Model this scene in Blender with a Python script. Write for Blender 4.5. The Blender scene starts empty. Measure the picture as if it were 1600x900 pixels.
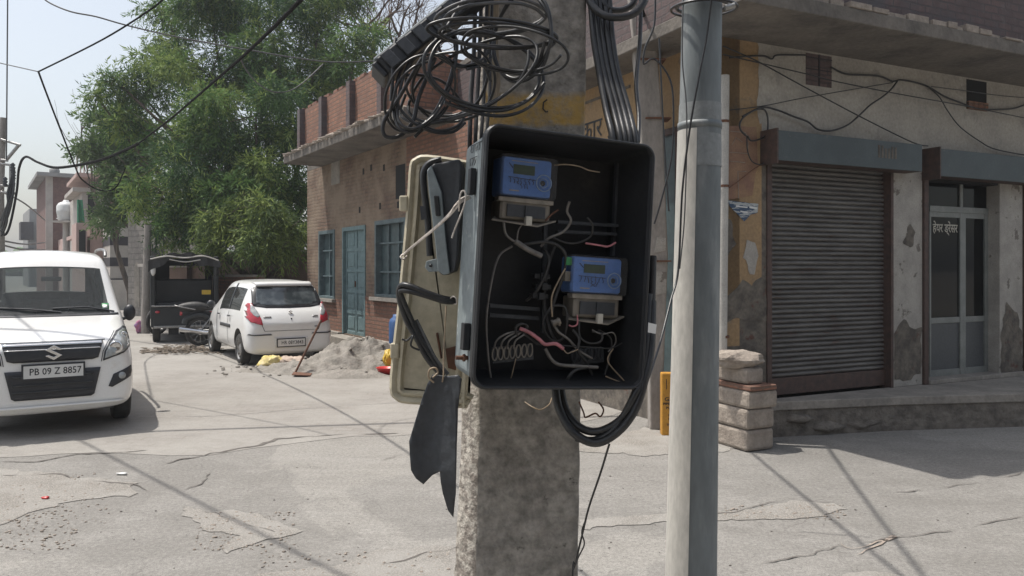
import bpy, bmesh, math, random
import numpy as np
from mathutils import Vector, Matrix, noise
from mathutils.bvhtree import BVHTree

random.seed(7)
R = math.radians
scene = bpy.context.scene
col = scene.collection

# ------------------------------------------------------------------ camera, sky, sun, exposure
F, H, HY = 1200.0, 1.65, 420.0          # focal length in photo pixels, eye height, horizon row
cam = bpy.data.cameras.new('camera'); camo = bpy.data.objects.new('camera', cam); col.objects.link(camo)
cam.sensor_width = 36; cam.lens = 36 * F / 1600; cam.shift_y = (HY - 450) / 1600 * 1.0
cam.shift_y = -(450 - HY) / 1600
camo.location = (0, 0, H); camo.rotation_euler = (R(90), 0, 0)
cam.clip_start = 0.05; cam.clip_end = 3000
scene.camera = camo

SUN_AZ = Vector((-0.975, 0.22)).normalized(); SUN_EL = R(68)
SKY_STRENGTH, SUN_STRENGTH, EXPOSURE = 0.15, 4.2, 0.22
world = bpy.data.worlds.new('World'); scene.world = world; world.use_nodes = True
wn = world.node_tree.nodes; wl = world.node_tree.links
sky = wn.new('ShaderNodeTexSky'); sky.sky_type = 'NISHITA'; sky.sun_disc = False
sky.sun_elevation = SUN_EL; sky.sun_rotation = math.atan2(SUN_AZ.x, SUN_AZ.y)
sky.air_density = 1.25; sky.dust_density = 3.2; sky.ozone_density = 1.0
hs = wn.new('ShaderNodeHueSaturation'); hs.inputs['Saturation'].default_value = .50; wl.new(sky.outputs[0], hs.inputs['Color'])
wl.new(hs.outputs[0], wn['Background'].inputs[0]); wn['Background'].inputs[1].default_value = SKY_STRENGTH
sl = bpy.data.lights.new('sun', 'SUN'); so = bpy.data.objects.new('sun', sl); col.objects.link(so)
sl.energy = SUN_STRENGTH; sl.angle = R(0.6); sl.color = (1.0, 0.955, 0.89)
sdir = Vector((SUN_AZ.x * math.cos(SUN_EL), SUN_AZ.y * math.cos(SUN_EL), math.sin(SUN_EL)))
so.rotation_euler = (-sdir).to_track_quat('-Z', 'Y').to_euler(); so.location = (0, 0, 30)
scene.view_settings.view_transform = 'Standard'; scene.view_settings.look = 'None'
scene.view_settings.exposure = EXPOSURE; scene.view_settings.gamma = 1.0
scene.view_settings.use_curve_mapping = False

# ------------------------------------------------------------------ geometry helpers
def P(px, py, Y):
    """point at distance Y that the photograph shows at (px, py)"""
    return Vector(((px - 800) * Y / F, Y, H + (HY - py) * Y / F))
def G(px, py, z=0.0):
    Y = (H - z) * F / (py - HY)
    return Vector(((px - 800) * Y / F, Y, z))

class Fr:
    """vertical plane: o + t*u + w*n (w outwards), z up"""
    def __init__(s, o, u, n):
        s.o = Vector(o); s.u = Vector(u).normalized(); s.n = Vector(n).normalized()
    def p(s, t, w, z):
        q = s.o + s.u * t + s.n * w
        return Vector((q.x, q.y, z))
    def t(s, px, w=0.0):
        k = (px - 800) / F; q = s.o + s.n * w
        return (k * q.y - q.x) / (s.u.x - k * s.u.y)
    def z(s, px, py, w=0.0):
        t = s.t(px, w); y = s.p(t, w, 0).y
        return H + (HY - py) * y / F
    def pp(s, px, py, w=0.0):
        return s.p(s.t(px, w), w, s.z(px, py, w))

WF = Fr((0, 0), (1, 0), (0, -1))
wloc = {}

class MB:
    def __init__(s): s.v = []; s.f = []; s.mi = []; s.uv = []; s.sm = []
    def add(s, vs, fs, mi=0, uvs=None, smooth=False):
        b = len(s.v); s.v += [Vector(v) for v in vs]
        for k, f in enumerate(fs):
            s.f.append([b + i for i in f]); s.mi.append(mi[k] if isinstance(mi, (list, tuple)) else mi); s.sm.append(smooth)
            if uvs: s.uv += uvs[k]
            else:
                p0 = Vector(vs[f[0]]); e = (Vector(vs[f[1]]) - p0)
                e = e.normalized() if e.length > 1e-9 else Vector((1, 0, 0))
                nn = Vector((0, 0, 0))
                for q in range(1, len(f) - 1):
                    nn += (Vector(vs[f[q]]) - p0).cross(Vector(vs[f[q + 1]]) - p0)
                nn = nn.normalized() if nn.length > 1e-12 else Vector((0, 0, 1))
                g = nn.cross(e)
                s.uv += [((Vector(vs[i]) - p0).dot(e), (Vector(vs[i]) - p0).dot(g)) for i in f]
        return s
    def hexa(s, fn, a0, a1, b0, b1, c0, c1, mi=0):
        """box in coordinates (a along, b outwards, c up) mapped by fn; uv in metres"""
        c = [(a0, b1, c0), (a1, b1, c0), (a1, b1, c1), (a0, b1, c1), (a0, b0, c0), (a1, b0, c0), (a1, b0, c1), (a0, b0, c1)]
        vs = [fn(*q) for q in c]
        fs = [(0, 1, 2, 3), (5, 4, 7, 6), (1, 5, 6, 2), (4, 0, 3, 7), (3, 2, 6, 7), (4, 5, 1, 0)]
        def uvof(f, k):
            r = []
            for i in f:
                a, b, z = c[i]
                r.append(((a, z), (a, z), (b + a1, z), (b + a0, z), (a, b), (a, b))[k])
            return r
        return s.add(vs, fs, mi, [uvof(f, k) for k, f in enumerate(fs)])
    def box(s, cx, cy, cz, sx, sy, sz, mi=0, M=None):
        M = M or Matrix.Identity(4)
        return s.hexa(lambda a, b, c: M @ Vector((a, -b, c)), cx - sx / 2, cx + sx / 2, -cy - sy / 2, -cy + sy / 2, cz - sz / 2, cz + sz / 2, mi)
    def prism(s, pts, d, mi=0, smooth=False):
        """planar polygon pts extruded by vector d"""
        n = len(pts); pts = [Vector(p) for p in pts]; d = Vector(d)
        vs = pts + [p + d for p in pts]
        nn = Vector((0, 0, 0))
        for q in range(1, n - 1): nn += (pts[q] - pts[0]).cross(pts[q + 1] - pts[0])
        fl = nn.dot(d) > 0
        fs = [tuple(range(n))[::-1] if fl else tuple(range(n)), tuple(range(n, 2 * n)) if fl else tuple(range(n, 2 * n))[::-1]]
        for i in range(n):
            j = (i + 1) % n
            fs.append((i, j, n + j, n + i) if fl else (j, i, n + i, n + j))
        return s.add(vs, fs, mi, None, smooth)
    def tube(s, pts, r, n=8, mi=0, caps=True, closed=False):
        pts = [Vector(p) for p in pts]; m = len(pts)
        rs = r if isinstance(r, (list, tuple)) else [r] * m
        vs = []; N = None
        for i in range(m):
            a = pts[i - 1] if i > 0 else (pts[-1] if closed else pts[0]); b = pts[(i + 1) % m] if (i < m - 1 or closed) else pts[-1]
            T = (b - a).normalized() if (b - a).length > 1e-9 else Vector((0, 0, 1))
            if N is None: N = T.orthogonal().normalized()
            N = (N - T * N.dot(T)); N = N.normalized() if N.length > 1e-6 else T.orthogonal().normalized()
            B = T.cross(N)
            for k in range(n):
                q = 2 * math.pi * k / n
                vs.append(pts[i] + (N * math.cos(q) + B * math.sin(q)) * rs[i])
        fs = []; uv = []; L = 0
        for i in range(m if closed else m - 1):
            j = (i + 1) % m; L2 = L + (pts[j] - pts[i]).length
            for k in range(n):
                k2 = (k + 1) % n
                fs.append((i * n + k, i * n + k2, j * n + k2, j * n + k))
                uv.append([(k / n * .3, L), ((k + 1) / n * .3, L), ((k + 1) / n * .3, L2), (k / n * .3, L2)])
            L = L2
        s.add(vs, fs, mi, uv, True)
        if caps and not closed:
            s.add([vs[k] for k in range(n)], [tuple(range(n))[::-1]], mi)
            s.add(vs[-n:], [tuple(range(n))], mi)
        return s
    def cyl(s, a, b, r, n=16, mi=0, r2=None):
        return s.tube([a, b], [r, r if r2 is None else r2], n, mi)
    def lathe(s, prof, axis_o, axis_d, n=24, mi=0, smooth=True):
        """prof: list of (radius, height along the axis)"""
        o = Vector(axis_o); d = Vector(axis_d).normalized(); a = d.orthogonal().normalized(); b = d.cross(a)
        vs = []; m = len(prof)
        for r, h in prof:
            for k in range(n):
                q = 2 * math.pi * k / n
                vs.append(o + d * h + (a * math.cos(q) + b * math.sin(q)) * r)
        fs = []
        for i in range(m - 1):
            for k in range(n):
                k2 = (k + 1) % n
                fs.append((i * n + k, i * n + k2, (i + 1) * n + k2, (i + 1) * n + k))
        return s.add(vs, fs, mi, None, smooth)
    def grid(s, fn, nu, nv, mi=0, smooth=True, flip=False):
        vs = [fn(i / nu, j / nv) for j in range(nv + 1) for i in range(nu + 1)]
        fs = []
        for j in range(nv):
            for i in range(nu):
                a = j * (nu + 1) + i
                f = (a, a + 1, a + nu + 2, a + nu + 1)
                fs.append(f[::-1] if flip else f)
        return s.add(vs, fs, mi, None, smooth)
    def blob(s, c, r, n=2, amp=.25, mi=0, seed=0, smooth=True):
        bm = bmesh.new(); bmesh.ops.create_icosphere(bm, subdivisions=n, radius=1)
        vs = []
        c = Vector(c)
        for v in bm.verts:
            k = 1 + amp * noise.noise(v.co * 1.7 + Vector((seed * 3.1, seed, 0))) * 2
            vs.append(c + Vector((v.co.x * r[0], v.co.y * r[1], v.co.z * r[2])) * k)
        fs = [tuple(v.index for v in f.verts) for f in bm.faces]; bm.free()
        return s.add(vs, fs, mi, None, smooth)
    def build(s, name, mats, parent=None, bevel=0, weld=False, seg=2, label=None):
        me = bpy.data.meshes.new(name)
        off = wloc.get(parent.name, Vector((0, 0, 0))) if parent else Vector((0, 0, 0))
        me.from_pydata([tuple(v - off) for v in s.v], [], s.f)
        mats = mats if isinstance(mats, (list, tuple)) else [mats]
        for m in mats: me.materials.append(m)
        uvl = me.uv_layers.new(name='UVMap')
        uvl.data.foreach_set('uv', np.array(s.uv, dtype=np.float32).ravel())
        me.polygons.foreach_set('material_index', s.mi); me.polygons.foreach_set('use_smooth', s.sm)
        if weld:
            bm = bmesh.new(); bm.from_mesh(me); bmesh.ops.remove_doubles(bm, verts=bm.verts, dist=1e-5)
            bm.to_mesh(me); bm.free()
        me.update()
        o = bpy.data.objects.new(name, me); col.objects.link(o)
        if parent: o.parent = parent; wloc[o.name] = off
        if bevel:
            b = o.modifiers.new('bevel', 'BEVEL'); b.width = bevel; b.segments = seg; b.limit_method = 'ANGLE'; b.angle_limit = R(40)
        if label: o['label'] = label
        return o

def smoothpts(pts, k=6, closed=False):
    pts = [Vector(p) for p in pts]; n = len(pts); out = []
    if n < 3 and not closed: return pts
    for i in range(n if closed else n - 1):
        if closed: p0, p1, p2, p3 = pts[i - 1], pts[i], pts[(i + 1) % n], pts[(i + 2) % n]
        else: p0, p1, p2, p3 = pts[max(i - 1, 0)], pts[i], pts[i + 1], pts[min(i + 2, n - 1)]
        for j in range(k):
            t = j / k
            out.append(0.5 * ((2 * p1) + (p2 - p0) * t + (2 * p0 - 5 * p1 + 4 * p2 - p3) * t * t + (3 * p1 - p0 - 3 * p2 + p3) * t ** 3))
    if not closed: out.append(pts[-1])
    return out

def tag(o, label=None, cat=None, group=None, kind=None):
    if label: o['label'] = label
    if cat: o['category'] = cat
    if group: o['group'] = group
    if kind: o['kind'] = kind
    return o
def thing(name, label, cat, loc=(0, 0, 0), rz=0, group=None, local=False):
    """Empty at the thing's base; with local=False its parts are given in world coordinates"""
    o = bpy.data.objects.new(name, None); col.objects.link(o); o.location = loc; o.rotation_euler.z = rz
    o.empty_display_size = .1
    wloc[o.name] = Vector((0, 0, 0)) if local else Vector(loc)
    return tag(o, label, cat, group)
def wire(name, label, pts, r, m, cat='cable', group=None, k=6, n=6, closed=False, parent=None):
    """pts: (px, py, Y) or Vectors"""
    q = [P(*p) if not isinstance(p, Vector) else p for p in pts]
    b = MB(); b.tube(smoothpts(q, k, closed), r, n, closed=closed)
    o = b.build(name, m, parent)
    if parent is None: tag(o, label, cat, group)
    return o
def copy_tree(o, parent=None):
    c = o.copy(); col.objects.link(c)
    if parent: c.parent = parent
    for ch in [x for x in bpy.data.objects if x.parent == o]: copy_tree(ch, c)
    return c

# ------------------------------------------------------------------ materials
def _nt(name):
    m = bpy.data.materials.new(name); m.use_nodes = True
    nt = m.node_tree; return m, nt, nt.nodes['Principled BSDF']
def _noise(nt, coord, scale, detail=6, rough=.6, dist=0):
    n = nt.nodes.new('ShaderNodeTexNoise'); n.inputs['Scale'].default_value = scale; n.inputs['Detail'].default_value = detail
    n.inputs['Roughness'].default_value = rough; n.inputs['Distortion'].default_value = dist
    nt.links.new(coord, n.inputs['Vector']); return n.outputs['Fac']
def _ramp(nt, fac, stops):
    r = nt.nodes.new('ShaderNodeValToRGB'); e = r.color_ramp.elements
    while len(e) < len(stops): e.new(.5)
    for k, (p, c) in enumerate(stops):
        e[k].position = p; e[k].color = (c, c, c, 1) if not isinstance(c, (tuple, list)) else (*c, 1)
    nt.links.new(fac, r.inputs[0]); return r.outputs[0]
def _mix(nt, fac, a, b, blend='MIX'):
    n = nt.nodes.new('ShaderNodeMix'); n.data_type = 'RGBA'; n.blend_type = blend
    for k, v in ((0, fac), (6, a), (7, b)):
        if isinstance(v, bpy.types.NodeSocket): nt.links.new(v, n.inputs[k])
        elif isinstance(v, (tuple, list)): n.inputs[k].default_value = (*v, 1)
        else: n.inputs[k].default_value = v
    return n.outputs[2]
def _bump(nt, b, h, strength=.3, dist=.01, prev=None):
    n = nt.nodes.new('ShaderNodeBump'); n.inputs['Strength'].default_value = strength; n.inputs['Distance'].default_value = dist
    nt.links.new(h, n.inputs['Height'])
    if prev: nt.links.new(prev, n.inputs['Normal'])
    nt.links.new(n.outputs[0], b.inputs['Normal']); return n.outputs[0]
def _coord(nt, which='Object', scale=None):
    t = nt.nodes.new('ShaderNodeTexCoord'); o = t.outputs[which]
    if scale:
        m = nt.nodes.new('ShaderNodeMapping'); m.inputs['Scale'].default_value = scale
        nt.links.new(o, m.inputs[0]); o = m.outputs[0]
    return o
def pm(name, c1, c2=None, scale=4, lo=.35, hi=.65, rough=.75, bump=.25, bscale=60, bdist=.004, metal=0, c3=None, s3=2, t3=(.58, .68),
       coat=0, stretch=None, spec=.5, fine=.12):
    """general procedural paint, plaster, metal: two colours in noise, a third one in patches with an edge, grain and bump"""
    m, nt, b = _nt(name); co = _coord(nt, 'Object', stretch)
    c2 = c2 or tuple(x * .8 for x in c1)
    c = _mix(nt, _ramp(nt, _noise(nt, co, scale), [(lo, 0.0), (hi, 1.0)]), c1, c2)
    if c3: c = _mix(nt, _ramp(nt, _noise(nt, co, s3, 9, .65), [(t3[0], 0.0), (t3[1], 1.0)]), c, c3)
    if fine:
        g = _ramp(nt, _noise(nt, co, bscale * 1.3, 3), [(.3, 1 - fine * 2), (.7, 1.0)])
        c = _mix(nt, 1.0, c, g, 'MULTIPLY')
    nt.links.new(c, b.inputs['Base Color'])
    b.inputs['Roughness'].default_value = rough; b.inputs['Metallic'].default_value = metal
    b.inputs['Coat Weight'].default_value = coat; b.inputs['Coat Roughness'].default_value = .08
    b.inputs['Specular IOR Level'].default_value = spec
    if bump: _bump(nt, b, _noise(nt, co, bscale, 5), bump, bdist)
    return m
def brick_mat(name, ca, cb, mortar, w=.23, h=.075, ms=.01, stain=None, st=(.5, .65), bump=.8, dirt=.5, uvs=1.0):
    m, nt, b = _nt(name); co = _coord(nt, 'UV'); oc = _coord(nt, 'Object')
    nz = nt.nodes.new('ShaderNodeTexNoise'); nz.inputs['Scale'].default_value = 5; nt.links.new(oc, nz.inputs['Vector'])
    sub = nt.nodes.new('ShaderNodeVectorMath'); sub.operation = 'MULTIPLY_ADD'
    nt.links.new(nz.outputs['Color'], sub.inputs[0]); sub.inputs[1].default_value = (.05, .035, 0); nt.links.new(co, sub.inputs[2])
    t = nt.nodes.new('ShaderNodeTexBrick'); nt.links.new(sub.outputs[0], t.inputs['Vector'])
    t.inputs['Scale'].default_value = uvs; t.inputs['Brick Width'].default_value = w; t.inputs['Row Height'].default_value = h
    t.inputs['Mortar Size'].default_value = ms; t.inputs['Mortar Smooth'].default_value = .2; t.inputs['Bias'].default_value = 0
    t.inputs['Color1'].default_value = (*ca, 1); t.inputs['Color2'].default_value = (*cb, 1); t.inputs['Mortar'].default_value = (*mortar, 1)
    c = t.outputs['Color']
    c = _mix(nt, _ramp(nt, _noise(nt, oc, 5.5, 2), [(.35, 0.0), (.65, .8)]), c, tuple(x * .62 + .02 for x in cb))
    c = _mix(nt, _ramp(nt, _noise(nt, oc, 8, 3, .7), [(.58, 0.0), (.72, .55)]), c, tuple(min(1, x * 1.5 + .01) for x in mortar))
    c = _mix(nt, _ramp(nt, _noise(nt, oc, 14, 5), [(.35, 0.0), (.7, dirt)]), c, tuple(x * .55 for x in ca))
    if stain: c = _mix(nt, _ramp(nt, _noise(nt, oc, 1.3, 9, .65), [(st[0], 0.0), (st[1], 1.0)]), c, stain)
    nt.links.new(c, b.inputs['Base Color']); b.inputs['Roughness'].default_value = .92
    inv = nt.nodes.new('ShaderNodeMath'); inv.operation = 'SUBTRACT'; inv.inputs[0].default_value = 1; nt.links.new(t.outputs['Fac'], inv.inputs[1])
    b1 = _bump(nt, b, inv.outputs[0], bump, .02)
    _bump(nt, b, _noise(nt, oc, 45, 6), .5, .01, b1)
    return m
def glass_mat(name, tint=(.7, .75, .75), rough=.02, alpha=.35, film=.05):
    """thin pane: see-through share plus a glossy skin"""
    m, nt, b = _nt(name); b.inputs['Base Color'].default_value = (*[x * film for x in tint], 1); b.inputs['Roughness'].default_value = rough
    tr = nt.nodes.new('ShaderNodeBsdfTransparent'); tr.inputs[0].default_value = (*tint, 1)
    mx = nt.nodes.new('ShaderNodeMixShader'); mx.inputs[0].default_value = alpha
    nt.links.new(tr.outputs[0], mx.inputs[1]); nt.links.new(b.outputs[0], mx.inputs[2])
    nt.links.new(mx.outputs[0], nt.nodes['Material Output'].inputs[0]); return m

M = {}
M['black_plastic'] = pm('black_plastic', (.012, .013, .015), (.022, .023, .025), 9, rough=.45, bump=.1, bscale=90, fine=.1)
M['box_inside'] = pm('box_inside', (.014, .0155, .017), (.027, .027, .028), 7, rough=.6, bump=.15, bscale=70, spec=.35, c3=(.055, .051, .045), s3=8, t3=(.6, .8))
M['cable'] = pm('cable', (.016, .016, .017), (.035, .035, .036), 22, rough=.36, bump=.12, bscale=120, fine=.2, spec=.5)
M['cable_grey'] = pm('cable_grey', (.10, .10, .10), (.055, .055, .058), 25, rough=.5, bump=.1)
M['cable_far'] = pm('weathered_cable', (.012, .012, .012), (.02, .02, .02), 12, rough=.95, bump=0, spec=.08)
M['grey_paint'] = pm('grey_paint', (.27, .31, .315), (.20, .23, .24), 12, rough=.5, bump=.15, bscale=50, c3=(.46, .47, .46), s3=22, t3=(.60, .66))
M['cream'] = pm('cream_plastic', (.52, .47, .345), (.43, .385, .28), 7, rough=.55, bump=.15, bscale=40, c3=(.15, .12, .085), s3=9, t3=(.66, .74))
M['slate'] = pm('slate_sheet', (.045, .05, .056), (.03, .033, .038), 18, rough=.5, bump=.3, bscale=80, c3=(.10, .10, .098), s3=12, t3=(.60, .78))
M['white_rope'] = pm('white_rope', (.72, .66, .60), (.5, .44, .38), 90, rough=.8, bump=.5, bscale=300)
M['blue'] = pm('meter_blue', (.15, .33, .84), (.11, .27, .74), 20, rough=.3, bump=.05, coat=.3)
M['lcd'] = pm('meter_display', (.04, .085, .05), (.03, .06, .04), 60, rough=.3, bump=0)
M['dusty_clear'] = glass_mat('dusty_cover', (.85, .84, .82), .3, .16, .25)
M['cover_beige'] = pm('terminal_cover', (.24, .21, .17), (.13, .12, .10), 40, rough=.45, bump=.2)
M['pink_wire'] = pm('pink_wire', (.55, .20, .22), (.38, .15, .16), 50, rough=.5)
M['beige_wire'] = pm('beige_wire', (.36, .27, .17), (.22, .17, .12), 50, rough=.5)
M['green_plastic'] = pm('green_plastic', (.05, .28, .10), None, 20, rough=.4)
M['steel'] = pm('dull_steel', (.42, .42, .41), (.25, .24, .23), 30, rough=.4, metal=.7, bump=.15)
M['rust'] = pm('rust', (.17, .075, .04), (.09, .045, .03), 25, rough=.85, bump=.5)
M['rust_frame'] = pm('rusty_brown_paint', (.10, .06, .048), (.06, .04, .034), 14, rough=.7, bump=.3)
M['galv'] = pm('galvanised', (.20, .222, .228), (.15, .17, .176), 6, rough=.55, metal=.1, bump=.12, bscale=30, c3=(.25, .265, .265), s3=7, t3=(.52, .62), stretch=(1, 1, .25))
M['galv_pale'] = pm('sunlit_side_steel', (.62, .595, .54), (.50, .48, .44), 9, rough=.6, c3=(.22, .20, .18), s3=9, t3=(.66, .72), bump=.1, metal=.05, stretch=(1, 1, .3))  # sunlight on one side of the steel pole, painted as a paler tone
M['concrete_pole'] = pm('weathered_concrete', (.37, .345, .305), (.26, .24, .215), 13, rough=.92, bump=.9, bscale=34, bdist=.012, c3=(.06, .056, .05), s3=21, t3=(.63, .70), fine=.28)
M['concrete_chip'] = pm('chipped_limewash', (.50, .46, .40), (.24, .21, .18), 45, lo=.42, hi=.56, rough=.92, bump=1, bscale=50, bdist=.01)
M['yellow_band'] = pm('worn_yellow_band', (.42, .25, .045), (.27, .22, .16), 14, lo=.42, hi=.62, rough=.85, bump=.5, c3=(.08, .07, .06), s3=24, t3=(.66, .7))
M['concrete_far'] = pm('old_concrete', (.34, .31, .28), (.22, .20, .18), 4, rough=.9, bump=.5, bscale=30, stretch=(1, 1, .4))
M['pvc'] = pm('pvc_pipe', (.48, .46, .42), (.38, .36, .33), 5, rough=.5, bump=.05)
M['dusty_wire'] = pm('dusty_wire', (.20, .185, .165), (.12, .11, .10), 40, rough=.7)
M['dusty_wire_dark'] = pm('dusty_black_wire', (.045, .043, .04), (.025, .024, .023), 40, rough=.6)
M['yellow_wall'] = pm('ochre_plaster', (.37, .245, .125), (.30, .205, .115), 2.5, rough=.9, bump=.4, bscale=25, c3=(.20, .175, .14), s3=2.4, t3=(.6, .68))
M['dirty_plaster'] = pm('damp_bare_plaster', (.19, .165, .135), (.085, .075, .065), 7, rough=.95, bump=.8, bscale=22, bdist=.012, c3=(.12, .06, .045), s3=6, t3=(.6, .66))
M['white_wall'] = pm('grey_white_limewash', (.42, .39, .34), (.35, .325, .285), 2.2, rough=.9, bump=.3, bscale=25, c3=(.22, .21, .19), s3=3, t3=(.58, .75))
M['pillar_white'] = pm('peeling_limewash', (.40, .375, .335), (.31, .29, .26), 6, rough=.9, bump=.4, c3=(.17, .15, .13), s3=5.5, t3=(.60, .63))
M['slab'] = pm('stained_slab_concrete', (.19, .168, .145), (.115, .103, .09), 2.5, rough=.92, bump=.7, bscale=18, bdist=.015, c3=(.10, .09, .08), s3=2.5, t3=(.56, .68))
M['hood_blue'] = pm('faded_blue_steel', (.075, .095, .10), (.058, .073, .078), 3, rough=.6, bump=.1, c3=(.18, .17, .15), s3=8, t3=(.64, .72))
M['shutter'] = pm('shutter_steel', (.17, .16, .148), (.10, .092, .085), 5, rough=.6, metal=.1, c3=(.13, .075, .05), s3=5, t3=(.60, .72), bump=.15, bscale=40, stretch=(.5, .5, 3))
M['alu'] = pm('painted_door_frame', (.23, .24, .225), (.17, .18, .17), 6, rough=.5, bump=.05)
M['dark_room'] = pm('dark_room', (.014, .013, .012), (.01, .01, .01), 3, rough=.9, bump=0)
M['dark_glass'] = glass_mat('shop_glass', (.16, .17, .17), .05, .5, .1)
M['frost'] = pm('frosted_panel', (.085, .09, .095), (.06, .065, .07), 60, rough=.5, bump=.3, bscale=150)
M['letter'] = pm('cream_lettering', (.5, .47, .40), None, 20, rough=.6, bump=0)
M['brick_red'] = brick_mat('red_brick', (.33, .155, .095), (.21, .105, .072), (.11, .09, .07), stain=(.19, .16, .14), st=(.62, .75))
M['brick_lit'] = brick_mat('rough_orange_brick', (.34, .165, .105), (.22, .11, .075), (.12, .095, .072), dirt=.6, ms=.014, bump=1)
M['brick_mud'] = brick_mat('mud_washed_brick', (.24, .145, .095), (.16, .10, .07), (.095, .074, .056), stain=(.23, .175, .125), st=(.40, .60), ms=.016, bump=1)
M['brick_dark'] = brick_mat('dark_and_shaded_brick', (.15, .10, .095), (.11, .08, .08), (.085, .075, .075), dirt=.5, stain=(.09, .085, .09), st=(.5, .7))  # purple brown upper wall; on the parapet piers it paints shade
M['brick_far'] = brick_mat('far_brick', (.22, .11, .09), (.17, .09, .075), (.16, .13, .12))
M['teal'] = pm('teal_paint', (.17, .25, .26), (.12, .185, .195), 9, rough=.65, bump=.3, c3=(.26, .31, .30), s3=22, t3=(.6, .66))
M['teal_window'] = pm('dark_teal_window_paint', (.12, .165, .175), (.08, .11, .12), 9, rough=.6, bump=.2)
M['teal_dark'] = pm('dark_teal_shutter', (.065, .10, .105), (.045, .07, .075), 9, rough=.5, bump=.1)
M['stone'] = pm('broken_masonry', (.36, .31, .26), (.25, .21, .175), 9, rough=.95, bump=.9, bscale=26, bdist=.015)
M['plinth'] = pm('cement_plinth', (.33, .30, .26), (.23, .21, .185), 4, rough=.92, bump=.6, bscale=20, bdist=.012)
M['plinth_dark'] = pm('broken_plinth_edge', (.22, .195, .165), (.12, .105, .09), 8, rough=.95, bump=1, bscale=14, bdist=.03)
M['brown_wall'] = pm('brown_plaster', (.20, .135, .105), (.14, .10, .08), 3, rough=.92, bump=.4)
M['grey_block'] = brick_mat('grey_blockwork', (.30, .275, .25), (.25, .23, .21), (.17, .16, .15), w=.4, h=.2, ms=.012, dirt=.3)
M['pink'] = pm('pink_plaster', (.50, .36, .32), (.42, .30, .27), 2, rough=.9, bump=.1)
M['pale'] = pm('pale_plaster', (.50, .46, .42), (.38, .35, .32), 1.5, rough=.9, bump=.1)
M['grey_house'] = pm('grey_render', (.30, .30, .295), (.22, .22, .215), 1, rough=.9, bump=.1)
M['white_tank'] = pm('white_tank', (.70, .71, .70), (.6, .61, .6), 4, rough=.5, bump=0)
M['dark_stripe'] = pm('dark_stripe', (.05, .045, .05), (.035, .03, .035), 2, rough=.8)
M['car_white'] = pm('white_car_paint', (.74, .74, .725), (.69, .685, .665), 3, rough=.30, bump=0, coat=.8, fine=.03, c3=(.58, .55, .50), s3=4, t3=(.6, .8))
M['car_trim'] = pm('black_trim', (.018, .020, .025), (.03, .032, .037), 6, rough=.45, bump=.05)
M['interior'] = pm('car_interior', (.17, .165, .16), (.11, .108, .105), 6, rough=.85)
M['tyre'] = pm('tyre', (.022, .021, .020), (.045, .042, .038), 12, rough=.85, bump=.3)
M['rim'] = pm('wheel_rim', (.32, .32, .32), (.16, .155, .15), 14, rough=.4, metal=.5, bump=.05)
M['chrome'] = pm('chrome', (.7, .7, .7), (.6, .6, .6), 5, rough=.15, metal=1, bump=0, fine=0)
M['car_glass'] = glass_mat('car_glass', (.80, .85, .85), .02, .36, .12)
M['lamp_clear'] = pm('headlamp_lens', (.34, .36, .36), (.20, .215, .22), 12, rough=.12, bump=0, coat=1, fine=0)
M['lamp_red'] = pm('tail_lamp_red', (.42, .015, .03), (.30, .01, .02), 20, rough=.15, coat=1, bump=0, fine=0)
M['plate'] = pm('number_plate', (.66, .66, .64), None, 3, rough=.5, bump=0, fine=0)
M['ink'] = pm('black_ink', (.015, .015, .018), None, 5, rough=.6, bump=0)
M['tarp'] = pm('black_tarpaulin', (.018, .018, .018), (.032, .031, .03), 5, rough=.6, bump=.5, bscale=12, bdist=.02)
M['tempo'] = pm('dusty_black_paint', (.018, .021, .024), (.03, .032, .032), 5, rough=.5, bump=.1)
M['sand'] = pm('grey_sand', (.30, .275, .245), (.22, .205, .18), 5, rough=1, bump=1, bscale=30, bdist=.02, c3=(.21, .19, .165), s3=4, t3=(.55, .7))
M['yellow_sack'] = pm('yellow_sack', (.62, .50, .14), (.66, .55, .32), 6, rough=.8, bump=.3)
M['yellow_bag'] = pm('yellow_bag', (.62, .42, .03), (.5, .33, .04), 9, rough=.5, bump=.3)
M['red_plastic'] = pm('red_plastic', (.62, .05, .05), None, 5, rough=.4, bump=0)
M['blue_plastic'] = pm('blue_drum', (.06, .14, .34), None, 5, rough=.4, bump=0)
M['orange'] = pm('orange_marker', (.55, .27, .03), (.45, .21, .025), 9, rough=.6, bump=.2, c3=(.25, .15, .09), s3=10, t3=(.62, .7))
M['bark'] = pm('bark', (.13, .10, .075), (.07, .055, .045), 9, rough=.95, bump=1, bscale=20, bdist=.02, stretch=(1, 1, .3))
M['twig'] = pm('dry_twig', (.17, .115, .09), (.11, .08, .065), 9, rough=.9)
M['debris'] = pm('dry_leaf_litter', (.22, .18, .14), (.14, .115, .09), 12, rough=1, bump=1, bscale=40, bdist=.02)
M['poster'] = pm('torn_poster', (.055, .09, .15), (.40, .42, .42), 16, lo=.5, hi=.52, rough=.8, bump=0, stretch=(.4, .4, 2.2))
M['hole_dark'] = pm('dark_crack', (.11, .10, .09), (.16, .145, .13), 20, rough=1, bump=.5)  # dark tone of road cracks, loose grit and wheel slots
M['chalk'] = pm('whitish_line', (.36, .30, .25), None, 12, rough=.9)
M['red_paint'] = pm('faded_red_paint', (.24, .135, .095), (.30, .185, .11), 9, rough=.9, bump=.3)
M['cloth_pink'] = pm('pink_cloth', (.5, .16, .25), (.2, .15, .3), 12, rough=.9)
M['green_cloth'] = pm('green_netting', (.05, .26, .14), (.04, .18, .1), 5, rough=.9)

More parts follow.
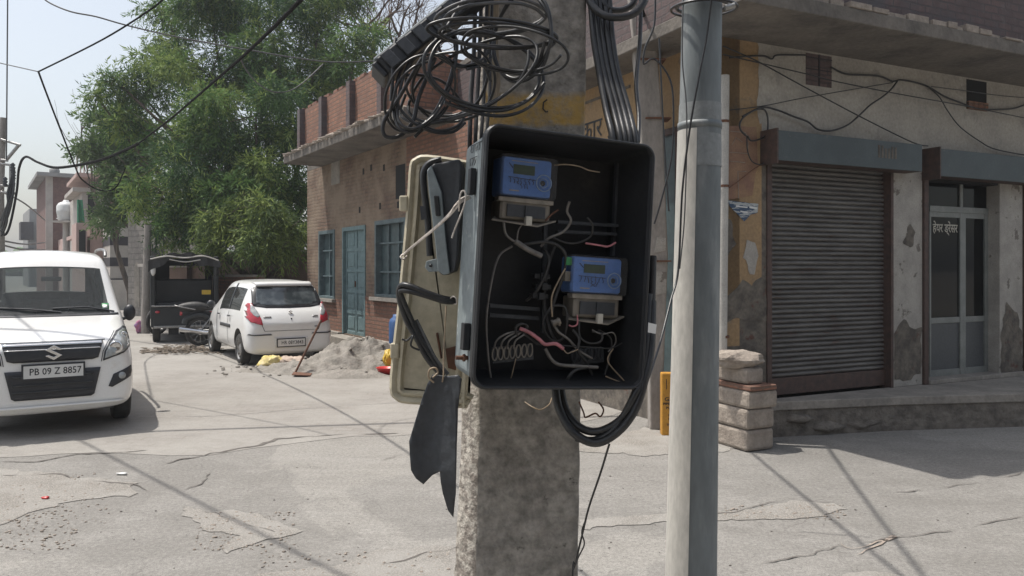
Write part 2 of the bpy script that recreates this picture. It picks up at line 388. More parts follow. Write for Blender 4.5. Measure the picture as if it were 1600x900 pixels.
def leaf_mat(name, c, c2, tr=.35):
    m, nt, b = _nt(name); co = _coord(nt)
    cc = _mix(nt, _ramp(nt, _noise(nt, co, 1.1, 4), [(.35, 0.0), (.65, 1.0)]), c, c2)
    cc = _mix(nt, _ramp(nt, _noise(nt, co, 30, 2), [(.3, 0.0), (.7, .5)]), cc, tuple(x * .6 for x in c))
    nt.links.new(cc, b.inputs['Base Color']); b.inputs['Roughness'].default_value = .65; b.inputs['Specular IOR Level'].default_value = .2
    t = nt.nodes.new('ShaderNodeBsdfTranslucent'); nt.links.new(cc, t.inputs[0])
    mx = nt.nodes.new('ShaderNodeMixShader'); mx.inputs[0].default_value = tr
    nt.links.new(b.outputs[0], mx.inputs[1]); nt.links.new(t.outputs[0], mx.inputs[2])
    nt.links.new(mx.outputs[0], nt.nodes['Material Output'].inputs[0]); return m
M['leaf'] = [leaf_mat('leaf_green', (.135, .23, .065), (.09, .17, .052)), leaf_mat('leaf_olive', (.23, .30, .085), (.165, .24, .07)), leaf_mat('leaf_dark', (.045, .095, .04), (.065, .12, .045))]
M['leaf_pale'] = [leaf_mat('leaf_pale', (.10, .17, .07), (.13, .19, .08)), leaf_mat('leaf_fresh', (.14, .20, .07), (.10, .16, .06))]
M['leaf_bright'] = [leaf_mat('leaf_yellowgreen', (.24, .30, .08), (.16, .23, .07)), leaf_mat('leaf_mid', (.09, .14, .05), (.12, .17, .06))]

FONT = None
def text_obj(body, fn, size, m, parent=None, name='lettering', depth=.002, sx=1.0, bold=0.0):
    """flat lettering: fn maps (x, y, d) in metres to space; centred on (0, 0)"""
    cu = bpy.data.curves.new(name, 'FONT'); cu.body = body; cu.size = size; cu.align_x = 'CENTER'; cu.align_y = 'CENTER'
    cu.offset = bold; cu.resolution_u = 2
    tmp = bpy.data.objects.new(name, cu); col.objects.link(tmp)
    dg = bpy.context.evaluated_depsgraph_get(); me = bpy.data.meshes.new_from_object(tmp.evaluated_get(dg))
    b = MB(); vs = [fn(v.co.x * sx, v.co.y, depth) for v in me.vertices]
    b.add(vs, [tuple(p.vertices) for p in me.polygons])
    bpy.data.objects.remove(tmp); bpy.data.meshes.remove(me)
    return b.build(name, m, parent)
# ------------------------------------------------------------------ ground
def ground_mat():
    m, nt, b = _nt('road_surface'); co = _coord(nt)
    c = _mix(nt, _ramp(nt, _noise(nt, co, .35, 5), [(.35, 0.0), (.65, 1.0)]), (.295, .281, .258), (.245, .234, .217))
    # patches laid at different times, with an edge between them
    c = _mix(nt, _ramp(nt, _noise(nt, co, .55, 9, .6, .6), [(.50, 0.0), (.508, .6)]), c, (.235, .224, .206))
    c = _mix(nt, _ramp(nt, _noise(nt, co, .28, 9, .55, .8), [(.53, 0.0), (.545, .6)]), c, (.37, .352, .32))
    # fine crazing, broken up by a mask
    nz = nt.nodes.new('ShaderNodeTexNoise'); nz.inputs['Scale'].default_value = 2.2; nz.inputs['Detail'].default_value = 8; nt.links.new(co, nz.inputs['Vector'])
    wv = nt.nodes.new('ShaderNodeVectorMath'); wv.operation = 'MULTIPLY_ADD'; nt.links.new(nz.outputs['Color'], wv.inputs[0]); wv.inputs[1].default_value = (.7, .7, 0); nt.links.new(co, wv.inputs[2])
    cr = None
    for sc_, wd in ((.9, .006), (2.6, .010)):
        vv = nt.nodes.new('ShaderNodeTexVoronoi'); vv.feature = 'DISTANCE_TO_EDGE'; vv.inputs['Scale'].default_value = sc_; nt.links.new(wv.outputs[0], vv.inputs['Vector'])
        k_ = _ramp(nt, vv.outputs['Distance'], [(0.0, 1.0), (wd, 0.0)])
        ms = nt.nodes.new('ShaderNodeMath'); ms.operation = 'MULTIPLY'; nt.links.new(k_, ms.inputs[0]); nt.links.new(_ramp(nt, _noise(nt, co, .8 * sc_, 4), [(.47, 0.0), (.6, .65)]), ms.inputs[1])
        c = _mix(nt, ms.outputs[0], c, (.13, .12, .11))
    c = _mix(nt, _ramp(nt, _noise(nt, co, 1.7, 8, .7), [(.45, 0.0), (.7, .6)]), c, (.365, .350, .325))
    c = _mix(nt, _ramp(nt, _noise(nt, co, 3.1, 8, .7, 1.5), [(.62, 0.0), (.72, .45)]), c, (.19, .18, .168))
    st_ = nt.nodes.new('ShaderNodeMapping'); st_.inputs['Scale'].default_value = (.35, 2.2, 1); st_.inputs['Rotation'].default_value = (0, 0, R(-12)); nt.links.new(co, st_.inputs[0])
    c = _mix(nt, _ramp(nt, _noise(nt, st_.outputs[0], 1.6, 8, .7, .5), [(.48, 0.0), (.68, .55)]), c, (.22, .208, .19))
    c = _mix(nt, _ramp(nt, _noise(nt, co, 9, 9, .75), [(.55, 0.0), (.75, .6)]), c, (.20, .19, .172))
    v = nt.nodes.new('ShaderNodeTexVoronoi'); v.inputs['Scale'].default_value = 95; nt.links.new(co, v.inputs['Vector'])
    c = _mix(nt, _ramp(nt, v.outputs['Distance'], [(.12, .75), (.42, 0.0)]), c, (.17, .162, .15))
    nt.links.new(_mix(nt, 1.0, c, _mix(nt, 1.0, _ramp(nt, _noise(nt, co, 210, 3), [(.32, .62), (.6, 1.05)]), _ramp(nt, _noise(nt, co, 38, 8, .8), [(.33, .60), (.62, 1.08)]), 'MULTIPLY'), 'MULTIPLY'), b.inputs['Base Color'])
    b.inputs['Roughness'].default_value = .9; b.inputs['Specular IOR Level'].default_value = .25
    b1 = _bump(nt, b, _noise(nt, co, 4, 8, .7), .5, .03)
    _bump(nt, b, _noise(nt, co, 130, 5, .7), .6, .006, b1); return m
def gravel_mat():
    m, nt, b = _nt('stony_patch'); co = _coord(nt)
    v = nt.nodes.new('ShaderNodeTexVoronoi'); v.inputs['Scale'].default_value = 55; nt.links.new(co, v.inputs['Vector'])
    v2 = nt.nodes.new('ShaderNodeTexVoronoi'); v2.inputs['Scale'].default_value = 90; nt.links.new(co, v2.inputs['Vector'])
    c = _mix(nt, _ramp(nt, v2.outputs['Distance'], [(.1, 0.0), (.6, 1.0)]), (.40, .375, .335), (.22, .205, .185))
    c = _mix(nt, _ramp(nt, v.outputs['Distance'], [(.1, .8), (.3, 0.0)]), c, (.22, .205, .19))
    c = _mix(nt, _ramp(nt, _noise(nt, co, 2.3, 6), [(.4, 0.0), (.65, .7)]), c, (.36, .345, .32))
    nt.links.new(c, b.inputs['Base Color']); b.inputs['Roughness'].default_value = 1; b.inputs['Specular IOR Level'].default_value = .2
    b1 = _bump(nt, b, _noise(nt, co, 30, 8, .75), .8, .02); _bump(nt, b, _noise(nt, co, 160, 4), .8, .006, b1); return m
def paver_mat():
    m, nt, b = _nt('brick_paving'); co = _coord(nt)
    mp = nt.nodes.new('ShaderNodeMapping'); mp.inputs['Rotation'].default_value = (0, 0, R(8)); nt.links.new(co, mp.inputs[0])
    nz = nt.nodes.new('ShaderNodeTexNoise'); nz.inputs['Scale'].default_value = 1.5; nt.links.new(co, nz.inputs['Vector'])
    ma = nt.nodes.new('ShaderNodeVectorMath'); ma.operation = 'MULTIPLY_ADD'; nt.links.new(nz.outputs['Color'], ma.inputs[0]); ma.inputs[1].default_value = (.15, .15, 0); nt.links.new(mp.outputs[0], ma.inputs[2])
    t = nt.nodes.new('ShaderNodeTexBrick'); nt.links.new(ma.outputs[0], t.inputs['Vector']); t.inputs['Scale'].default_value = 1
    t.inputs['Brick Width'].default_value = .23; t.inputs['Row Height'].default_value = .115; t.inputs['Mortar Size'].default_value = .010; t.inputs['Mortar Smooth'].default_value = .5
    t.inputs['Color1'].default_value = (.285, .268, .246, 1); t.inputs['Color2'].default_value = (.25, .236, .217, 1); t.inputs['Mortar'].default_value = (.235, .215, .19, 1)
    c = _mix(nt, _ramp(nt, _noise(nt, co, .9, 8, .7), [(.4, 0.0), (.62, 1.0)]), t.outputs['Color'], (.315, .30, .275))
    c = _mix(nt, _ramp(nt, _noise(nt, co, 2.5, 8, .7, 1), [(.60, 0.0), (.72, .7)]), c, (.20, .185, .165))
    c = _mix(nt, 1.0, c, _ramp(nt, _noise(nt, co, 120, 3), [(.3, .75), (.65, 1.0)]), 'MULTIPLY')
    nt.links.new(c, b.inputs['Base Color']); b.inputs['Roughness'].default_value = .95; b.inputs['Specular IOR Level'].default_value = .2
    b1 = _bump(nt, b, t.outputs['Fac'], -.5, .008); _bump(nt, b, _noise(nt, co, 50, 5), .6, .01, b1); return m
M['ground'] = ground_mat(); M['gravel'] = gravel_mat(); M['paver'] = paver_mat()

mb = MB()
mb.add([(-420, -60, 0), (420, -60, 0), (420, 700, 0), (-420, 700, 0)], [(0, 1, 2, 3)])
tag(mb.build('ground', M['ground']), 'pale dusty road surface of worn concrete and asphalt', kind='structure')

hz = MB(); hz.box(0, 320, 5.5, 860, 780, 13)
hzo = hz.build('haze', M['ink']); hzo['kind'] = 'stuff'; hzo['label'] = 'thin dusty summer haze over the street'
hm = bpy.data.materials.new('haze_air'); hm.use_nodes = True; hn = hm.node_tree.nodes; hn.remove(hn['Principled BSDF'])
pv = hn.new('ShaderNodeVolumePrincipled'); pv.inputs['Color'].default_value = (.90, .94, 1, 1); pv.inputs['Density'].default_value = .0012; pv.inputs['Anisotropy'].default_value = .3
hm.node_tree.links.new(pv.outputs[0], hn['Material Output'].inputs['Volume']); hzo.data.materials[0] = hm
def sheet(name, pix, z, m, jag=.05, seg=.12, label=None, pts=None, kind='structure'):
    """irregular flat sheet lying z above the ground, outline from ground points"""
    pts = pts or [G(x, y) for x, y in pix]
    out = []
    for i in range(len(pts)):
        a, b = pts[i], pts[(i + 1) % len(pts)]; n = max(1, int((b - a).length / seg))
        n = min(n, 160)
        for k in range(n):
            q = a.lerp(b, k / n)
            nz = noise.noise_vector(q * 3.1) * jag * 1.6 + noise.noise_vector(q * 11) * jag * 1.1 + noise.noise_vector(q * 31) * jag * .7
            out.append(Vector((q.x + nz.x, q.y + nz.y, z)))
    b = MB(); b.add(out, [tuple(range(len(out)))])
    o = b.build(name, m)
    bm = bmesh.new(); bm.from_mesh(o.data); bmesh.ops.triangulate(bm, faces=bm.faces)
    for f in bm.faces:
        if f.normal.z < 0: f.normal_flip()
    bm.to_mesh(o.data); bm.free()
    return tag(o, label, kind=kind)
# brick paved street on the left, running away between the houses
sheet('paved_street', None, .003, M['paver'], .06, .3, 'dusty brick paving of the narrow street', pts=[
    G(-260, 742), G(-40, 716), G(150, 708), G(330, 712), G(450, 692), G(560, 682), G(720, 676), G(900, 662), Vector((2.2, 10, 0)), Vector((.6, 11, 0)),
    Vector((-4.4, 19, 0)), Vector((-16, 38, 0)), Vector((-50, 95, 0)), Vector((-58, 92, 0)), Vector((-24, 34, 0)), Vector((-13, 14, 0)), Vector((-11, 8, 0))])
sheet('rubble_patch', [(-60, 726), (60, 738), (150, 745), (225, 760), (232, 772), (120, 782), (60, 800), (-20, 830), (-90, 830)], .0045, M['gravel'], .08, .08, 'loose stony verge with broken asphalt')
sheet('broken_patch', [(280, 790), (330, 800), (355, 797), (400, 805), (430, 818), (475, 832), (440, 842), (395, 850), (350, 868), (345, 852), (370, 838), (330, 825), (300, 815)], .0045, M['gravel'], .04, .05, 'broken strip of asphalt showing stones')
sheet('broken_patch', [(400, 905), (520, 885), (600, 862), (720, 850), (760, 960), (400, 960)], .0045, M['gravel'], .05, .06, 'crumbled asphalt edge near the concrete pole')
sheet('broken_patch', [(1090, 800), (1180, 798), (1235, 783), (1300, 788), (1322, 796), (1290, 806), (1240, 812), (1120, 812), (900, 828), (905, 812)], .0045, M['gravel'], .03, .05, 'crumbled asphalt seam on the right')
sheet('broken_patch', [(1310, 895), (1345, 890), (1420, 900), (1400, 915), (1320, 912)], .0045, M['gravel'], .03, .04, 'small pothole of loose stones')
sheet('dirt_strip', [(900, 690), (1010, 668), (1120, 686), (1215, 688), (1240, 680), (1200, 694), (1120, 706), (1000, 712), (890, 706)], .0045, M['gravel'], .05, .06, 'dusty strip along the plinth')

def strip(name, pix, w, m, z=.0068, jag=.02, label='crack in the road surface', k=8):
    q = smoothpts([G(x, y) for x, y in pix], k); L = []; Rr = []
    for i, p in enumerate(q):
        a = q[max(i - 1, 0)]; b = q[min(i + 1, len(q) - 1)]; T = (b - a).normalized(); N = Vector((-T.y, T.x, 0))
        p = p + N * noise.noise(p * 9) * jag * 2
        ww = w * 1.35 * max(.02, .55 + 2.2 * noise.noise(p * 3.3 + Vector((5, 0, 0)))) * (.5 + abs(noise.noise(p * 17))) * min(1, (i + .3) / 3, (len(q) - i) / 3)
        L.append(p + N * ww + Vector((0, 0, z))); Rr.append(p - N * ww + Vector((0, 0, z)))
    n = len(q); b = MB(); b.add(L + Rr, [(i, n + i, n + i + 1, i + 1) for i in range(n - 1)])
    return tag(b.build(name, m), label, kind='structure')
strip('road_crack', [(590, 722), (640, 708), (690, 700), (740, 695)], 0.006, M['hole_dark'])
strip('road_crack', [(0, 722), (60, 722), (110, 712), (180, 708), (230, 704)], 0.013, M['hole_dark'])
strip('road_crack', [(255, 725), (300, 716), (350, 706), (400, 697), (440, 686), (500, 682), (560, 679), (640, 678)], 0.017, M['hole_dark'], jag=.03)
strip('road_crack', [(0, 745), (90, 742), (130, 752), (200, 757), (230, 770)], 0.013, M['hole_dark'])
strip('road_crack', [(262, 772), (300, 762), (320, 752), (330, 740)], 0.007, M['hole_dark'])
strip('road_crack', [(280, 792), (340, 805), (385, 822), (430, 832)], 0.007, M['hole_dark'])
strip('road_crack', [(1060, 806), (1150, 800), (1180, 792), (1230, 784), (1300, 787), (1320, 796)], 0.007, M['hole_dark'])
strip('road_crack', [(1400, 770), (1480, 762), (1550, 750), (1600, 738)], 0.005, M['hole_dark'])
strip('road_crack', [(1100, 905), (1180, 885), (1260, 868), (1330, 850), (1400, 842), (1500, 826), (1600, 806)], 0.005, M['hole_dark'])
strip('road_crack', [(1340, 868), (1400, 838), (1330, 858), (1290, 828)], .008, M['chalk'])
strip('road_crack', [(540, 900), (620, 880), (700, 858), (780, 850)], 0.006, M['hole_dark'])

# loose stones and grit
def pebbles(name, regions, n, lo, hi, m, label, seed):
    rnd = random.Random(seed); b = MB()
    for _ in range(n):
        rg = rnd.choice(regions); q = G(rnd.uniform(rg[0], rg[1]), rnd.uniform(rg[2], rg[3])); s = lo + (hi - lo) * rnd.random() ** 4
        b.blob((q.x, q.y, s * .3), (s, s * rnd.uniform(.6, 1), s * .55), 1, .3, 0, rnd.random() * 50)
    return tag(b.build(name, m), label, 'stones', kind='stuff')
pebbles('loose_stones', [(0, 170, 738, 820), (0, 120, 760, 860), (400, 720, 860, 925), (1130, 1320, 790, 812), (300, 460, 800, 860)], 2400, .002, .013, M['stone'], 'loose pale stones and chips lying on the broken asphalt', 3)
pebbles('dark_grit', [(0, 1600, 690, 900), (0, 1600, 760, 900), (900, 1240, 640, 720)], 420, .002, .009, M['hole_dark'], 'scattered dark grit on the road', 5)
# bits of litter
b = MB(); q = G(72, 780); b.blob((q.x, q.y, .012), (.03, .02, .008), 2, .4); tag(b.build('litter_scrap', M['red_plastic']), 'small red plastic scrap on the stony verge', 'litter')
b = MB(); q = G(192, 742); b.blob((q.x, q.y, .012), (.05, .018, .008), 2, .4); tag(b.build('litter_scrap', M['plate']), 'white paper scrap beside the crack in the road', 'litter')

# ------------------------------------------------------------------ corner shop building (right)
ang = R(64.5); uR = (math.sin(ang), math.cos(ang)); nR = (math.cos(ang), -math.sin(ang))
RR = Fr((2.47, 7.6), uR, nR)
tC = RR.t(1124)
cor = RR.p(tC, 0, 0); SS = Fr((cor.x, cor.y), (-uR[1], uR[0]), (-uR[0], -uR[1]))
FL, CEIL = .35, 3.88
shop = thing('corner_shop_building', 'old corner building with ochre and grey walls, roller shutter and salon door', 'building', tuple(RR.p(0, 0, 0)))
t = RR.t
tY, tS0, tS1, tP1, tD0, tD1, tE0, tE1 = t(1190), t(1199), t(1395), t(1441), t(1449), t(1562), t(1562), t(1598)
zS = RR.z(1300, 258)        # lintel level
b = MB()
hx = lambda fr, *a, mi=0: b.hexa(fr.p, *a, mi=mi)
hx(RR, tC, tY, -.25, 0, 1.35, CEIL)
b.build('ochre_wall', M['yellow_wall'], shop)
b = MB(); b.hexa(RR.p, tC, tY, -.25, -.003, 0, 1.35); b.hexa(RR.p, tY, tS0, -.25, -.003, 0, zS); b.build('damp_wall_base', M['dirty_plaster'], shop)
b = MB(); b.hexa(RR.p, tY, 9.5, -.25, .0, zS + .02, CEIL); b.build('upper_wall', M['white_wall'], shop)
# ragged lower edge of the ochre coat and patches where it peeled
def patch(fr, pix, m, parent, w=.003, name='peeled_patch', jag=.02, seg=.04, thick=.0):
    pts = [fr.pp(x, y, w) for x, y in pix]; out = []
    for i in range(len(pts)):
        a, c = pts[i], pts[(i + 1) % len(pts)]; n = max(1, min(60, int((c - a).length / seg)))
        for k in range(n):
            q = a.lerp(c, k / n); nz = noise.noise(q * 9) * jag * 2; nz2 = noise.noise(q * 9 + Vector((9, 3, 1))) * jag * 2
            out.append(q + Vector((fr.u.x * nz, fr.u.y * nz, nz2)))
    bb = MB(); bb.add(out, [tuple(range(len(out)))]); o = bb.build(name, m, parent)
    bm = bmesh.new(); bm.from_mesh(o.data); bmesh.ops.triangulate(bm, faces=bm.faces); bm.to_mesh(o.data); bm.free()
    return o
patch(RR, [(1126, 470), (1145, 455), (1160, 440), (1175, 448), (1190, 430), (1197, 470), (1197, 500), (1126, 500)], M['dirty_plaster'], shop, .004)
patch(RR, [(1168, 372), (1180, 378), (1186, 400), (1180, 432), (1172, 428), (1162, 405), (1164, 388)], M['pillar_white'], shop, .005)
patch(RR, [(1126, 340), (1142, 345), (1150, 380), (1136, 400), (1126, 398)], M['dirty_plaster'], shop, .004)
patch(RR, [(1183, 62), (1196, 62), (1196, 190), (1188, 196), (1182, 170), (1186, 120)], M['white_wall'], shop, .004, jag=.015)
patch(RR, [(1138, 196), (1182, 199), (1184, 262), (1180, 272), (1176, 305), (1138, 312)], M['red_paint'], shop, .006, 'painted_panel', .004)
for q in ([(1140, 238), (1168, 240), (1169, 222)], [(1141, 252), (1164, 254)], [(1154, 310), (1153, 268), (1166, 268)], [(1144, 226), (1150, 215), (1160, 222)], [(1141, 205), (1165, 207), (1168, 215)]):
    b = MB(); b.tube([RR.pp(x, y, .009) for x, y in q], .004, 4); b.build('chalk_line', M['chalk'], shop)
patch(RR, [(1137, 313), (1185, 318), (1184, 332), (1172, 336), (1163, 346), (1152, 334), (1140, 322)], M['poster'], shop, .008, 'torn_poster', .004, .015)
for x0, y0, x1, y1 in ((1150, 321, 1168, 325), (1157, 329, 1168, 333), (1171, 322, 1183, 327)):
    patch(RR, [(x0, y0), (x1, y0 + 2), (x1, y1), (x0, y1 - 2)], M['plate'], shop, .010, 'poster_print', .001, .01)
# side wall
b = MB(); b.hexa(SS.p, -.0, 7.5, -.25, -.002, .9, CEIL); b.build('side_wall', M['yellow_wall'], shop)
b = MB(); b.hexa(SS.p, 0, 7.5, -.25, -.005, 0, .9); b.build('side_wall_base', M['dirty_plaster'], shop)
s0, s1 = SS.t(1058), SS.t(1032)
b = MB(); b.hexa(SS.p, s0, s1, -.02, .004, .3, 3.05); b.build('side_door', M['teal_dark'], shop)
b = MB(); b.hexa(SS.p, s0 - .07, s0, -.02, .03, .3, 3.12); b.hexa(SS.p, s1, s1 + .07, -.02, .03, .3, 3.12); b.hexa(SS.p, s0, s1, -.02, .03, 3.05, 3.12); b.build('side_door_frame', M['rust_frame'], shop)
cx = SS.t(934); zc = SS.z(934, 201); pc = SS.p(cx, .006, zc)
def on_side(x, y, d): return SS.p(cx - x, .004 + d, zc + y)
text_obj('कार दु', on_side, .34, M['ink'], shop, 'painted_writing', .003, 1.0)
b = MB(); b.hexa(SS.p, SS.t(985), SS.t(915), 0, .012, SS.z(950, 150), SS.z(950, 150) + .03); b.build('wall_moulding', M['dirty_plaster'], shop)
# slab
OV, OS = .86, .5
b = MB()
def slab_pt(t_, w_, z_):
    return RR.p(t_, w_, z_)
b.hexa(RR.p, tC - OS, 9.5, -6, OV, CEIL, CEIL + .13)
b.build('roof_slab', M['slab'], shop, bevel=.01)
b = MB(); rnd = random.Random(4)
x = tC - OS + .02
while x < 7.5:                       # broken mortar and brick course along the slab edge
    L = rnd.uniform(.10, .3); b.hexa(RR.p, x, x + L, OV - .16, OV - rnd.uniform(-.02, .05), CEIL + .131, CEIL + .131 + rnd.uniform(.02, .075)); x += L + rnd.uniform(0, .05)
b.build('slab_edge_course', M['stone'], shop, bevel=.006)
b = MB(); b.hexa(RR.p, tC - OS + .06, 9.5, -5.9, OV - .17, CEIL + .131, 4.85); b.build('upper_brick_wall', M['brick_dark'], shop)
b = MB(); b.hexa(RR.p, tC - OS + .04, 9.5, -5.9, OV - .14, 4.851, 4.93); b.build('parapet_coping', M['slab'], shop)
# ventilators
for x0, y0, x1, y1, k in ((1259, 82, 1299, 132, 0), (1510, 126, 1541, 170, 1)):
    a0, a1 = t(x0), t(x1); z0 = RR.z(x0, y1); z1 = CEIL - .02
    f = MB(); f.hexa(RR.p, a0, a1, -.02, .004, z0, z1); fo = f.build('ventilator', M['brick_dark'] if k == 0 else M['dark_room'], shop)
    f = MB()
    if k == 0:
        f.hexa(RR.p, (a0 + a1) / 2 - .008, (a0 + a1) / 2 + .008, .004, .012, z0, z1); f.hexa(RR.p, a0, a1, .004, .010, z0 + .16, z0 + .17); f.hexa(RR.p, a0, a1, .004, .010, z0 + .28, z0 + .288)
    else:
        for j in range(4): f.hexa(RR.p, a0 + j * (a1 - a0) / 4 + .005, a0 + (j + 1) * (a1 - a0) / 4 - .005, .004, .03, z0, z0 + .09)
    f.build('infill_brick' if k else 'bar', M['dark_stripe'] if k == 0 else M['brick_red'], fo)
# roller shutter
zb = FL + .02
b = MB(); n = 44; zt = zS
for i in range(n):
    z0 = zb + .17 + (zt - zb - .17) * i / n; dz = (zt - zb - .17) / n
    f = lambda u, v, z0=z0, dz=dz: RR.p(tS0 + .05 + (tS1 - tS0 - .09) * u, -.115 + .012 * noise.noise(Vector((u * 3, i * .13, 5))) + .034 * max(0, math.sin(math.pi * v)) ** .7, z0 + dz * v)
    b.grid(f, 16, 5, smooth=True)
shp = b.build('roller_shutter', M['shutter'], shop)
b = MB(); b.hexa(RR.p, tS0 + .05, tS1 - .04, -.12, -.065, zb, zb + .17); b.build('bottom_rail', M['rust_frame'], shp, bevel=.004)
b = MB(); b.hexa(RR.p, tS0 - .012, tS0 + .05, -.14, .015, zb - .03, zt + .1); b.build('shutter_channel', M['rust_frame'], shop, bevel=.004)
b = MB(); b.hexa(RR.p, tS1 - .04, tS1, -.14, .012, zb - .03, zt); b.build('shutter_channel', M['rust_frame'], shop, bevel=.004)
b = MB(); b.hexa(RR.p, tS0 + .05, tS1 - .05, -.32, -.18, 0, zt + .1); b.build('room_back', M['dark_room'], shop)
# shutter hoods with painted fascia
def hood(x0, x1, y0, y1, w, parts):
    a0, a1 = t(x0, w), (t(x1, w) if x1 else 6.3); z0 = RR.z(x0, y1, w); z1 = RR.z(x0, y0, w)
    f = MB(); f.hexa(RR.p, a0, a1, w - .02, w, z0, z1); o = f.build('fascia_board', M['hood_blue'], shop, bevel=.004)
    f = MB(); f.hexa(RR.p, a0 - .02, a0, .0, w + .005, z0 - .03, z1 + .02); f.build('fascia_end_plate', M['rust_frame'], o)
    f = MB(); f.hexa(RR.p, a0, a1, .0, w - .02, z1 - .02, z1); f.hexa(RR.p, a0, a1, .01, w - .021, z0 + .002, z0 + .05); f.build('hood_box', M['rust_frame'], o)
    return o
h1 = hood(1216, 1441, 203, 250, .22, 0)
h2 = hood(1470, 0, 232, 275, .22, 0)
b = MB(); a0 = t(1372, .22); rnd = random.Random(2)
for i in range(6):
    q = a0 + i * .05; b.hexa(RR.p, q, q + .03, .2205, .223, RR.z(1372, 246, .22), RR.z(1372, 246, .22) + .10 + rnd.uniform(0, .03))
b.build('faded_lettering', M['dirty_plaster'], h1)
# pillar, salon front
b = MB(); b.hexa(RR.p, tS1, tP1, -.25, .004, FL, zS + .02); b.build('pillar', M['pillar_white'], shop, bevel=.008)
patch(RR, [(1397, 520), (1412, 500), (1430, 516), (1440, 510), (1440, 585), (1425, 590), (1410, 600), (1398, 590)], M['dirty_plaster'], shop, .008)
patch(RR, [(1412, 360), (1424, 352), (1431, 366), (1424, 388), (1412, 384)], M['dirty_plaster'], shop, .008, jag=.04, seg=.02)
b = MB(); b.hexa(RR.p, tE0, tE1, -.6, .002, FL, zS - .02); b.build('pillar', M['pillar_white'], shop, bevel=.008)
patch(RR, [(1564, 520), (1574, 472), (1590, 490), (1597, 520), (1597, 594), (1564, 594)], M['dirty_plaster'], shop, .006)
b = MB(); b.hexa(RR.p, tP1, tP1 + .07, -.25, .03, FL, zS - .06); b.build('rusty_door_channel', M['rust_frame'], shop, bevel=.004)
b = MB(); b.hexa(RR.p, tE1, tE1 + .07, -.25, .03, FL, zS - .06); b.build('rusty_door_channel', M['rust_frame'], shop, bevel=.004)
b = MB(); b.hexa(RR.p, tE1 + .07, 9.5, -.25, 0, FL, zS + .02); b.build('far_wall', M['white_wall'], shop)
W0 = -.16
zD0, zD1 = FL + .04, RR.z(1500, 333, W0)
zT = zS - .08
dr = MB()
xm = [t(1450, W0), t(1498, W0), t(1505, W0), t(1510, W0), t(1549, W0), t(1555, W0)]
for a, c in ((xm[0], xm[0] + .03), (xm[1], xm[2] + .02), (xm[5] - .06, xm[5])): dr.hexa(RR.p, a, c, W0 - .03, W0 + .02, zD0, zD1)
dr.hexa(RR.p, xm[0], tE0, W0 - .03, W0 + .025, zD1, zD1 + .07)
dr.hexa(RR.p, xm[1], xm[1] + .05, W0 - .03, W0 + .02, zD1 + .07, zT)
for z0, z1 in ((zD0, zD0 + .08), (RR.z(1470, 505, W0), RR.z(1470, 496, W0)), (zD1 - .06, zD1)):
    dr.hexa(RR.p, xm[0] + .03, xm[1], W0 - .025, W0 + .015, z0, z1); dr.hexa(RR.p, xm[2] + .02, xm[5] - .06, W0 - .025, W0 + .015, z0, z1)
salon = dr.build('salon_door', M['alu'], shop, bevel=.003)
zr = RR.z(1470, 500, W0)
b = MB(); b.hexa(RR.p, xm[0] + .03, xm[1], W0 - .006, W0, zr, zD1 - .06); b.build('pane', M['dark_glass'], salon)
b = MB(); b.hexa(RR.p, xm[2] + .02, xm[5] - .06, W0 - .006, W0, zr, zD1 - .06); b.build('pane', M['dark_glass'], salon)
b = MB(); b.hexa(RR.p, xm[0] + .03, xm[1], W0 - .008, W0, zD0 + .08, zr); b.hexa(RR.p, xm[2] + .02, xm[5] - .06, W0 - .008, W0, zD0 + .08, zr); b.build('lower_panel', M['frost'], salon)
b = MB(); b.hexa(RR.p, xm[0], xm[1], W0 - .006, W0, zD1 + .07, zT); b.hexa(RR.p, xm[1] + .05, tE0, W0 - .006, W0, zD1 + .07, zT); b.build('transom_pane', M['dark_glass'], salon)
b = MB(); b.box(0, 0, 0, .02, .03, .16, M=Matrix.Translation(RR.p(xm[5] - .03, W0 + .04, 1.25)) @ Matrix.Rotation(R(25), 4, 'Z')); b.build('handle', M['steel'], salon)
b = MB(); b.hexa(RR.p, tE0 - .06, tE0, W0 - .03, W0 + .02, FL, zD1); b.build('door_jamb', M['alu'], shop)
xc = (t(1455, W0) + t(1498, W0)) / 2; zc2 = RR.z(1476, 357, W0)
def on_glass(x, y, d): return RR.p(xc + x, W0 + .001 + d, zc2 + y)
text_obj('हेयर ड्रेसर', on_glass, .142, M['letter'], salon, 'window_lettering', .002, .80, .0022)
# salon room behind the panes
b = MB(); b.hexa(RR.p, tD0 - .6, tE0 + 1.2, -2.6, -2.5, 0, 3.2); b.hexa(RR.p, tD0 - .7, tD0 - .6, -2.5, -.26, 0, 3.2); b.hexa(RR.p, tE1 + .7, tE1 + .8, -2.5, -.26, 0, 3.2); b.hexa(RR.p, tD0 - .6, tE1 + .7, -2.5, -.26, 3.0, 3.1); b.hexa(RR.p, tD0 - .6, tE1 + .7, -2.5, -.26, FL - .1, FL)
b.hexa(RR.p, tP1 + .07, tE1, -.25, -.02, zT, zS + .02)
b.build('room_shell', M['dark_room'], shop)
ch = thing('barber_chair', 'barber chair with a round pale headrest seen dimly through the salon glass', 'chair', tuple(RR.p(t(1484, -.7), -.7, FL)))
cp = lambda x, y, z: RR.p(t(1484, -.7) + x, -.7 + y, FL + z)
b = MB(); b.hexa(cp, -.25, .25, -.25, .25, .42, .52); b.build('seat', M['dark_stripe'], ch, bevel=.03)
b = MB(); b.hexa(cp, -.22, .22, -.27, -.2, .52, .98); b.build('backrest', M['dark_stripe'], ch, bevel=.03)
b = MB(); b.blob(cp(0, -.2, 1.08), (.13, .08, .12), 3, .02); b.build('headrest', M['plate'], ch)
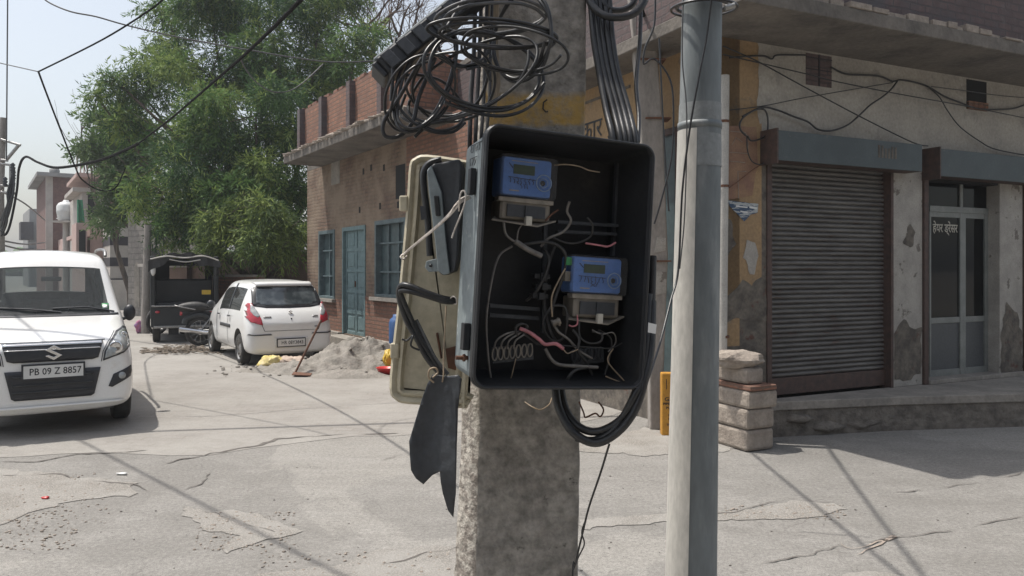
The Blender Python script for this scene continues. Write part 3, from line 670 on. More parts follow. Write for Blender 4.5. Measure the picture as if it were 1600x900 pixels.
b = MB(); b.cyl(cp(0, 0, 0), cp(0, 0, .42), .05); b.lathe([(.26, 0), (.24, .04), (.05, .06)], cp(0, 0, 0), (0, 0, 1)); b.build('pedestal', M['steel'], ch)
# plinth / raised step along the shop fronts
pl = MB()
base = [RR.p(t(1216, .12), .12, 0), RR.p(t(1400, .4), .42, 0), RR.p(t(1598, .85), .85, 0), RR.p(9.5, 1.3, 0), RR.p(9.5, -.05, 0), RR.p(tC, -.05, 0), RR.p(tC, .02, 0)]
pl.prism([Vector((q.x, q.y, 0)) for q in base], (0, 0, FL - .09)); pl.build('plinth_base', M['plinth_dark'], shop)
pl = MB(); base2 = [q + Vector((RR.n.x * .02, RR.n.y * .02, 0)) for q in base]
pl.prism([Vector((q.x, q.y, FL - .089)) for q in base2], (0, 0, .089)); pl.build('plinth_top', M['plinth'], shop, bevel=.01)
b = MB(); b.hexa(RR.p, tP1 + .07, tE1, -.3, .05, FL + .001, FL + .05); b.build('threshold', M['plinth'], shop, bevel=.006)
# unseen house added behind the camera: it closes off the sky the shop fronts look at
oh = thing('sky_blocker_house', 'unseen plain two storey house added behind the camera to shade the shop fronts', 'house', (6, -11, 0))
b = MB(); b.box(7, -15, 3.7, 24, 8, 7.4); b.build('wall', M['brick_mud'], oh)
b = MB(); b.box(7, -15, 7.5, 24.6, 8.6, .2); b.build('roof_slab', M['slab'], oh)  # roof of the added unseen sky blocker house
for k in range(5):
    b = MB(); b.box(-2.5 + k * 4.2, -10.98, 1.6 if k % 2 else 5.0, 1.2, .06, 1.4); b.build('window', M['teal_dark'], oh)
rnd = random.Random(8); b = MB(); x = tS0 + .1
while x < 6.5:                       # rough stones along the front of the plinth
    k = (x - tS0) / (tE1 - tS0); w = .14 + .72 * max(0, k) ; L = rnd.uniform(.2, .5)
    b.blob(RR.p(x + L / 2, w - .02, rnd.uniform(.06, .18)), (L * .55, .09, rnd.uniform(.05, .09)), 2, .3, 0, x * 3); x += L * .8
b.build('rubble_facing', M['plinth_dark'], shop)
# drain pipe
pp = thing('drain_pipe', 'cream plastic drain pipe at the corner of the ochre wall', 'pipe', tuple(RR.pp(1129, 560, .08)))
b = MB(); b.cyl(RR.pp(1128, 560, .08), RR.pp(1132, 118, .08), .047, 20); b.build('pipe', M['pvc'], pp)
for y in (190, 291, 526):
    b = MB(); q = RR.pp(1131, y, .08); b.cyl(q - Vector((0, 0, .012)), q + Vector((0, 0, .012)), .052, 20); b.hexa(lambda a, w, z, q=q: Vector((q.x + RR.u.x * a + RR.n.x * w, q.y + RR.u.y * a + RR.n.y * w, q.z + z)), -.09, .09, -.077, -.07, -.015, .015); b.build('clamp', M['rust'], pp)
# rubble pedestal by the corner
ped = thing('masonry_block', 'large cement rendered masonry block at the foot of the drain pipe', 'block', tuple(RR.pp(1165, 680, .35)))
zt0 = RR.z(1200, 610, .52); rnd = random.Random(17); a_ = tC - .12; z_ = 0
for hh in (.36, .34, .30):                     # rough courses, none quite flush with the next
    e_ = z_ + hh * zt0; b = MB(); b.hexa(RR.p, a_ + rnd.uniform(0, .02), t(1214, .5) - rnd.uniform(0, .03), .03, .52 - rnd.uniform(0, .03), z_ + .003, e_); b.build('course', M['stone'], ped, bevel=.03); z_ = e_
zt1 = RR.z(1200, 610, .52)
b = MB(); b.hexa(RR.p, tC - .1, t(1212, .5) - .01, .05, .53, zt1 + .002, zt1 + .05); tag(b.build('stone_slab', M['brick_red'], None, bevel=.012), 'thin flat red stone slab on the masonry block', 'stone')
b = MB(); b.hexa(RR.p, tC - .08, t(1203, .5) - .03, .06, .46, zt1 + .053, zt1 + .20); tag(b.build('stone_block', M['stone'], None, bevel=.03), 'squared broken stone in the middle of the stack by the shutter', 'stone')
b = MB(); q = RR.pp(1156, 562, .3); b.blob((q.x - .04, q.y, zt1 + .27), (.25, .15, .085), 3, .16, 0, 9, smooth=False); tag(b.build('rough_stone', M['stone']), 'rough jagged stone lying topmost on the stack', 'stone')

# ------------------------------------------------------------------ brick house (middle)
uB = (.539, -.842); nB = (-.842, -.539)
BB = Fr((-3.16, 15.5), uB, nB)
bh = thing('brick_house', 'single storey brick house with teal door and windows and a projecting slab with brick parapet', 'house', tuple(BB.p(0, 0, 0)))
bt = BB.t
B0, B1, B2 = bt(480), bt(634), 6.3
Zj = 3.94
holes = [(499, 523, 362, 466, 'w'), (536, 571, 356, 525, 'd'), (587, 634, 345, 465, 'w')]
b = MB(); edges = [B0]; hs = []
for x0, x1, y0, y1, k in holes:
    a0, a1 = bt(x0), bt(x1); xm_ = (x0 + x1) / 2
    z0, z1 = BB.z(xm_, y1), BB.z(xm_, y0)
    if k == 'd': z0 = .3
    hs.append((a0, a1, z0, z1, k))
cur = B0
for a0, a1, z0, z1, k in hs:
    b.hexa(BB.p, cur, a0, -.3, 0, .0, Zj); b.hexa(BB.p, a0, a1, -.3, 0, z1, Zj); b.hexa(BB.p, a0, a1, -.3, 0, 0, z0); cur = a1
b.hexa(BB.p, cur, B1 + .05, -.3, 0, 0, Zj)
b.hexa(BB.p, B0, B0 + .3, -5, -.3, 0, Zj); b.hexa(BB.p, B0, B2, -5.3, -5, 0, Zj)
b.build('front_wall', M['brick_mud'], bh)
b = MB(); b.hexa(BB.p, B1 + .05, B2, -.3, .01, 0, 4.1); b.hexa(BB.p, B2 - .3, B2, -5, -.3, 0, 4.1); b.build('bare_brick_wall', M['brick_lit'], bh)
b = MB(); b.hexa(BB.p, B1 - .42, B1 - .02, .002, .006, 2.9, 3.5); b.build('recess', M['dark_room'], bh)
# lower red brick dado
cur = B0; b = MB()
for a0, a1, z0, z1, k in hs:
    b.hexa(BB.p, cur, a0, 0, .012, .32, z0 + (.0 if k == 'w' else .7)); 
    if k == 'w': b.hexa(BB.p, a0, a1, 0, .012, .32, z0 - .06)
    cur = a1
    b.build('brick_dado', M['brick_lit'], bh); b = MB()
b = MB(); b.hexa(BB.p, B0, hs[1][0] - .05, 0, .10, 0, .32); b.hexa(BB.p, hs[1][1] + .05, B2, .011, .10, 0, .32); b.hexa(BB.p, hs[1][0] - .05, hs[1][1] + .05, 0, .35, 0, .28); b.build('plinth', M['plinth'], bh, bevel=.01)
for a0, a1, z0, z1, k in hs:
    f = MB(); fw = .05
    f.hexa(BB.p, a0 - .02, a0 + fw, -.12, .02, z0, z1 + .03); f.hexa(BB.p, a1 - fw, a1 + .02, -.12, .02, z0, z1 + .03); f.hexa(BB.p, a0 + fw, a1 - fw, -.12, .02, z1 - fw, z1 + .03)
    if k == 'w':
        f.hexa(BB.p, a0 + fw, a1 - fw, -.12, .02, z0, z0 + fw)
        o = f.build('window', M['teal_window'], bh, bevel=.004)
        g = MB(); g.hexa(BB.p, a0 + fw, a1 - fw, -.11, -.10, z0 + fw, z1 - fw); g.build('shutter_panel', M['teal_dark'], o)
        g = MB(); nv = 2 if a1 - a0 < 1.3 else 3
        nv = 2 if x0 < 0 else (2 if a0 < 0 else 3)
        for j in range(1, nv): q = a0 + (a1 - a0) * j / nv; g.hexa(BB.p, q - .018, q + .018, -.10, -.06, z0 + fw, z1 - fw)
        for j in range(1, 3): q = z0 + (z1 - z0) * (j / 3 + (.05 if j == 2 else 0)); g.hexa(BB.p, a0 + fw, a1 - fw, -.099, -.055, q - .016, q + .016)
        g.build('mullion', M['teal_window'], o)
        g = MB(); g.hexa(BB.p, a0 - .1, a1 + .1, .0, .10, z0 - .07, z0 - .005); g.build('sill', M['plinth'], o)
    else:
        o = f.build('door', M['teal'], bh, bevel=.004)
        mid = (a0 + a1) / 2
        for q0, q1 in ((a0 + fw, mid - .006), (mid + .006, a1 - fw)):
            g = MB(); g.hexa(BB.p, q0, q1, -.09, -.06, z0, z1 - fw)
            lf = g.build('door_leaf', M['teal'], o)
            g = MB(); rows = 5; hh = (z1 - fw - z0) / rows
            for j in range(rows):
                wd = q1 - q0
                g.hexa(BB.p, q0 + .0, q0 + .06, -.06, -.045, z0 + j * hh, z0 + (j + 1) * hh); g.hexa(BB.p, q1 - .06, q1, -.06, -.045, z0 + j * hh, z0 + (j + 1) * hh); g.hexa(BB.p, q0 + .06, q1 - .06, -.06, -.046, z0 + j * hh, z0 + j * hh + .07)
                g.hexa(BB.p, q0 + .11, q1 - .11, -.06, -.050, z0 + j * hh + .12, z0 + (j + 1) * hh - .05)
            g.build('raised_panel', M['teal'], lf, bevel=.006)
        g = MB(); q = BB.p(mid, -.03, z0 + 1.1); g.tube([q, q + Vector((0, 0, -.12))], .012); g.build('latch', M['rust'], o)
b = MB(); q0, q1 = bt(518), bt(531); b.hexa(BB.p, q0, q1, -.01, .008, BB.z(524, 288), BB.z(524, 252)); b.build('ventilator', M['plinth'], bh)
b = MB(); rnd = random.Random(9)
for x, y in ((568, 268), (580, 262), (562, 328), (594, 322), (622, 320), (600, 262)):
    q = bt(x); z = BB.z(x, y); b.hexa(BB.p, q - .04, q + .04, -.01, .005, z - .06, z + .06)
    b.build('putlog_hole', M['dark_room'], bh); b = MB()
# projecting slab and parapet
OVB = .85
C0, C1 = bt(443, OVB), bt(640, .7)
b = MB(); b.hexa(BB.p, B0, B1 + .1, -5.3, 0, Zj + .001, Zj + .15); b.hexa(BB.p, C0, C1 + .1, 0, OVB, Zj + .001, Zj + .15)
b.build('slab', M['slab'], bh, bevel=.01)
PW = .62
pz0 = Zj + .152; pz1 = pz0 + .93
tP0, tPe = bt(468, PW), bt(640, PW)
b = MB(); b.hexa(BB.p, tP0, tPe, PW - .12, PW, pz0, pz1); b.hexa(BB.p, tPe - .12, tPe, -5.2, PW - .12, pz0, pz1 + .0); b.hexa(BB.p, tP0, tP0 + .12, -2, PW - .12, pz0, pz1)
b.build('parapet', M['brick_red'], bh)
for x in (474, 508, 552, 601):
    q = bt(x, PW); b = MB(); b.hexa(BB.p, q - .08, q + .10, PW, PW + .11, pz0, pz1 + .01); b.build('parapet_pier', M['brick_dark'], bh)  # shade on the piers is put into their darker brick colour
b = MB(); rnd = random.Random(11); x = C0 + .05
while x < C1:
    L = rnd.uniform(.05, .2); b.blob(BB.p(x, OVB - rnd.uniform(.0, .08), Zj + .17), (L, .07, rnd.uniform(.02, .045)), 1, .4, 0, x * 5); x += L * .9
b.build('slab_edge_rubble', M['stone'], bh)

x = tP0                                   # uneven last course of the parapet
while x < tPe - .12:
    L = rnd.choice((.11, .22, .22))
    if rnd.random() < .6: b = MB(); b.hexa(BB.p, x, x + L - .012, PW - .115 + rnd.uniform(-.01, .01), PW - rnd.uniform(-.008, .02), pz1 + .001, pz1 + rnd.uniform(.05, .07)); b.build('loose_brick', M['brick_red'], bh, bevel=.006)
    x += L
q = 0
while q < 3:
    if rnd.random() < .6: b = MB(); b.hexa(BB.p, tPe - .115, tPe - rnd.uniform(-.005, .015), PW - .35 - q, PW - .14 - q, pz1 + .001, pz1 + rnd.uniform(.05, .07)); b.build('loose_brick', M['brick_red'], bh, bevel=.006)
    q += .225
# boundary walls, yard wall and grey arched house beyond
def wall(name, label, cat, x0, x1, Y0, Y1, ytop, m, thick=.25, z=None, coping=None):
    a = P(x0, 420, Y0); c = P(x1, 420, Y1); u = Vector((c.x - a.x, c.y - a.y)); fr = Fr((a.x, a.y), u, (u.y, -u.x)); L = u.length
    zt = z if z else H + (HY - ytop) * (Y0 + Y1) / 2 / F
    th = thing(name, label, cat, (a.x, a.y, 0)); b = MB(); b.hexa(fr.p, 0, L, -thick, 0, 0, zt); b.build('masonry', m, th)
    b = MB(); b.hexa(fr.p, -.02, L + .02, -thick - .03, .03, zt + .001, zt + .06); b.build('coping', coping or M['plinth'], th, bevel=.008)
    return th, fr, L, zt
wall('yard_wall', 'brown plastered yard wall behind the tree trunks', 'wall', 268, 482, 22, 19.5, 396, M['brown_wall'])
wall('low_brick_wall', 'low rough red brick wall between the three-wheeler and the white hatchback', 'wall', 334, 404, 18.8, 18.4, 433, M['brick_lit'])
wall('stepped_wall', 'stepped brown wall end above the three-wheeler canopy', 'wall', 256, 292, 21.6, 21.4, 418, M['brown_wall'])
gh, fr, L, zt = wall('grey_arched_wall', 'pale grey blockwork house wall with tall arched niches behind the grey utility pole', 'building', 200, 335, 27, 25, 330, M['grey_block'])
for q0, q1 in ((.35, .62), (.75, 1.02)):
    b = MB(); pts = [fr.p(q0, .012, .3), fr.p(q1, .012, .3)] + [fr.p((q0 + q1) / 2 + math.cos(R(a)) * (q1 - q0) / 2, .012, 1.6 + math.sin(R(a)) * .3) for a in range(0, 181, 20)]
    b.prism(pts, tuple(Vector((fr.n.x, fr.n.y, 0)) * -.03)); b.build('arched_niche', M['plinth'], gh)
b = MB(); b.hexa(fr.p, 1.25, 1.9, 0, .012, 1.85, 2.35); b.build('window_opening', M['dark_room'], gh)
b = MB(); b.hexa(fr.p, .98, 2.2, 0, .35, 1.72, 1.82); b.build('ledge', M['pale'], gh)
b = MB(); b.hexa(fr.p, 1.0, 2.1, 0, .02, .2, 1.7); b.build('dark_doorway', M['dark_room'], gh)

# ------------------------------------------------------------------ far houses along the street
def house(label, x0, x1, Y, ytop, m, m2=None, depth=9, wins=(), slabs=(), name='far_house', gw=4):
    """x0..x1 is the end face turned to the camera; the street front runs away from its left edge"""
    a = P(x0, 420, Y); c = P(x1, 420, Y + gw * 0 + (x1 - x0) * Y / F * .5)
    u = Vector((c.x - a.x, c.y - a.y)); L = u.length; fr = Fr((a.x, a.y), u, (u.y, -u.x))
    zt = H + (HY - ytop) * Y / F; th = thing(name, label, 'house', (a.x, a.y, 0), group='houses along the far street')
    b = MB(); b.hexa(fr.p, 0, L, -depth, 0, 0, zt); b.build('wall', m, th)
    for (u0, u1, z0, z1, mm) in wins:
        b = MB(); b.hexa(fr.p, u0 * L, u1 * L, .0, .03, z0, z1); b.build('window', M[mm], th)
    for (u0, u1, z0, z1, w, mm, nm) in slabs:
        b = MB(); b.hexa(fr.p, u0 * L, u1 * L, .001, w, z0, z1); b.build(nm, M[mm], th)
    return th, fr, L, zt
th, fr, L, zt = house('tall red brick house with a flat overhanging roof slab beyond the water tank', 72, 124, 46, 276, M['brick_far'], slabs=())
b = MB(); b.hexa(fr.p, -.5, L + .6, -9.3, .5, zt, zt + .22); b.build('roof_slab', M['grey_house'], th)
b = MB(); b.hexa(fr.p, -.02, .35, -.1, .03, 0, zt); b.build('corner_pillar', M['pale'], th)
b = MB(); b.blob(fr.p(L * .3, -1, zt + .45), (.3, .3, .25), 2, .1); b.build('roof_vent', M['grey_house'], th)
th, fr, L, zt = house('grey rendered house furthest down the street with dark balconies', 46, 74, 70, 326, M['grey_house'])
for z in (1.9, 4.3): b = MB(); b.hexa(fr.p, -.7, .3, -2, .4, z, z + 1.6); b.build('balcony', M['dark_stripe'], th)
b = MB(); b.hexa(fr.p, L * .5, L * .95, .01, .5, 2.6, 5.2); b.build('water_cooler', M['dark_stripe'], th)
th, fr, L, zt = house('pale plastered house with pink balconies and green netting under the tree', 128, 178, 37, 300, M['pale'])
for z, w, o_ in ((6.0, .9, -.3), (3.15, .9, -.3)):
    b = MB(); b.hexa(fr.p, o_, L, -5, w, z, z + .18); b.build('balcony_slab', M['pink'], th)
b = MB()
for i in range(12): q = -.3 + i * (L + .25) / 11; b.hexa(fr.p, q, q + .05, .8, .86, 6.18, 6.95)
b.hexa(fr.p, -.3, L, .78, .88, 6.95, 7.03); b.build('balustrade', M['pink'], th)
b = MB(); b.hexa(fr.p, .3, L, .86, .9, 3.33, 4.2); b.build('balcony_parapet', M['pink'], th)
b = MB(); b.hexa(fr.p, .25, .65, 0, .03, 4.0, 5.6); b.hexa(fr.p, 1.0, 1.5, 0, .03, 6.3, 7.6); b.build('window', M['dark_room'], th)
b = MB(); b.hexa(fr.p, -.4, L, -5, .2, zt, zt + .2); b.build('roof_slab', M['pale'], th)
b = MB()
b.grid(lambda u, v: fr.p(-.28 + .38 * u * (.6 + .4 * v), .92 + .08 * math.sin(u * 9), 4.9 - 1.7 * v), 12, 10); b.build('green_netting', M['green_cloth'], th)
th, fr, L, zt = house('pink plastered house with a low pink front wall beside the striped wall', 141, 175, 33, 354, M['pink'])
b = MB(); b.hexa(fr.p, -.55, -.15, -2, .3, 1.9, 3.6); b.build('balcony', M['pink'], th)
b = MB(); b.hexa(fr.p, -.45, -.2, .3, .32, 2.2, 3.3); b.build('window', M['dark_room'], th)
b = MB(); b.hexa(fr.p, .05, L, 0, .03, .0, 1.75); b.build('dark_gateway', M['dark_room'], th)
th, fr, L, zt = house('house front painted in broad white and dark horizontal stripes', 172, 214, 31, 334, M['pale'])
for z in (.9, 1.75, 2.6, 3.4): b = MB(); b.hexa(fr.p, -.01, L, -3, .02, z, z + .36); b.build('painted_stripe', M['dark_stripe'], th)
b = MB(); b.hexa(fr.p, 0, L, .3, .5, 0, 1.2); b.build('front_ledge', M['pale'], th)
# narrow houses filling the street
th, fr, L, zt = house('narrow white house with vertical pipes beside the water tank', 84, 100, 50, 352, M['pale'])
b = MB()
for k in range(3): q = fr.p(.1 + k * .3, .1, 0); b.cyl(q, q + Vector((0, 0, zt)), .06)
b.build('wall_pipe', M['grey_house'], th)
house('terracotta upper storey of a house half hidden behind the pale tree', 176, 236, 36, 296, M['brick_far'], wins=((.2, .4, 4.2, 5.2, 'dark_room'), (.6, .8, 4.2, 5.2, 'dark_room')))
house('cream two storey house in the gap between the water tank and the balconies', 104, 124, 52, 334, M['pale'], wins=((.2, .45, 3.4, 4.4, 'dark_room'), (.6, .85, 1.2, 2.4, 'dark_room')))
house('low pink house with a striped gate far down the street', 100, 143, 43, 372, M['pink'], wins=((.1, .3, .5, 2.4, 'dark_room'), (.55, .8, .8, 2.6, 'pale')))
# far tree line at the end of the street
b = MB(); rnd = random.Random(1)
for i in range(40): b.blob((-150 + i * 2.2 + rnd.uniform(-1, 1), 170 + rnd.uniform(-6, 6), 2.5), (3, 3, rnd.uniform(2.5, 4)), 2, .3, 0, i)
tag(b.build('distant_trees', M['leaf'][0]), 'distant low tree line at the end of the street', 'trees', kind='stuff')
# water tank
wt = thing('water_tank', 'round white water tank on a tall pipe stand above the far roofs', 'water tank', tuple(P(103, 420, 43)))
wt.location.z = 0; wloc[wt.name] = Vector(wt.location)
q = P(103, 345, 43); b = MB(); z0, z1 = q.z, P(103, 318, 43).z; hh = z1 - z0; r = 13 * 43 / 1200
b.lathe([(0, 0), (r * .8, 0), (r * .85, hh * .06), (r, hh * .5), (r * 1.03, hh * .55), (r, hh * .6), (r, hh * .85), (r * .75, hh * 1.02), (r * .3, hh * 1.12), (r * .28, hh * 1.2), (0, hh * 1.2)], (q.x, q.y, z0), (0, 0, 1), 28)
b.build('tank', M['white_tank'], wt)
b = MB(); b.lathe([(r * 1.01, hh * .1), (r * 1.04, hh * .12), (r * 1.01, hh * .14)], (q.x, q.y, z0), (0, 0, 1), 28); b.build('band', M['white_tank'], wt)
b = MB(); b.cyl((q.x, q.y, 0), (q.x, q.y, z0), .16); b.box(q.x, q.y, z0 - .06, 1.0, 1.0, .1); b.build('stand', M['pale'], wt)
text_obj('▪▪▪', lambda x, y, d: Vector((q.x + x, q.y - r - .01 - d, z0 + hh * .55 + y)), .25, M['grey_house'], wt, 'printed_mark', .01) if False else None
# ------------------------------------------------------------------ vehicles
def car_body(parent, st, glass_top, glass_side, wheels, wr, mats, subd=2):
    """st: stations (y, zbot, zbelt, zsh, ztop, W, Wsh) from the near end to the far end; returns body object and BVH"""
    bm = bmesh.new(); rings = []
    for (y, zb, zbelt, zsh, zt, W, Wsh) in st:
        half = [(0, zb), (W * .82, zb), (W * .985, zb + .07), (W, zb + (zbelt - zb) * .55), (W * .985, zbelt), (Wsh, zsh), (Wsh * .88, zsh + (zt - zsh) * .72), (Wsh * .45, zt - .008), (0, zt)]
        pts = half + [(-x, z) for x, z in half[-2:0:-1]]
        rings.append([bm.verts.new((x, y, z)) for x, z in pts])
    n = len(rings[0])
    for i in range(len(rings) - 1):
        for k in range(n):
            k2 = (k + 1) % n
            f = bm.faces.new((rings[i][k2], rings[i][k], rings[i + 1][k], rings[i + 1][k2])); f.smooth = True
            top = k in (6, 7, 8, 9); side = k in (4, 11)
            if (top and i in glass_top) or (side and i in glass_side): f.material_index = 1
    for r_, rev in ((rings[0], False), (rings[-1], True)):
        # cap with a strip grid so that subdivision stays clean
        h = n // 2
        for k in range(h):
            a, b_, c, d = r_[k], r_[k + 1], r_[(n - k - 1) % n], r_[(n - k) % n]
            vs = [v for q, v in enumerate((a, b_, c, d)) if v not in (a, b_, c, d)[:q]]
            if len(vs) > 2:
                f = bm.faces.new(vs if not rev else vs[::-1]); f.smooth = True
    me = bpy.data.meshes.new('body'); bm.normal_update(); bmesh.ops.recalc_face_normals(bm, faces=bm.faces); bm.to_mesh(me); bm.free()
    for m in mats: me.materials.append(m)
    o = bpy.data.objects.new('body_tmp', me); col.objects.link(o)
    s = o.modifiers.new('s', 'SUBSURF'); s.levels = subd; s.render_levels = subd
    cut = MB()
    for y in wheels:
        for sx in (-1, 1):
            W = max(s_[5] for s_ in st)
            cut.cyl((sx * (W - .24), y, wr + .02), (sx * (W + .2), y, wr + .02), wr + .06, 32, 0)
    co = cut.build('cutter', mats[2])
    bo = o.modifiers.new('b', 'BOOLEAN'); bo.object = co; bo.operation = 'DIFFERENCE'; bo.solver = 'EXACT'; bo.material_mode = 'TRANSFER'
    dg = bpy.context.evaluated_depsgraph_get(); dg.update()
    me2 = bpy.data.meshes.new_from_object(o.evaluated_get(dg))
    bpy.data.objects.remove(o); bpy.data.objects.remove(co)
    bm = bmesh.new(); bm.from_mesh(me2)
    bvh = BVHTree.FromBMesh(bm)
    gi = 1
    bg = bm.copy(); bmesh.ops.delete(bg, geom=[f for f in bg.faces if f.material_index != gi], context='FACES')
    bmesh.ops.delete(bm, geom=[f for f in bm.faces if f.material_index == gi], context='FACES')
    names = []
    me3 = bpy.data.meshes.new('body'); bm.to_mesh(me3); bm.free()
    for m in me2.materials: me3.materials.append(m)
    body = bpy.data.objects.new('body', me3); col.objects.link(body); body.parent = parent
    while len(me3.materials) < 3: me3.materials.append(mats[2])
    sd = body.modifiers.new('sd', 'SOLIDIFY'); sd.thickness = .025; sd.offset = -1; sd.material_offset = 2; sd.material_offset_rim = 2
    for p in me3.polygons: p.use_smooth = True
    wa = body.modifiers.new('wn', 'EDGE_SPLIT'); wa.split_angle = R(48)
    # panes: split into islands
    bg.verts.index_update(); seen = set()
    bg.faces.ensure_lookup_table()
    for f0 in bg.faces:
        if f0 in seen: continue
        isl = []; stack = [f0]; seen.add(f0)
        while stack:
            f = stack.pop(); isl.append(f)
            for e in f.edges:
                for g in e.link_faces:
                    if g not in seen: seen.add(g); stack.append(g)
        if len(isl) < 4: continue
        mb_ = MB(); ix = {}; vs = []
        for f in isl:
            for v in f.verts:
                if v not in ix: ix[v] = len(vs); vs.append(v.co.copy())
        mb_.add(vs, [tuple(ix[v] for v in f.verts) for f in isl], 0, None, True)
        c = sum(vs, Vector()) / len(vs)
        ymid = (st[0][0] + st[-1][0]) / 2
        nm = 'side_window' if abs(c.x) > .4 else ('windshield' if (c.y < ymid) == (parent.get('front_first', 1) == 1) else 'rear_window')
        mb_.build(nm, M['car_glass'], parent)
    bg.free()
    return body, bvh
def decal(parent, bvh, poly, side, m, name, off=.006, thick=.006, step=.04, label=None):
    """thin shaped panel laid on the body: poly in (x, z) for 'near' / 'far', in (y, z) for 'left' / 'right'"""
    ax = {'near': (Vector((0, 1, 0)), -3), 'far': (Vector((0, -1, 0)), 8), 'right': (Vector((-1, 0, 0)), 3), 'left': (Vector((1, 0, 0)), -3)}[side]
    bm = bmesh.new()
    vs = [bm.verts.new((a, b, 0)) for a, b in poly]; bm.faces.new(vs)
    xs = [p[0] for p in poly]; zs = [p[1] for p in poly]
    for lo, hi, ax_i in ((min(xs), max(xs), 0), (min(zs), max(zs), 1)):
        q = lo + step
        while q < hi:
            no = (1, 0, 0) if ax_i == 0 else (0, 1, 0); co = (q, 0, 0) if ax_i == 0 else (0, q, 0)
            bmesh.ops.bisect_plane(bm, geom=bm.verts[:] + bm.edges[:] + bm.faces[:], plane_co=co, plane_no=no); q += step
    for v in bm.verts:
        a, b = v.co.x, v.co.y
        o_ = Vector((a, ax[1], b)) if side in ('near', 'far') else Vector((ax[1], a, b))
        hit, nn, _, d = bvh.ray_cast(o_, ax[0])
        if hit is None: hit, nn, _, d = bvh.find_nearest(Vector((a, {'near': 0, 'far': 3.6}.get(side, 0), b)) if side in ('near', 'far') else Vector(({'left': -.75, 'right': .75}[side], a, b)))
        v.co = hit - ax[0] * off
    bmesh.ops.recalc_face_normals(bm, faces=bm.faces)
    me = bpy.data.meshes.new(name); bm.to_mesh(me); bm.free(); me.materials.append(m)
    f0 = me.polygons[0] if len(me.polygons) else None
    if f0 and sum((p.normal.dot(ax[0]) for p in me.polygons)) > 0: me.flip_normals()
    for p in me.polygons: p.use_smooth = True
    o = bpy.data.objects.new(name, me); col.objects.link(o); o.parent = parent
    s = o.modifiers.new('s', 'SOLIDIFY'); s.thickness = thick; s.offset = 1
    if label: o['label'] = label
    return o
def surf(bvh, x, z, side='near', off=.01):
    d = Vector((0, 1, 0)) if side == 'near' else Vector((0, -1, 0))
    h = bvh.ray_cast(Vector((x, -3 if side == 'near' else 8, z)), d)[0]
    return (h if h else Vector((x, 0, z))) - d * off
def wheel(parent, x, y, r, w=.17, side=1, cover=True):
    b = MB(); o = Vector((x - side * w / 2, y, r)); d = (side, 0, 0)
    b.lathe([(r * .55, 0), (r * .9, 0), (r * .985, w * .12), (r, w * .3), (r, w * .7), (r * .985, w * .88), (r * .9, w), (r * .66, w * .99)], o, d, 36)
    wh = b.build('wheel', M['tyre'], parent)
    b = MB(); b.lathe([(r * .68, w * .97), (r * .64, w * .9), (r * .60, w * .72), (r * .3, w * .86), (r * .12, w * .95), (0, w * .95)], o, d, 36); b.lathe([(r * .6, 0), (r * .5, w * .1), (0, w * .1)], o, d, 24); b.build('rim', M['rim'], wh)
    b = MB()
    for k in range(8):
        a = k * math.pi / 4; c = o + Vector((side * w * .86, math.cos(a) * r * .45, math.sin(a) * r * .45)); b.blob(c, (.012, .035, .035), 1, 0)
    b.build('slot', M['hole_dark'], wh)
    return wh
def plate(parent, txt, c, m4, w=.50, h=.12, ts=.092, sx=.86):
    """c: matrix placing the plate, x right, z up, facing -y"""
    b = MB(); b.box(0, 0, 0, w + .035, .012, h + .035, 0, m4); fr_ = b.build('number_plate', M['car_trim'], parent, bevel=.003)
    b = MB(); b.box(0, -.009, 0, w, .006, h, 0, m4); b.build('plate_face', M['plate'], fr_)
    text_obj(txt, lambda x, y, d: m4 @ Vector((x + .015, -.0125 - d, y)), ts, M['ink'], fr_, 'plate_number', .0005, sx, .0010)
    return fr_

# --- tall white hatchback, front to the camera
van = thing('white_hatchback', 'tall white hatchback facing the camera with dark grille, cut by the left edge', 'car', (-4.475, 7.5, 0), R(32.6), local=True)
ST = [(-.00, .30, .62, .80, .86, .54, .48), (.03, .24, .66, .86, .915, .66, .58), (.14, .22, .70, .90, .97, .72, .65), (.40, .22, .78, .97, 1.04, .745, .69),
      (.80, .22, .90, 1.06, 1.12, .75, .70), (.98, .22, .98, 1.10, 1.155, .75, .70), (1.06, .22, 1.0, 1.16, 1.22, .75, .69), (1.50, .22, 1.05, 1.68, 1.755, .75, .60), (1.60, .22, 1.05, 1.755, 1.84, .75, .585),
      (2.1, .22, 1.06, 1.79, 1.885, .75, .585), (2.9, .22, 1.07, 1.79, 1.88, .75, .58), (3.42, .22, 1.07, 1.75, 1.83, .745, .57), (3.56, .24, 1.0, 1.25, 1.32, .73, .60), (3.62, .3, .8, .95, 1.0, .66, .55)]
body, bv = car_body(van, ST, (5, 6, 11), (7, 8, 9, 10), (.78, 3.0), .30, [M['car_white'], M['car_glass'], M['interior']])
def sym(p): return [(-x, z) for x, z in p[::-1]]
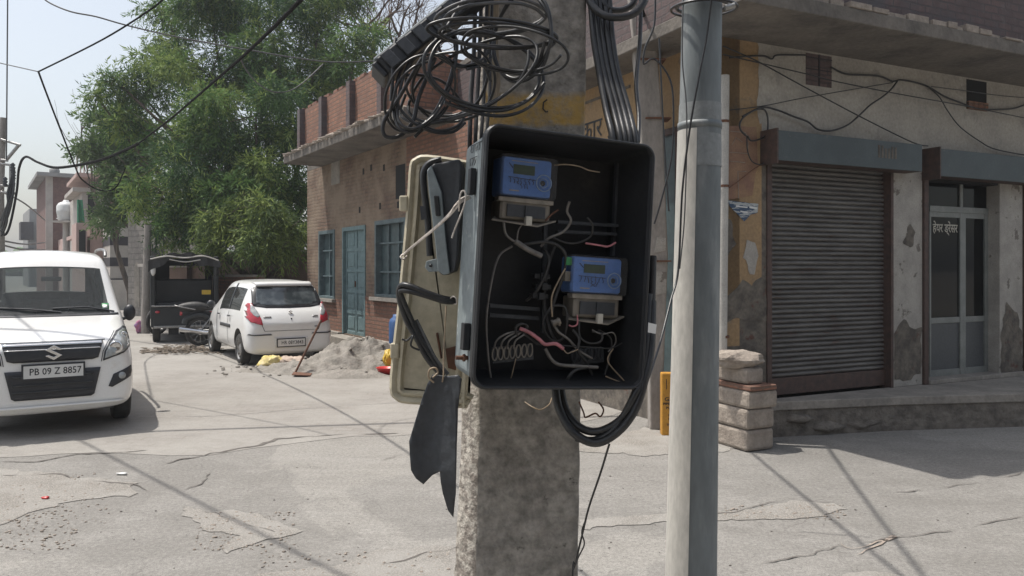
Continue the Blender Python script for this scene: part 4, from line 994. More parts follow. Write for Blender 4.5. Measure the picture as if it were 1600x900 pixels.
# upper grille, chrome edge, lower grille
decal(van, bv, [(-.425, .915), (-.385, .765), (-.33, .748), (.33, .748), (.385, .765), (.425, .915), (.2, .93), (-.2, .93)], 'near', M['car_trim'], 'upper_grille', .004, .008)
g = decal(van, bv, [(-.43, .925), (.43, .925), (.425, .900), (-.425, .900)], 'near', M['chrome'], 'grille_bar', .014, .008)
decal(van, bv, [(-.41, .868), (.41, .868), (.407, .860), (-.407, .860)], 'near', M['chrome'], 'grille_bar', .014, .005)
lo = decal(van, bv, [(-.405, .665), (-.35, .405), (-.32, .385), (.32, .385), (.35, .405), (.405, .665)], 'near', M['car_trim'], 'lower_grille', .004, .008)
for z in (.45, .52, .60): decal(van, bv, [(-.34, z), (.34, z), (.34, z + .018), (-.34, z + .018)], 'near', M['tempo'], 'grille_slat', .014, .012)
decal(van, bv, [(-.60, .30), (.60, .30), (.62, .325), (-.62, .325)], 'near', M['car_white'], 'bumper_lip', .02, .01)
for s in (1, -1):
    f = (lambda p: p) if s == 1 else sym
    lamp = decal(van, bv, f([(.425, .725), (.44, .82), (.48, .90), (.57, .995), (.66, 1.03), (.71, 1.01), (.73, .93), (.725, .86), (.62, .79)]), 'near', M['car_trim'], 'headlight', .001, .006, .03)
    decal(lamp, bv, f([(.44, .745), (.455, .82), (.495, .89), (.58, .98), (.655, 1.012), (.695, .99), (.715, .93), (.71, .87), (.61, .805)]), 'near', M['lamp_clear'], 'lens', .006, .008, .03)
    for (x, z, r) in ((.545, .855, .058), (.645, .955, .032)):
        c = surf(bv, s * x, z, 'near', .018); bb = MB(); bb.lathe([(0, .0), (r * .5, .004), (r, .012), (r * 1.1, .006), (r * 1.1, -.01)], c, (0, -1, 0), 20); bb.build('reflector', M['chrome'], lamp)
    fog = decal(van, bv, f([(.475, .465), (.52, .585), (.69, .655), (.695, .60), (.68, .545), (.51, .455)]), 'near', M['car_trim'], 'fog_lamp', .003, .006, .03)
    c = surf(bv, s * .60, .565, 'near', .012); bb = MB(); bb.lathe([(.035, 0), (.03, .008), (0, .012)], c, (0, -1, 0), 16); bb.build('lens', M['lamp_clear'], fog)
    # hood edge shut line, door seams, mirror, rails
    decal(van, bv, f([(.415, .72), (.43, .82), (.47, .90), (.56, 1.0), (.552, 1.0), (.462, .90), (.423, .82), (.408, .72)]), 'near', M['car_trim'], 'shut_line', .002, .002, .03)
    decal(van, bv, [(1.12, .35), (1.13, .35), (1.13, 1.02), (1.12, 1.02)], 'right' if s == 1 else 'left', M['car_trim'], 'door_seam', .001, .002)
    decal(van, bv, [(2.02, .35), (2.03, .35), (2.03, 1.64), (2.02, 1.64)], 'right' if s == 1 else 'left', M['car_trim'], 'door_seam', .001, .003)
    decal(van, bv, [(1.98, 1.04), (2.10, 1.04), (2.08, 1.66), (1.98, 1.66)], 'right' if s == 1 else 'left', M['car_trim'], 'door_pillar', .003, .004)
    decal(van, bv, [(1.75, .88), (1.92, .88), (1.92, .91), (1.75, .91)], 'right' if s == 1 else 'left', M['car_white'], 'door_handle', .02, .02)
    bb = MB(); bb.blob((s * .80, 1.25, 1.14), (.065, .055, .095), 3, 0, 0); mr = bb.build('mirror', M['car_trim'], van)
    bb = MB(); bb.tube([(s * .70, 1.24, 1.06), (s * .78, 1.25, 1.09)], .022); bb.build('mirror_arm', M['car_trim'], mr)
    bb = MB(); bb.tube(smoothpts([(s * .585, 1.7, 1.80), (s * .59, 1.85, 1.87), (s * .585, 2.4, 1.895), (s * .58, 3.0, 1.885), (s * .575, 3.2, 1.80)], 6), .018, 8); bb.build('roof_rail', M['rim'], van)
# hood front edge shut line
decal(van, bv, [(-.45, .930), (.45, .930), (.45, .936), (-.45, .936)], 'near', M['car_trim'], 'shut_line', .003, .003)
# badge: angular S emblem
c = surf(bv, 0, .835, 'near', .026); a = .088
S_ = [(-.95, .28), (.05, 1.0), (.95, .42), (.70, .22), (.12, .55), (-.22, .32), (.95, -.36), (-.05, -1.0), (-.95, -.42), (-.70, -.22), (-.12, -.55), (.22, -.32)]
S_ = [(-.92, .36), (.02, 1.0), (.95, .40), (.55, .30), (.02, .58), (-.30, .40), (.92, -.36), (-.02, -1.0), (-.95, -.40), (-.55, -.30), (-.02, -.58), (.30, -.40)]
bb = MB(); bb.prism([c + Vector((x * a * .9, 0, z * a * .82)) for x, z in S_], (0, -.012, 0)); bb.build('badge', M['chrome'], van, bevel=.002)
cz = surf(bv, 0, .655, 'near', .03)
plate(van, 'PB 09 Z 8857', None, Matrix.Translation(cz))
# wipers, windscreen bits, interior
for pts in ([(.10, .99, 1.175), (-.20, 1.02, 1.215), (-.56, 1.08, 1.235)], [(.62, 1.02, 1.17), (.35, 1.03, 1.225), (.02, 1.03, 1.215)]):
    bb = MB(); bb.tube(pts, .010, 6); bb.build('wiper', M['car_trim'], van)
decal(van, bv, [(-.66, 1.135), (.66, 1.135), (.66, 1.155), (-.66, 1.155)], 'near', M['car_trim'], 'cowl', .004, .004)
bb = MB(); bb.box(.02, 1.44, 1.535, .2, .02, .05); bb.build('rear_view_mirror', M['interior'], van, bevel=.01)
decal(van, bv, [(.50, 1.20), (.57, 1.20), (.57, 1.26), (.50, 1.26)], 'near', M['green_plastic'], 'windscreen_sticker', .003, .001)
decal(van, bv, [(.505, 1.205), (.555, 1.205), (.555, 1.245), (.505, 1.245)], 'near', M['plate'], 'windscreen_sticker', .005, .001)
bb = MB(); bb.box(0, 1.18, .98, 1.3, .4, .2); bb.box(0, 2.2, .4, 1.3, 2.3, .1)
bb.build('dashboard', M['interior'], van, bevel=.04)
for s in (-1, 1):
    bb = MB(); bb.box(s * .34, 1.95, .85, .46, .16, .7); bb.box(s * .34, 1.75, .58, .46, .5, .16); bb.box(s * .34, 1.98, 1.28, .24, .1, .18); bb.build('seat', M['interior'], van, bevel=.04)
bb = MB(); bb.box(0, 2.9, .85, 1.2, .16, .8); bb.build('rear_seat', M['interior'], van, bevel=.04)
bb = MB(); bb.tube([Vector((.34 + .17 * math.cos(a), 1.42 + .06 * math.sin(a), 1.1 + .15 * math.sin(a))) for a in np.linspace(0, 6.0, 20)], .014, 6, closed=True); bb.build('steering_wheel', M['car_trim'], van)
for s in (-1, 1):
    for y in (.78, 3.0): wheel(van, s * .655, y, .295, .17, s)
bb = MB(); bb.box(0, 1.8, .25, 1.1, 3.0, .1); bb.build('underbody', M['interior'], van)

# --- small white hatchback seen from behind
alto_c = G(457, 566)
alto = thing('small_white_hatchback', 'small white hatchback seen from behind with red tail lamps, parked before the brick house', 'car', (alto_c.x, 13.05, 0), R(32.6), local=True)
alto.location = (P(456, 420, 13.1).x, 13.1, 0)
alto['front_first'] = 0
SA = [(-.02, .26, .50, .66, .72, .58, .50), (.02, .21, .56, .74, .80, .68, .60), (.10, .19, .66, .86, .92, .73, .64), (.20, .19, .80, .96, 1.0, .745, .64), (.26, .19, .88, 1.02, 1.06, .75, .63),
      (.45, .19, .90, 1.32, 1.375, .75, .56), (.56, .19, .90, 1.375, 1.43, .75, .55), (1.1, .19, .90, 1.40, 1.465, .75, .555), (1.9, .19, .88, 1.40, 1.465, .75, .56), (2.15, .19, .87, 1.34, 1.40, .75, .57),
      (2.70, .19, .85, .98, 1.02, .74, .66), (3.0, .19, .78, .92, .97, .73, .66), (3.35, .2, .66, .82, .87, .70, .60), (3.5, .26, .5, .62, .68, .58, .5)]
body, ba = car_body(alto, SA, (9,), (6, 7, 8), (.62, 2.95), .275, [M['car_white'], M['car_glass'], M['interior']])
rw = decal(alto, ba, [(-.56, 1.30), (-.50, 1.345), (0, 1.37), (.50, 1.345), (.56, 1.30), (.60, 1.06), (.585, 1.02), (.38, .985), (0, .975), (-.38, .985), (-.585, 1.02), (-.60, 1.06)], 'near', M['car_trim'], 'rear_window', .003, .005)
decal(rw, ba, [(-.50, 1.28), (-.44, 1.315), (0, 1.335), (.44, 1.315), (.50, 1.28), (.53, 1.07), (.36, 1.015), (0, 1.005), (-.36, 1.015), (-.53, 1.07)], 'near', pm('rear_glass', (.035, .045, .05), (.10, .115, .12), 5, lo=.45, hi=.65, rough=.03, bump=0, fine=0, coat=1), 'pane', .0085, .004)
decal(alto, ba, [(-.47, 1.345), (.47, 1.345), (.50, 1.40), (-.50, 1.40)], 'near', M['car_white'], 'roof_spoiler', .035, .03)
for s in (1, -1):
    f = (lambda p: p) if s == 1 else sym
    tl = decal(alto, ba, f([(.52, .70), (.47, .80), (.565, .93), (.60, 1.055), (.66, 1.07), (.715, .93), (.715, .80), (.64, .70)][::-1] if 0 else [(.485, .70), (.50, .80), (.555, .95), (.595, 1.055), (.64, 1.07), (.72, .96), (.725, .86), (.66, .755)]), 'near', M['lamp_red'], 'tail_lamp', .004, .012, .03)
    decal(tl, ba, f([(.515, .86), (.555, .96), (.60, 1.045), (.63, 1.02), (.645, .93), (.61, .87), (.56, .835)]), 'near', M['lamp_clear'], 'lens', .018, .004, .03)
    decal(alto, ba, f([(.33, .535), (.36, .555), (.62, .55), (.70, .565), (.72, .545), (.62, .53)]), 'near', M['car_trim'], 'bumper_strip', .008, .006, .03)
    sd_ = 'right' if s == 1 else 'left'
    decal(alto, ba, [(1.38, .93), (1.46, .93), (1.46, 1.39), (1.38, 1.39)], sd_, M['car_trim'], 'door_pillar', .003, .004)
    for y in (1.42, 2.35): decal(alto, ba, [(y, .32), (y + .008, .32), (y + .008, .9), (y, .9)], sd_, M['car_trim'], 'door_seam', .001, .002)
    decal(alto, ba, [(1.2, .60), (2.0, .60), (2.0, .66), (1.2, .66)], sd_, M['car_trim'], 'side_moulding', .004, .006)
    for y in (1.28, 2.12): decal(alto, ba, [(y - .08, .80), (y + .06, .80), (y + .06, .825), (y - .08, .825)], sd_, M['car_trim'], 'door_handle', .02, .02)
    bb = MB(); bb.blob((s * .83, 2.42, .98), (.075, .05, .075), 3, 0); mr = bb.build('mirror', M['car_trim'], alto)
    for y in (.62, 2.95): wheel(alto, s * .655, y, .27, .16, s)
# tailgate shut line, emblem, lettering, plate
decal(alto, ba, [(-.46, .60), (.46, .60), (.46, .606), (-.46, .606)], 'near', M['car_trim'], 'tailgate_seam', .002, .002)
for s in (1, -1): decal(alto, ba, [(s * .46, .60), (s * .52, .74), (s * .512, .742), (s * .453, .606)][::s], 'near', M['car_trim'], 'tailgate_seam', .002, .002, .03)
c = surf(ba, 0, .90, 'near', .010); a = .045
bb = MB(); bb.prism([c + Vector((x * a * .9, 0, z * a * .82)) for x, z in S_], (0, -.010, 0)); bb.build('badge', M['chrome'], alto)
c = surf(ba, 0, .80, 'near', .004); bb = MB(); bb.lathe([(0, .008), (.013, .006), (.014, 0)], c, (0, -1, 0), 12); bb.build('lock', M['car_trim'], alto)
for x, z, w in ((-.40, .835, .13), (.42, .835, .10), (.42, .66, .06)): decal(alto, ba, [(x - w / 2, z - .012), (x + w / 2, z - .012), (x + w / 2, z + .012), (x - w / 2, z + .012)], 'near', M['rim'], 'badge_lettering', .005, .003, .03)
plate(alto, 'HR 08Y3843', None, Matrix.Translation(surf(ba, -.02, .40, 'near', .028)), .46, .115, .084, .86)
decal(alto, ba, [(-.28, .32), (-.31, .49), (.27, .49), (.24, .32)], 'near', M['car_white'], 'plate_recess', .002, .003)
bb = MB(); bb.box(0, 1.7, .24, 1.1, 2.8, .12); bb.tube([(.35, .1, .2), (.35, 0, .19)], .025); bb.build('underbody', M['interior'], alto)

# --- large black three-wheeler with canopy, seen from behind
tw = thing('three_wheeler', 'black three wheeled passenger carrier with sagging black canopy seen from behind', 'three-wheeler', tuple(P(289, 420, 17.2)), R(24), local=True)
tw.location.z = 0; tw.scale = (1.06, 1.06, 1.12)
b = MB(); b.box(0, .06, .50, 1.24, .06, .42); b.build('tailgate', M['tempo'], tw, bevel=.02)
b = MB(); b.box(0, .0, .735, 1.28, .05, .035); b.box(0, -.01, .32, 1.20, .05, .05); b.build('bumper_bar', M['steel'], tw, bevel=.01)
for x in (-.62, .62):
    b = MB(); b.box(x, .08, 1.1, .10, .10, 1.25); b.build('corner_post', M['tempo'], tw, bevel=.02)
    b = MB(); b.box(x * 1.02, 1.0, .62, .05, 1.9, .62); b.build('side_panel', M['tempo'], tw, bevel=.02)
    b = MB(); b.grid(lambda u, v, x=x: Vector((x * 1.03 + .02 * math.sin(u * 22) * (1 - v), .0 + u * 2.0, .95 + v * .75)), 24, 6); b.build('side_curtain', M['tarp'], tw)
    b = MB(); b.blob((x * .98, -.02, 1.45), (.05, .04, .12), 2, 0); b.build('corner_lamp', M['plate' if x < 0 else 'tempo'], tw)
    b = MB(); b.blob((x * .85, -.0, .62), (.05, .03, .03), 2, 0); b.build('tail_lamp', M['lamp_red'], tw)
b = MB()
b.grid(lambda u, v: Vector((-.70 + 1.40 * u, -.08 + 2.2 * v, 1.62 + .17 * math.sin(math.pi * u) ** .6 - .03 * abs(math.sin(v * 12)) + .02 * math.sin(u * 25 + v * 5))), 40, 24)
b.grid(lambda u, v: Vector((-.70 + 1.40 * u, -.085 + .02 * math.sin(u * 30), 1.62 + .17 * math.sin(math.pi * u) ** .6 + .02 * math.sin(u * 25) - v * (.16 + .07 * math.sin(u * 9 + 1)))), 40, 5)
b.build('canopy', M['tarp'], tw)
b = MB(); b.tube(smoothpts([(-.66, -.10, 1.66), (-.35, -.11, 1.72), (0, -.11, 1.69), (.35, -.11, 1.73), (.66, -.10, 1.64)], 6), .014); b.tube(smoothpts([(-.3, -.12, 1.66), (0, -.12, 1.61), (.3, -.12, 1.655)], 6), .012); b.build('canopy_rope', M['pvc'], tw)
b = MB(); b.box(0, .45, .75, 1.1, .5, .1); b.box(0, .75, 1.0, 1.15, .1, .5); b.build('bench_seat', M['tempo'], tw, bevel=.03)
b = MB(); b.box(0, 1.5, .32, 1.2, 1.8, .08); b.box(0, 2.0, .95, 1.2, .05, .6); b.build('floor_frame', M['tempo'], tw)
b = MB(); b.box(-.45, 2.0, 1.45, .3, .05, .5); b.box(.55, 2.0, 1.45, .16, .05, .5); b.box(.1, 2.0, 1.62, .8, .05, .16); b.build('front_bulkhead', M['tempo'], tw)
for x, y in ((-.55, .45), (.55, .45), (0, 2.35)): wheel(tw, x, y, .27, .15, 1 if x >= 0 else -1)
b = MB(); b.box(-.22, .2, .26, .2, .02, .22); b.box(.45, .2, .26, .2, .02, .2); b.build('mud_flap', M['tarp'], tw)
b = MB(); b.box(.42, .02, 1.0, .18, .02, .09); b.build('warning_plate', M['yellow_bag'], tw)
b = MB(); b.prism([(-.5, 2.1, .4), (.5, 2.1, .4), (.25, 2.75, .4), (-.25, 2.75, .4)], (0, 0, .6)); b.build('driver_cowl', M['tempo'], tw, bevel=.05)

# --- motorcycle
mc = thing('motorcycle', 'black motorcycle with chrome exhaust parked between the three-wheeler and the white hatchback', 'motorcycle', tuple(P(313, 420, 16.5)), R(24), local=True)
mc.location.z = 0
# local: x forward
def spoked(px_, r, name, m):
    b = MB(); b.tube([Vector((px_ + math.cos(a) * r, 0, r + .04 + math.sin(a) * r)) for a in np.linspace(0, 2 * math.pi, 33)[:-1]], .045, 8, closed=True); w = b.build(name, M['tyre'], m)
    b = MB(); b.tube([Vector((px_ + math.cos(a) * r * .86, 0, r + .04 + math.sin(a) * r * .86)) for a in np.linspace(0, 2 * math.pi, 33)[:-1]], .012, 6, closed=True)
    for k in range(12): a = k * math.pi / 6; b.cyl((px_, 0, r + .04), (px_ + math.cos(a) * r * .86, 0, r + .04 + math.sin(a) * r * .86), .004, 4)
    b.cyl((px_, -.06, r + .04), (px_, .06, r + .04), .07, 16); b.build('rim', M['chrome'], w); return w
spoked(0, .27, 'wheel', mc); spoked(1.27, .27, 'wheel', mc)
b = MB(); b.tube(smoothpts([(-.42, 0, .82), (-.1, 0, .84), (.2, 0, .80), (.5, 0, .80)], 5), [.05 + .06 * math.sin(math.pi * min(1, i / 12 + .1)) for i in range(16)], 10); b.build('seat', M['tarp'], mc)
b = MB(); b.blob((.72, 0, .88), (.25, .13, .13), 3, .05); b.build('fuel_tank', M['tempo'], mc)
b = MB(); b.blob((.58, 0, .42), (.2, .14, .17), 2, .15, smooth=False); b.box(.62, 0, .6, .14, .14, .2); b.build('engine', M['steel'], mc)
b = MB(); b.tube([(.45, .11, .3), (.1, .13, .27), (-.42, .14, .36)], [.03, .045, .05], 10); b.tube([(.45, -.13, .3), (.1, -.15, .29), (-.42, -.16, .38)], [.03, .045, .055], 10); b.build('exhaust', M['chrome'], mc)
b = MB(); b.tube([(1.27, .07, .31), (1.0, .07, .95)], .02); b.tube([(1.27, -.07, .31), (1.0, -.07, .95)], .02); b.tube(smoothpts([(.86, .36, 1.06), (.98, .2, 1.08), (1.0, 0, 1.0), (.98, -.2, 1.08), (.86, -.36, 1.06)], 5), .013); b.build('fork_and_handlebar', M['chrome'], mc)
b = MB(); b.blob((1.1, 0, .92), (.09, .09, .1), 3, 0); b.build('headlight', M['lamp_clear'], mc)
for s in (-1, 1): b = MB(); b.tube([(.95, s * .2, 1.07), (.93, s * .27, 1.22)], .006); b.blob((.93, s * .3, 1.26), (.015, .06, .04), 2, 0); b.build('mirror', M['chrome'], mc)
b = MB(); b.tube(smoothpts([(-.30, 0, .48), (-.26, 0, .58), (0, 0, .66), (.25, 0, .56)], 5), .07, 8); b.build('rear_mudguard', M['tempo'], mc)
b = MB(); b.box(-.38, 0, .7, .05, .14, .08); b.build('tail_lamp', M['lamp_red'], mc, bevel=.01)
b = MB(); b.tube([(0, .09, .31), (.5, .09, .35), (.75, 0, .7), (1.0, 0, .95)], .02); b.tube([(0, -.09, .31), (.3, -.05, .75), (-.3, 0, .75)], .015); b.tube(smoothpts([(-.1, .12, .78), (-.45, .12, .86), (-.5, 0, .88), (-.45, -.12, .86), (-.1, -.12, .78)], 4), .012); b.build('frame', M['steel'], mc)

# --- bicycle leaning at the pole, half hidden
bc = thing('bicycle', 'old dark bicycle leaning behind the grey utility pole beside the three-wheeler', 'bicycle', tuple(P(246, 420, 19.2)), R(70), local=True)
bc.location.z = 0
spoked(0, .31, 'wheel', bc); spoked(1.05, .31, 'wheel', bc)
b = MB(); b.tube([(0, 0, .35), (.42, 0, .3), (.85, 0, .85), (.3, 0, .85), (0, 0, .35)], .014); b.tube([(.42, 0, .3), (.28, 0, .95)], .014); b.tube([(1.05, 0, .35), (.85, 0, .9), (.82, 0, 1.05)], .014); b.build('frame', M['tempo'], bc)
b = MB(); b.blob((.26, 0, .98), (.13, .07, .03), 2, 0); b.build('saddle', M['tarp'], bc)
b = MB(); b.tube([(.7, .26, 1.04), (.84, .12, 1.06), (.84, -.12, 1.06), (.7, -.26, 1.04)], .011); b.build('handlebar', M['steel'], bc)

# ------------------------------------------------------------------ sand heap and things around it
b = MB()
A_, B_ = G(555, 575), G(455, 582)
def sand_h(x, y):
    h = 0
    for px, py, hh, rx, ry in ((562, 572, .52, .9, .62), (530, 576, .36, .85, .55), (598, 577, .32, .6, .45), (455, 578, .16, .80, .36), (490, 582, .20, .7, .4), (545, 588, .12, .75, .35), (415, 580, .09, .55, .26)):
        q = G(px, py); d = ((x - q.x) / rx) ** 2 + ((y - q.y) / ry) ** 2
        h = max(h, hh * max(0, 1 - d) ** 1.15)
    n_ = noise.fractal(Vector((x * 2.1, y * 2.1, 3)), 1.0, 2.0, 6)
    n2 = noise.fractal(Vector((x * 8, y * 8, 7)), .9, 2.1, 4)
    cr = abs(noise.fractal(Vector((x * 3.3 + 5, y * 4.2, 1)), 1.0, 2.0, 4)); e = min(1, h / .12)
    return h * (1 + .38 * n_ - .35 * cr) + .035 * n2 * e
cx0, cy0 = G(510, 580).x, G(510, 576).y
NX, NY = 150, 90
b.grid(lambda u, v: (lambda x, y: Vector((x, y, sand_h(x, y) - .012)))(cx0 - 2.1 + 4.2 * u, cy0 - 1.55 + 2.7 * v), NX, NY)
tag(b.build('sand_heap', M['sand']), 'heap of grey building sand behind the white hatchback', 'sand heap')
b = MB(); rnd = random.Random(6)
for _ in range(90):
    x, y = cx0 + rnd.uniform(-1.9, 1.9), cy0 + rnd.uniform(-1.0, .8); h = sand_h(x, y)
    s = rnd.uniform(.01, .04); b.blob((x, y, max(h - .015, 0) + s * .3), (s, s, s * .7), 1, .3, 0, rnd.random() * 40, smooth=False)
tag(b.build('sand_clods', M['sand']), 'small clods of sand around the heap', 'clods', kind='stuff')
sp = thing('spade', 'rusty long handled hoe propped upright at the front of the sand heap', 'hoe', tuple(G(462, 588)))
q0 = G(462, 587); q1 = P(502, 500, q0.y + .3)
b = MB(); b.tube([q0 + Vector((0, 0, .06)), q1], .017, 8); b.build('handle', M['rust'], sp)
b = MB(); b.prism([q0 + Vector((-.03, 0, .05)), q0 + Vector((.26, -.02, .03)), q0 + Vector((.28, -.2, .02)), q0 + Vector((-.01, -.18, .03))], (0, 0, .012)); b.build('blade', M['rust'], sp)
def sack(name, label, cat, c, r, m, seed, rz=0, amp=.25, flat=.5):
    b = MB(); bm = bmesh.new(); bmesh.ops.create_icosphere(bm, subdivisions=4, radius=1); vs = []
    cr, sr = math.cos(rz), math.sin(rz)
    for v in bm.verts:
        k = 1 + amp * noise.fractal(v.co * 1.5 + Vector((seed, 0, 0)), 1, 2, 4)
        x, y, z = v.co.x * r[0] * k, v.co.y * r[1] * k, v.co.z * r[2] * k + .03 * noise.noise(v.co * 6 + Vector((seed, 2, 0)))
        vs.append(Vector((c.x + x * cr - y * sr, c.y + x * sr + y * cr, max(.005, c.z + z))))
    b.add(vs, [tuple(v.index for v in f.verts) for f in bm.faces], 0, None, True); bm.free()
    return tag(b.build(name, m), label, cat)
sack('cement_sack', 'empty yellow sack lying on the sand below the hatchback bumper', 'sack', P(424, 568, 12.6) + Vector((0, 0, 0)), (.20, .13, .14), M['yellow_sack'], 2, .3)
sack('cement_sack', 'flat pinkish paper sack beside the yellow sack under the hatchback', 'sack', P(456, 566, 12.7), (.30, .18, .09), pm('paper_sack', (.50, .40, .32), (.40, .31, .25), 6), 5, .1)
sack('plastic_bag', 'crumpled yellow plastic bag at the right end of the sand heap', 'bag', P(607, 560, 12.2), (.09, .08, .13), M['yellow_bag'], 8)
sack('plastic_bag', 'brown and yellow bag on top of the sand beside the brick wall', 'bag', P(597, 546, 13.2), (.16, .12, .08), pm('brown_yellow_bag', (.5, .34, .04), (.2, .09, .05), 8, lo=.48, hi=.55), 11)
q = G(603, 586); b = MB(); b.lathe([(0, .01), (.10, .01), (.145, .11), (.155, .12), (.14, .115), (.095, .02), (0, .02)], q, (0, 0, 1), 24); tag(b.build('basin', M['red_plastic']), 'red plastic basin on the ground at the right of the sand heap', 'basin')
q = P(621, 420, 13.6); b = MB(); b.lathe([(0, 0), (.13, 0), (.15, .1), (.15, .6), (.13, .66), (.08, .70), (.08, .74), (0, .74)], (q.x, q.y, .1), (0, 0, 1), 24); tag(b.build('drum', M['blue_plastic']), 'blue plastic drum standing against the brick wall behind the cream lid', 'drum')
# leaf litter by the three-wheeler
b = MB(); rnd = random.Random(13)
for _ in range(420):
    px = rnd.gauss(290, 38); py = 547 + rnd.gauss(0, 2.6) ; 
    if not (222 < px < 350): continue
    q = G(px, py + 2); hgt = .10 * math.exp(-((px - 285) / 35) ** 2); s = rnd.uniform(.02, .07)
    b.blob((q.x, q.y, rnd.uniform(0, hgt) + .01), (s, s * .5, s * .2), 1, .5, 0, rnd.random() * 60, smooth=False)
tag(b.build('leaf_litter', M['debris']), 'heap of dry leaves and litter on the paving before the three-wheeler', 'litter', kind='stuff')
b = MB(); q = G(218, 521); b.blob((q.x, q.y, .16), (.11, .1, .16), 3, .3, 0, 3); tag(b.build('cloth_bundle', M['cloth_pink']), 'pink and blue cloth bundle by the foot of the grey arched wall', 'bundle')
# utility pole in the middle distance
up = thing('utility_pole', 'slightly leaning grey utility pole in front of the grey arched wall', 'utility pole', tuple(G(227, 522)))
q = G(227, 521); b = MB(); b.tube([q, P(229, 440, q.y), P(231, 352, q.y)], [.11, .10, .085], 14); b.build('shaft', M['concrete_far'], up)
# ------------------------------------------------------------------ near poles
cpole = thing('concrete_pole', 'weathered square concrete pole with a worn yellow band behind the open meter box', 'utility pole', (.02, 1.78, 0))
YF, YBk = 1.70, 1.90
def pole_ring(z, l, r, cham, lx):
    return [Vector((lx, YF + .05, z)), Vector((l, YF, z)), Vector((r, YF, z)), Vector((r + .006, YF + .02, z)), Vector((r + .004, YBk, z)), Vector((lx, YBk, z))]
b = MB(); N = 150; zlo, zhi = 0, 4.6; prev = None
rows = []
def xat(px, Y): return (px - 800) * Y / F
for i in range(N + 1):
    z = zlo + (zhi - zlo) * i / N
    py = HY - (z - H) * F / YF
    k = (900 - py) / 900.0
    l = xat(742 + 20 * k, YF); r = xat(903 + 14 * k, YF); lx = xat(711 + 40 * k, YF + .05)
    n1 = noise.noise(Vector((z * 9, 0, 0))) * .006 + noise.noise(Vector((z * 33, 4, 0))) * .004
    n2 = noise.noise(Vector((z * 7, 9, 0))) * .005 + noise.noise(Vector((z * 31, 14, 0))) * .0035
    n3 = noise.noise(Vector((z * 8, 29, 0))) * .004 + noise.noise(Vector((z * 40, 34, 0))) * .002
    ring = [Vector((lx + n2, YF + .055, z)), Vector((l - .012 + n1, YF + .012, z)), Vector((l + .002 + n1 * .6, YF, z))]
    for q in range(1, 10): ring.append(Vector((l + (r - l) * q / 10, YF + .0018 * noise.noise(Vector((q * 1.3, z * 14, 2))), z)))
    ring += [Vector((r - .004 + n3, YF, z)), Vector((r + n3, YF + .006, z)), Vector((r + .004 + n3, YBk, z)), Vector((lx, YBk, z))]
    rows.append(ring)
n = len(rows[0]); vs = [v for r_ in rows for v in r_]; fs = []; mi = []
zb0, zb1 = H + (HY - 195) * YF / F, H + (HY - 152) * YF / F
for i in range(N):
    for k in range(n):
        k2 = (k + 1) % n; fs.append((i * n + k, i * n + k2, (i + 1) * n + k2, (i + 1) * n + k))
        z = rows[i][0].z
        mi.append(1 if (k in (0, 1)) else 0)
fs.append(tuple(range(n))[::-1]); mi.append(0); fs.append(tuple(range(N * n, N * n + n))); mi.append(0)
b.add(vs, fs, mi, None, True)
b.build('shaft', [M['concrete_pole'], M['concrete_chip'], M['yellow_band']], cpole)
# worn yellow paint band: part of the shaft's coat, broken up by wear
def add_band(m, z0, z1, colr, x0=None):
    nt = m.node_tree; b_ = nt.nodes['Principled BSDF']; prev = b_.inputs['Base Color'].links[0].from_socket
    g = nt.nodes.new('ShaderNodeNewGeometry'); sx = nt.nodes.new('ShaderNodeSeparateXYZ'); nt.links.new(g.outputs['Position'], sx.inputs[0])
    nz = _noise(nt, g.outputs['Position'], 22, 6, .7)
    ma = nt.nodes.new('ShaderNodeMath'); ma.operation = 'MULTIPLY_ADD'; nt.links.new(nz, ma.inputs[0]); ma.inputs[1].default_value = .03; nt.links.new(sx.outputs[2], ma.inputs[2])
    mr = nt.nodes.new('ShaderNodeMapRange'); nt.links.new(ma.outputs[0], mr.inputs[0]); mr.inputs[1].default_value = z0; mr.inputs[2].default_value = z1
    band = _ramp(nt, mr.outputs[0], [(.0, 0.0), (.12, 1.0), (.80, .9), (1.0, 0.0)])
    w_ = _ramp(nt, _noise(nt, g.outputs['Position'], 30, 7, .7), [(.36, .25), (.56, 1.0)])
    f = nt.nodes.new('ShaderNodeMath'); f.operation = 'MULTIPLY'; nt.links.new(band, f.inputs[0]); nt.links.new(w_, f.inputs[1])
    nt.links.new(_mix(nt, f.outputs[0], prev, colr), b_.inputs['Base Color'])
add_band(M['concrete_pole'], zb0 + .01, zb1 + .03, (.40, .255, .075))
b = MB(); c = P(852, 167, YF - .006)
for pts in ([(.004, .016), (-.004, .010), (-.005, -.004), (.001, -.011), (.006, -.010)],): b.tube([c + Vector((x, 0, y)) for x, y in pts], .0022, 4); b.build('painted_numeral', M['ink'], cpole)

gp = thing('steel_pole', 'galvanised steel tube pole with a collar, standing right of the meter box', 'pole', (xat(1079, 2.1), 2.1, 0))
def gpt(py, dx=0): 
    z = H + (HY - py) * 2.1 / F; k = (900 - py) / 900
    return Vector((xat(1080 + 17 * k + dx, 2.1), 2.1, z))
b = MB(); b.tube([gpt(1363), gpt(900), gpt(500), gpt(200)], [.072, .0685, .062, .0575], 40); b.build('lower_tube', M['galv'], gp)
b = MB(); b.tube([gpt(202), gpt(0), gpt(-700)], [.0555, .0535, .05], 40); b.build('upper_tube', M['galv'], gp)
b = MB(); q = gpt(197); b.lathe([(.055, -.010), (.0592, -.010), (.060, 0), (.0592, .008), (.055, .008)], q, (0, 0, 1), 40); b.build('collar', M['galv'], gp)
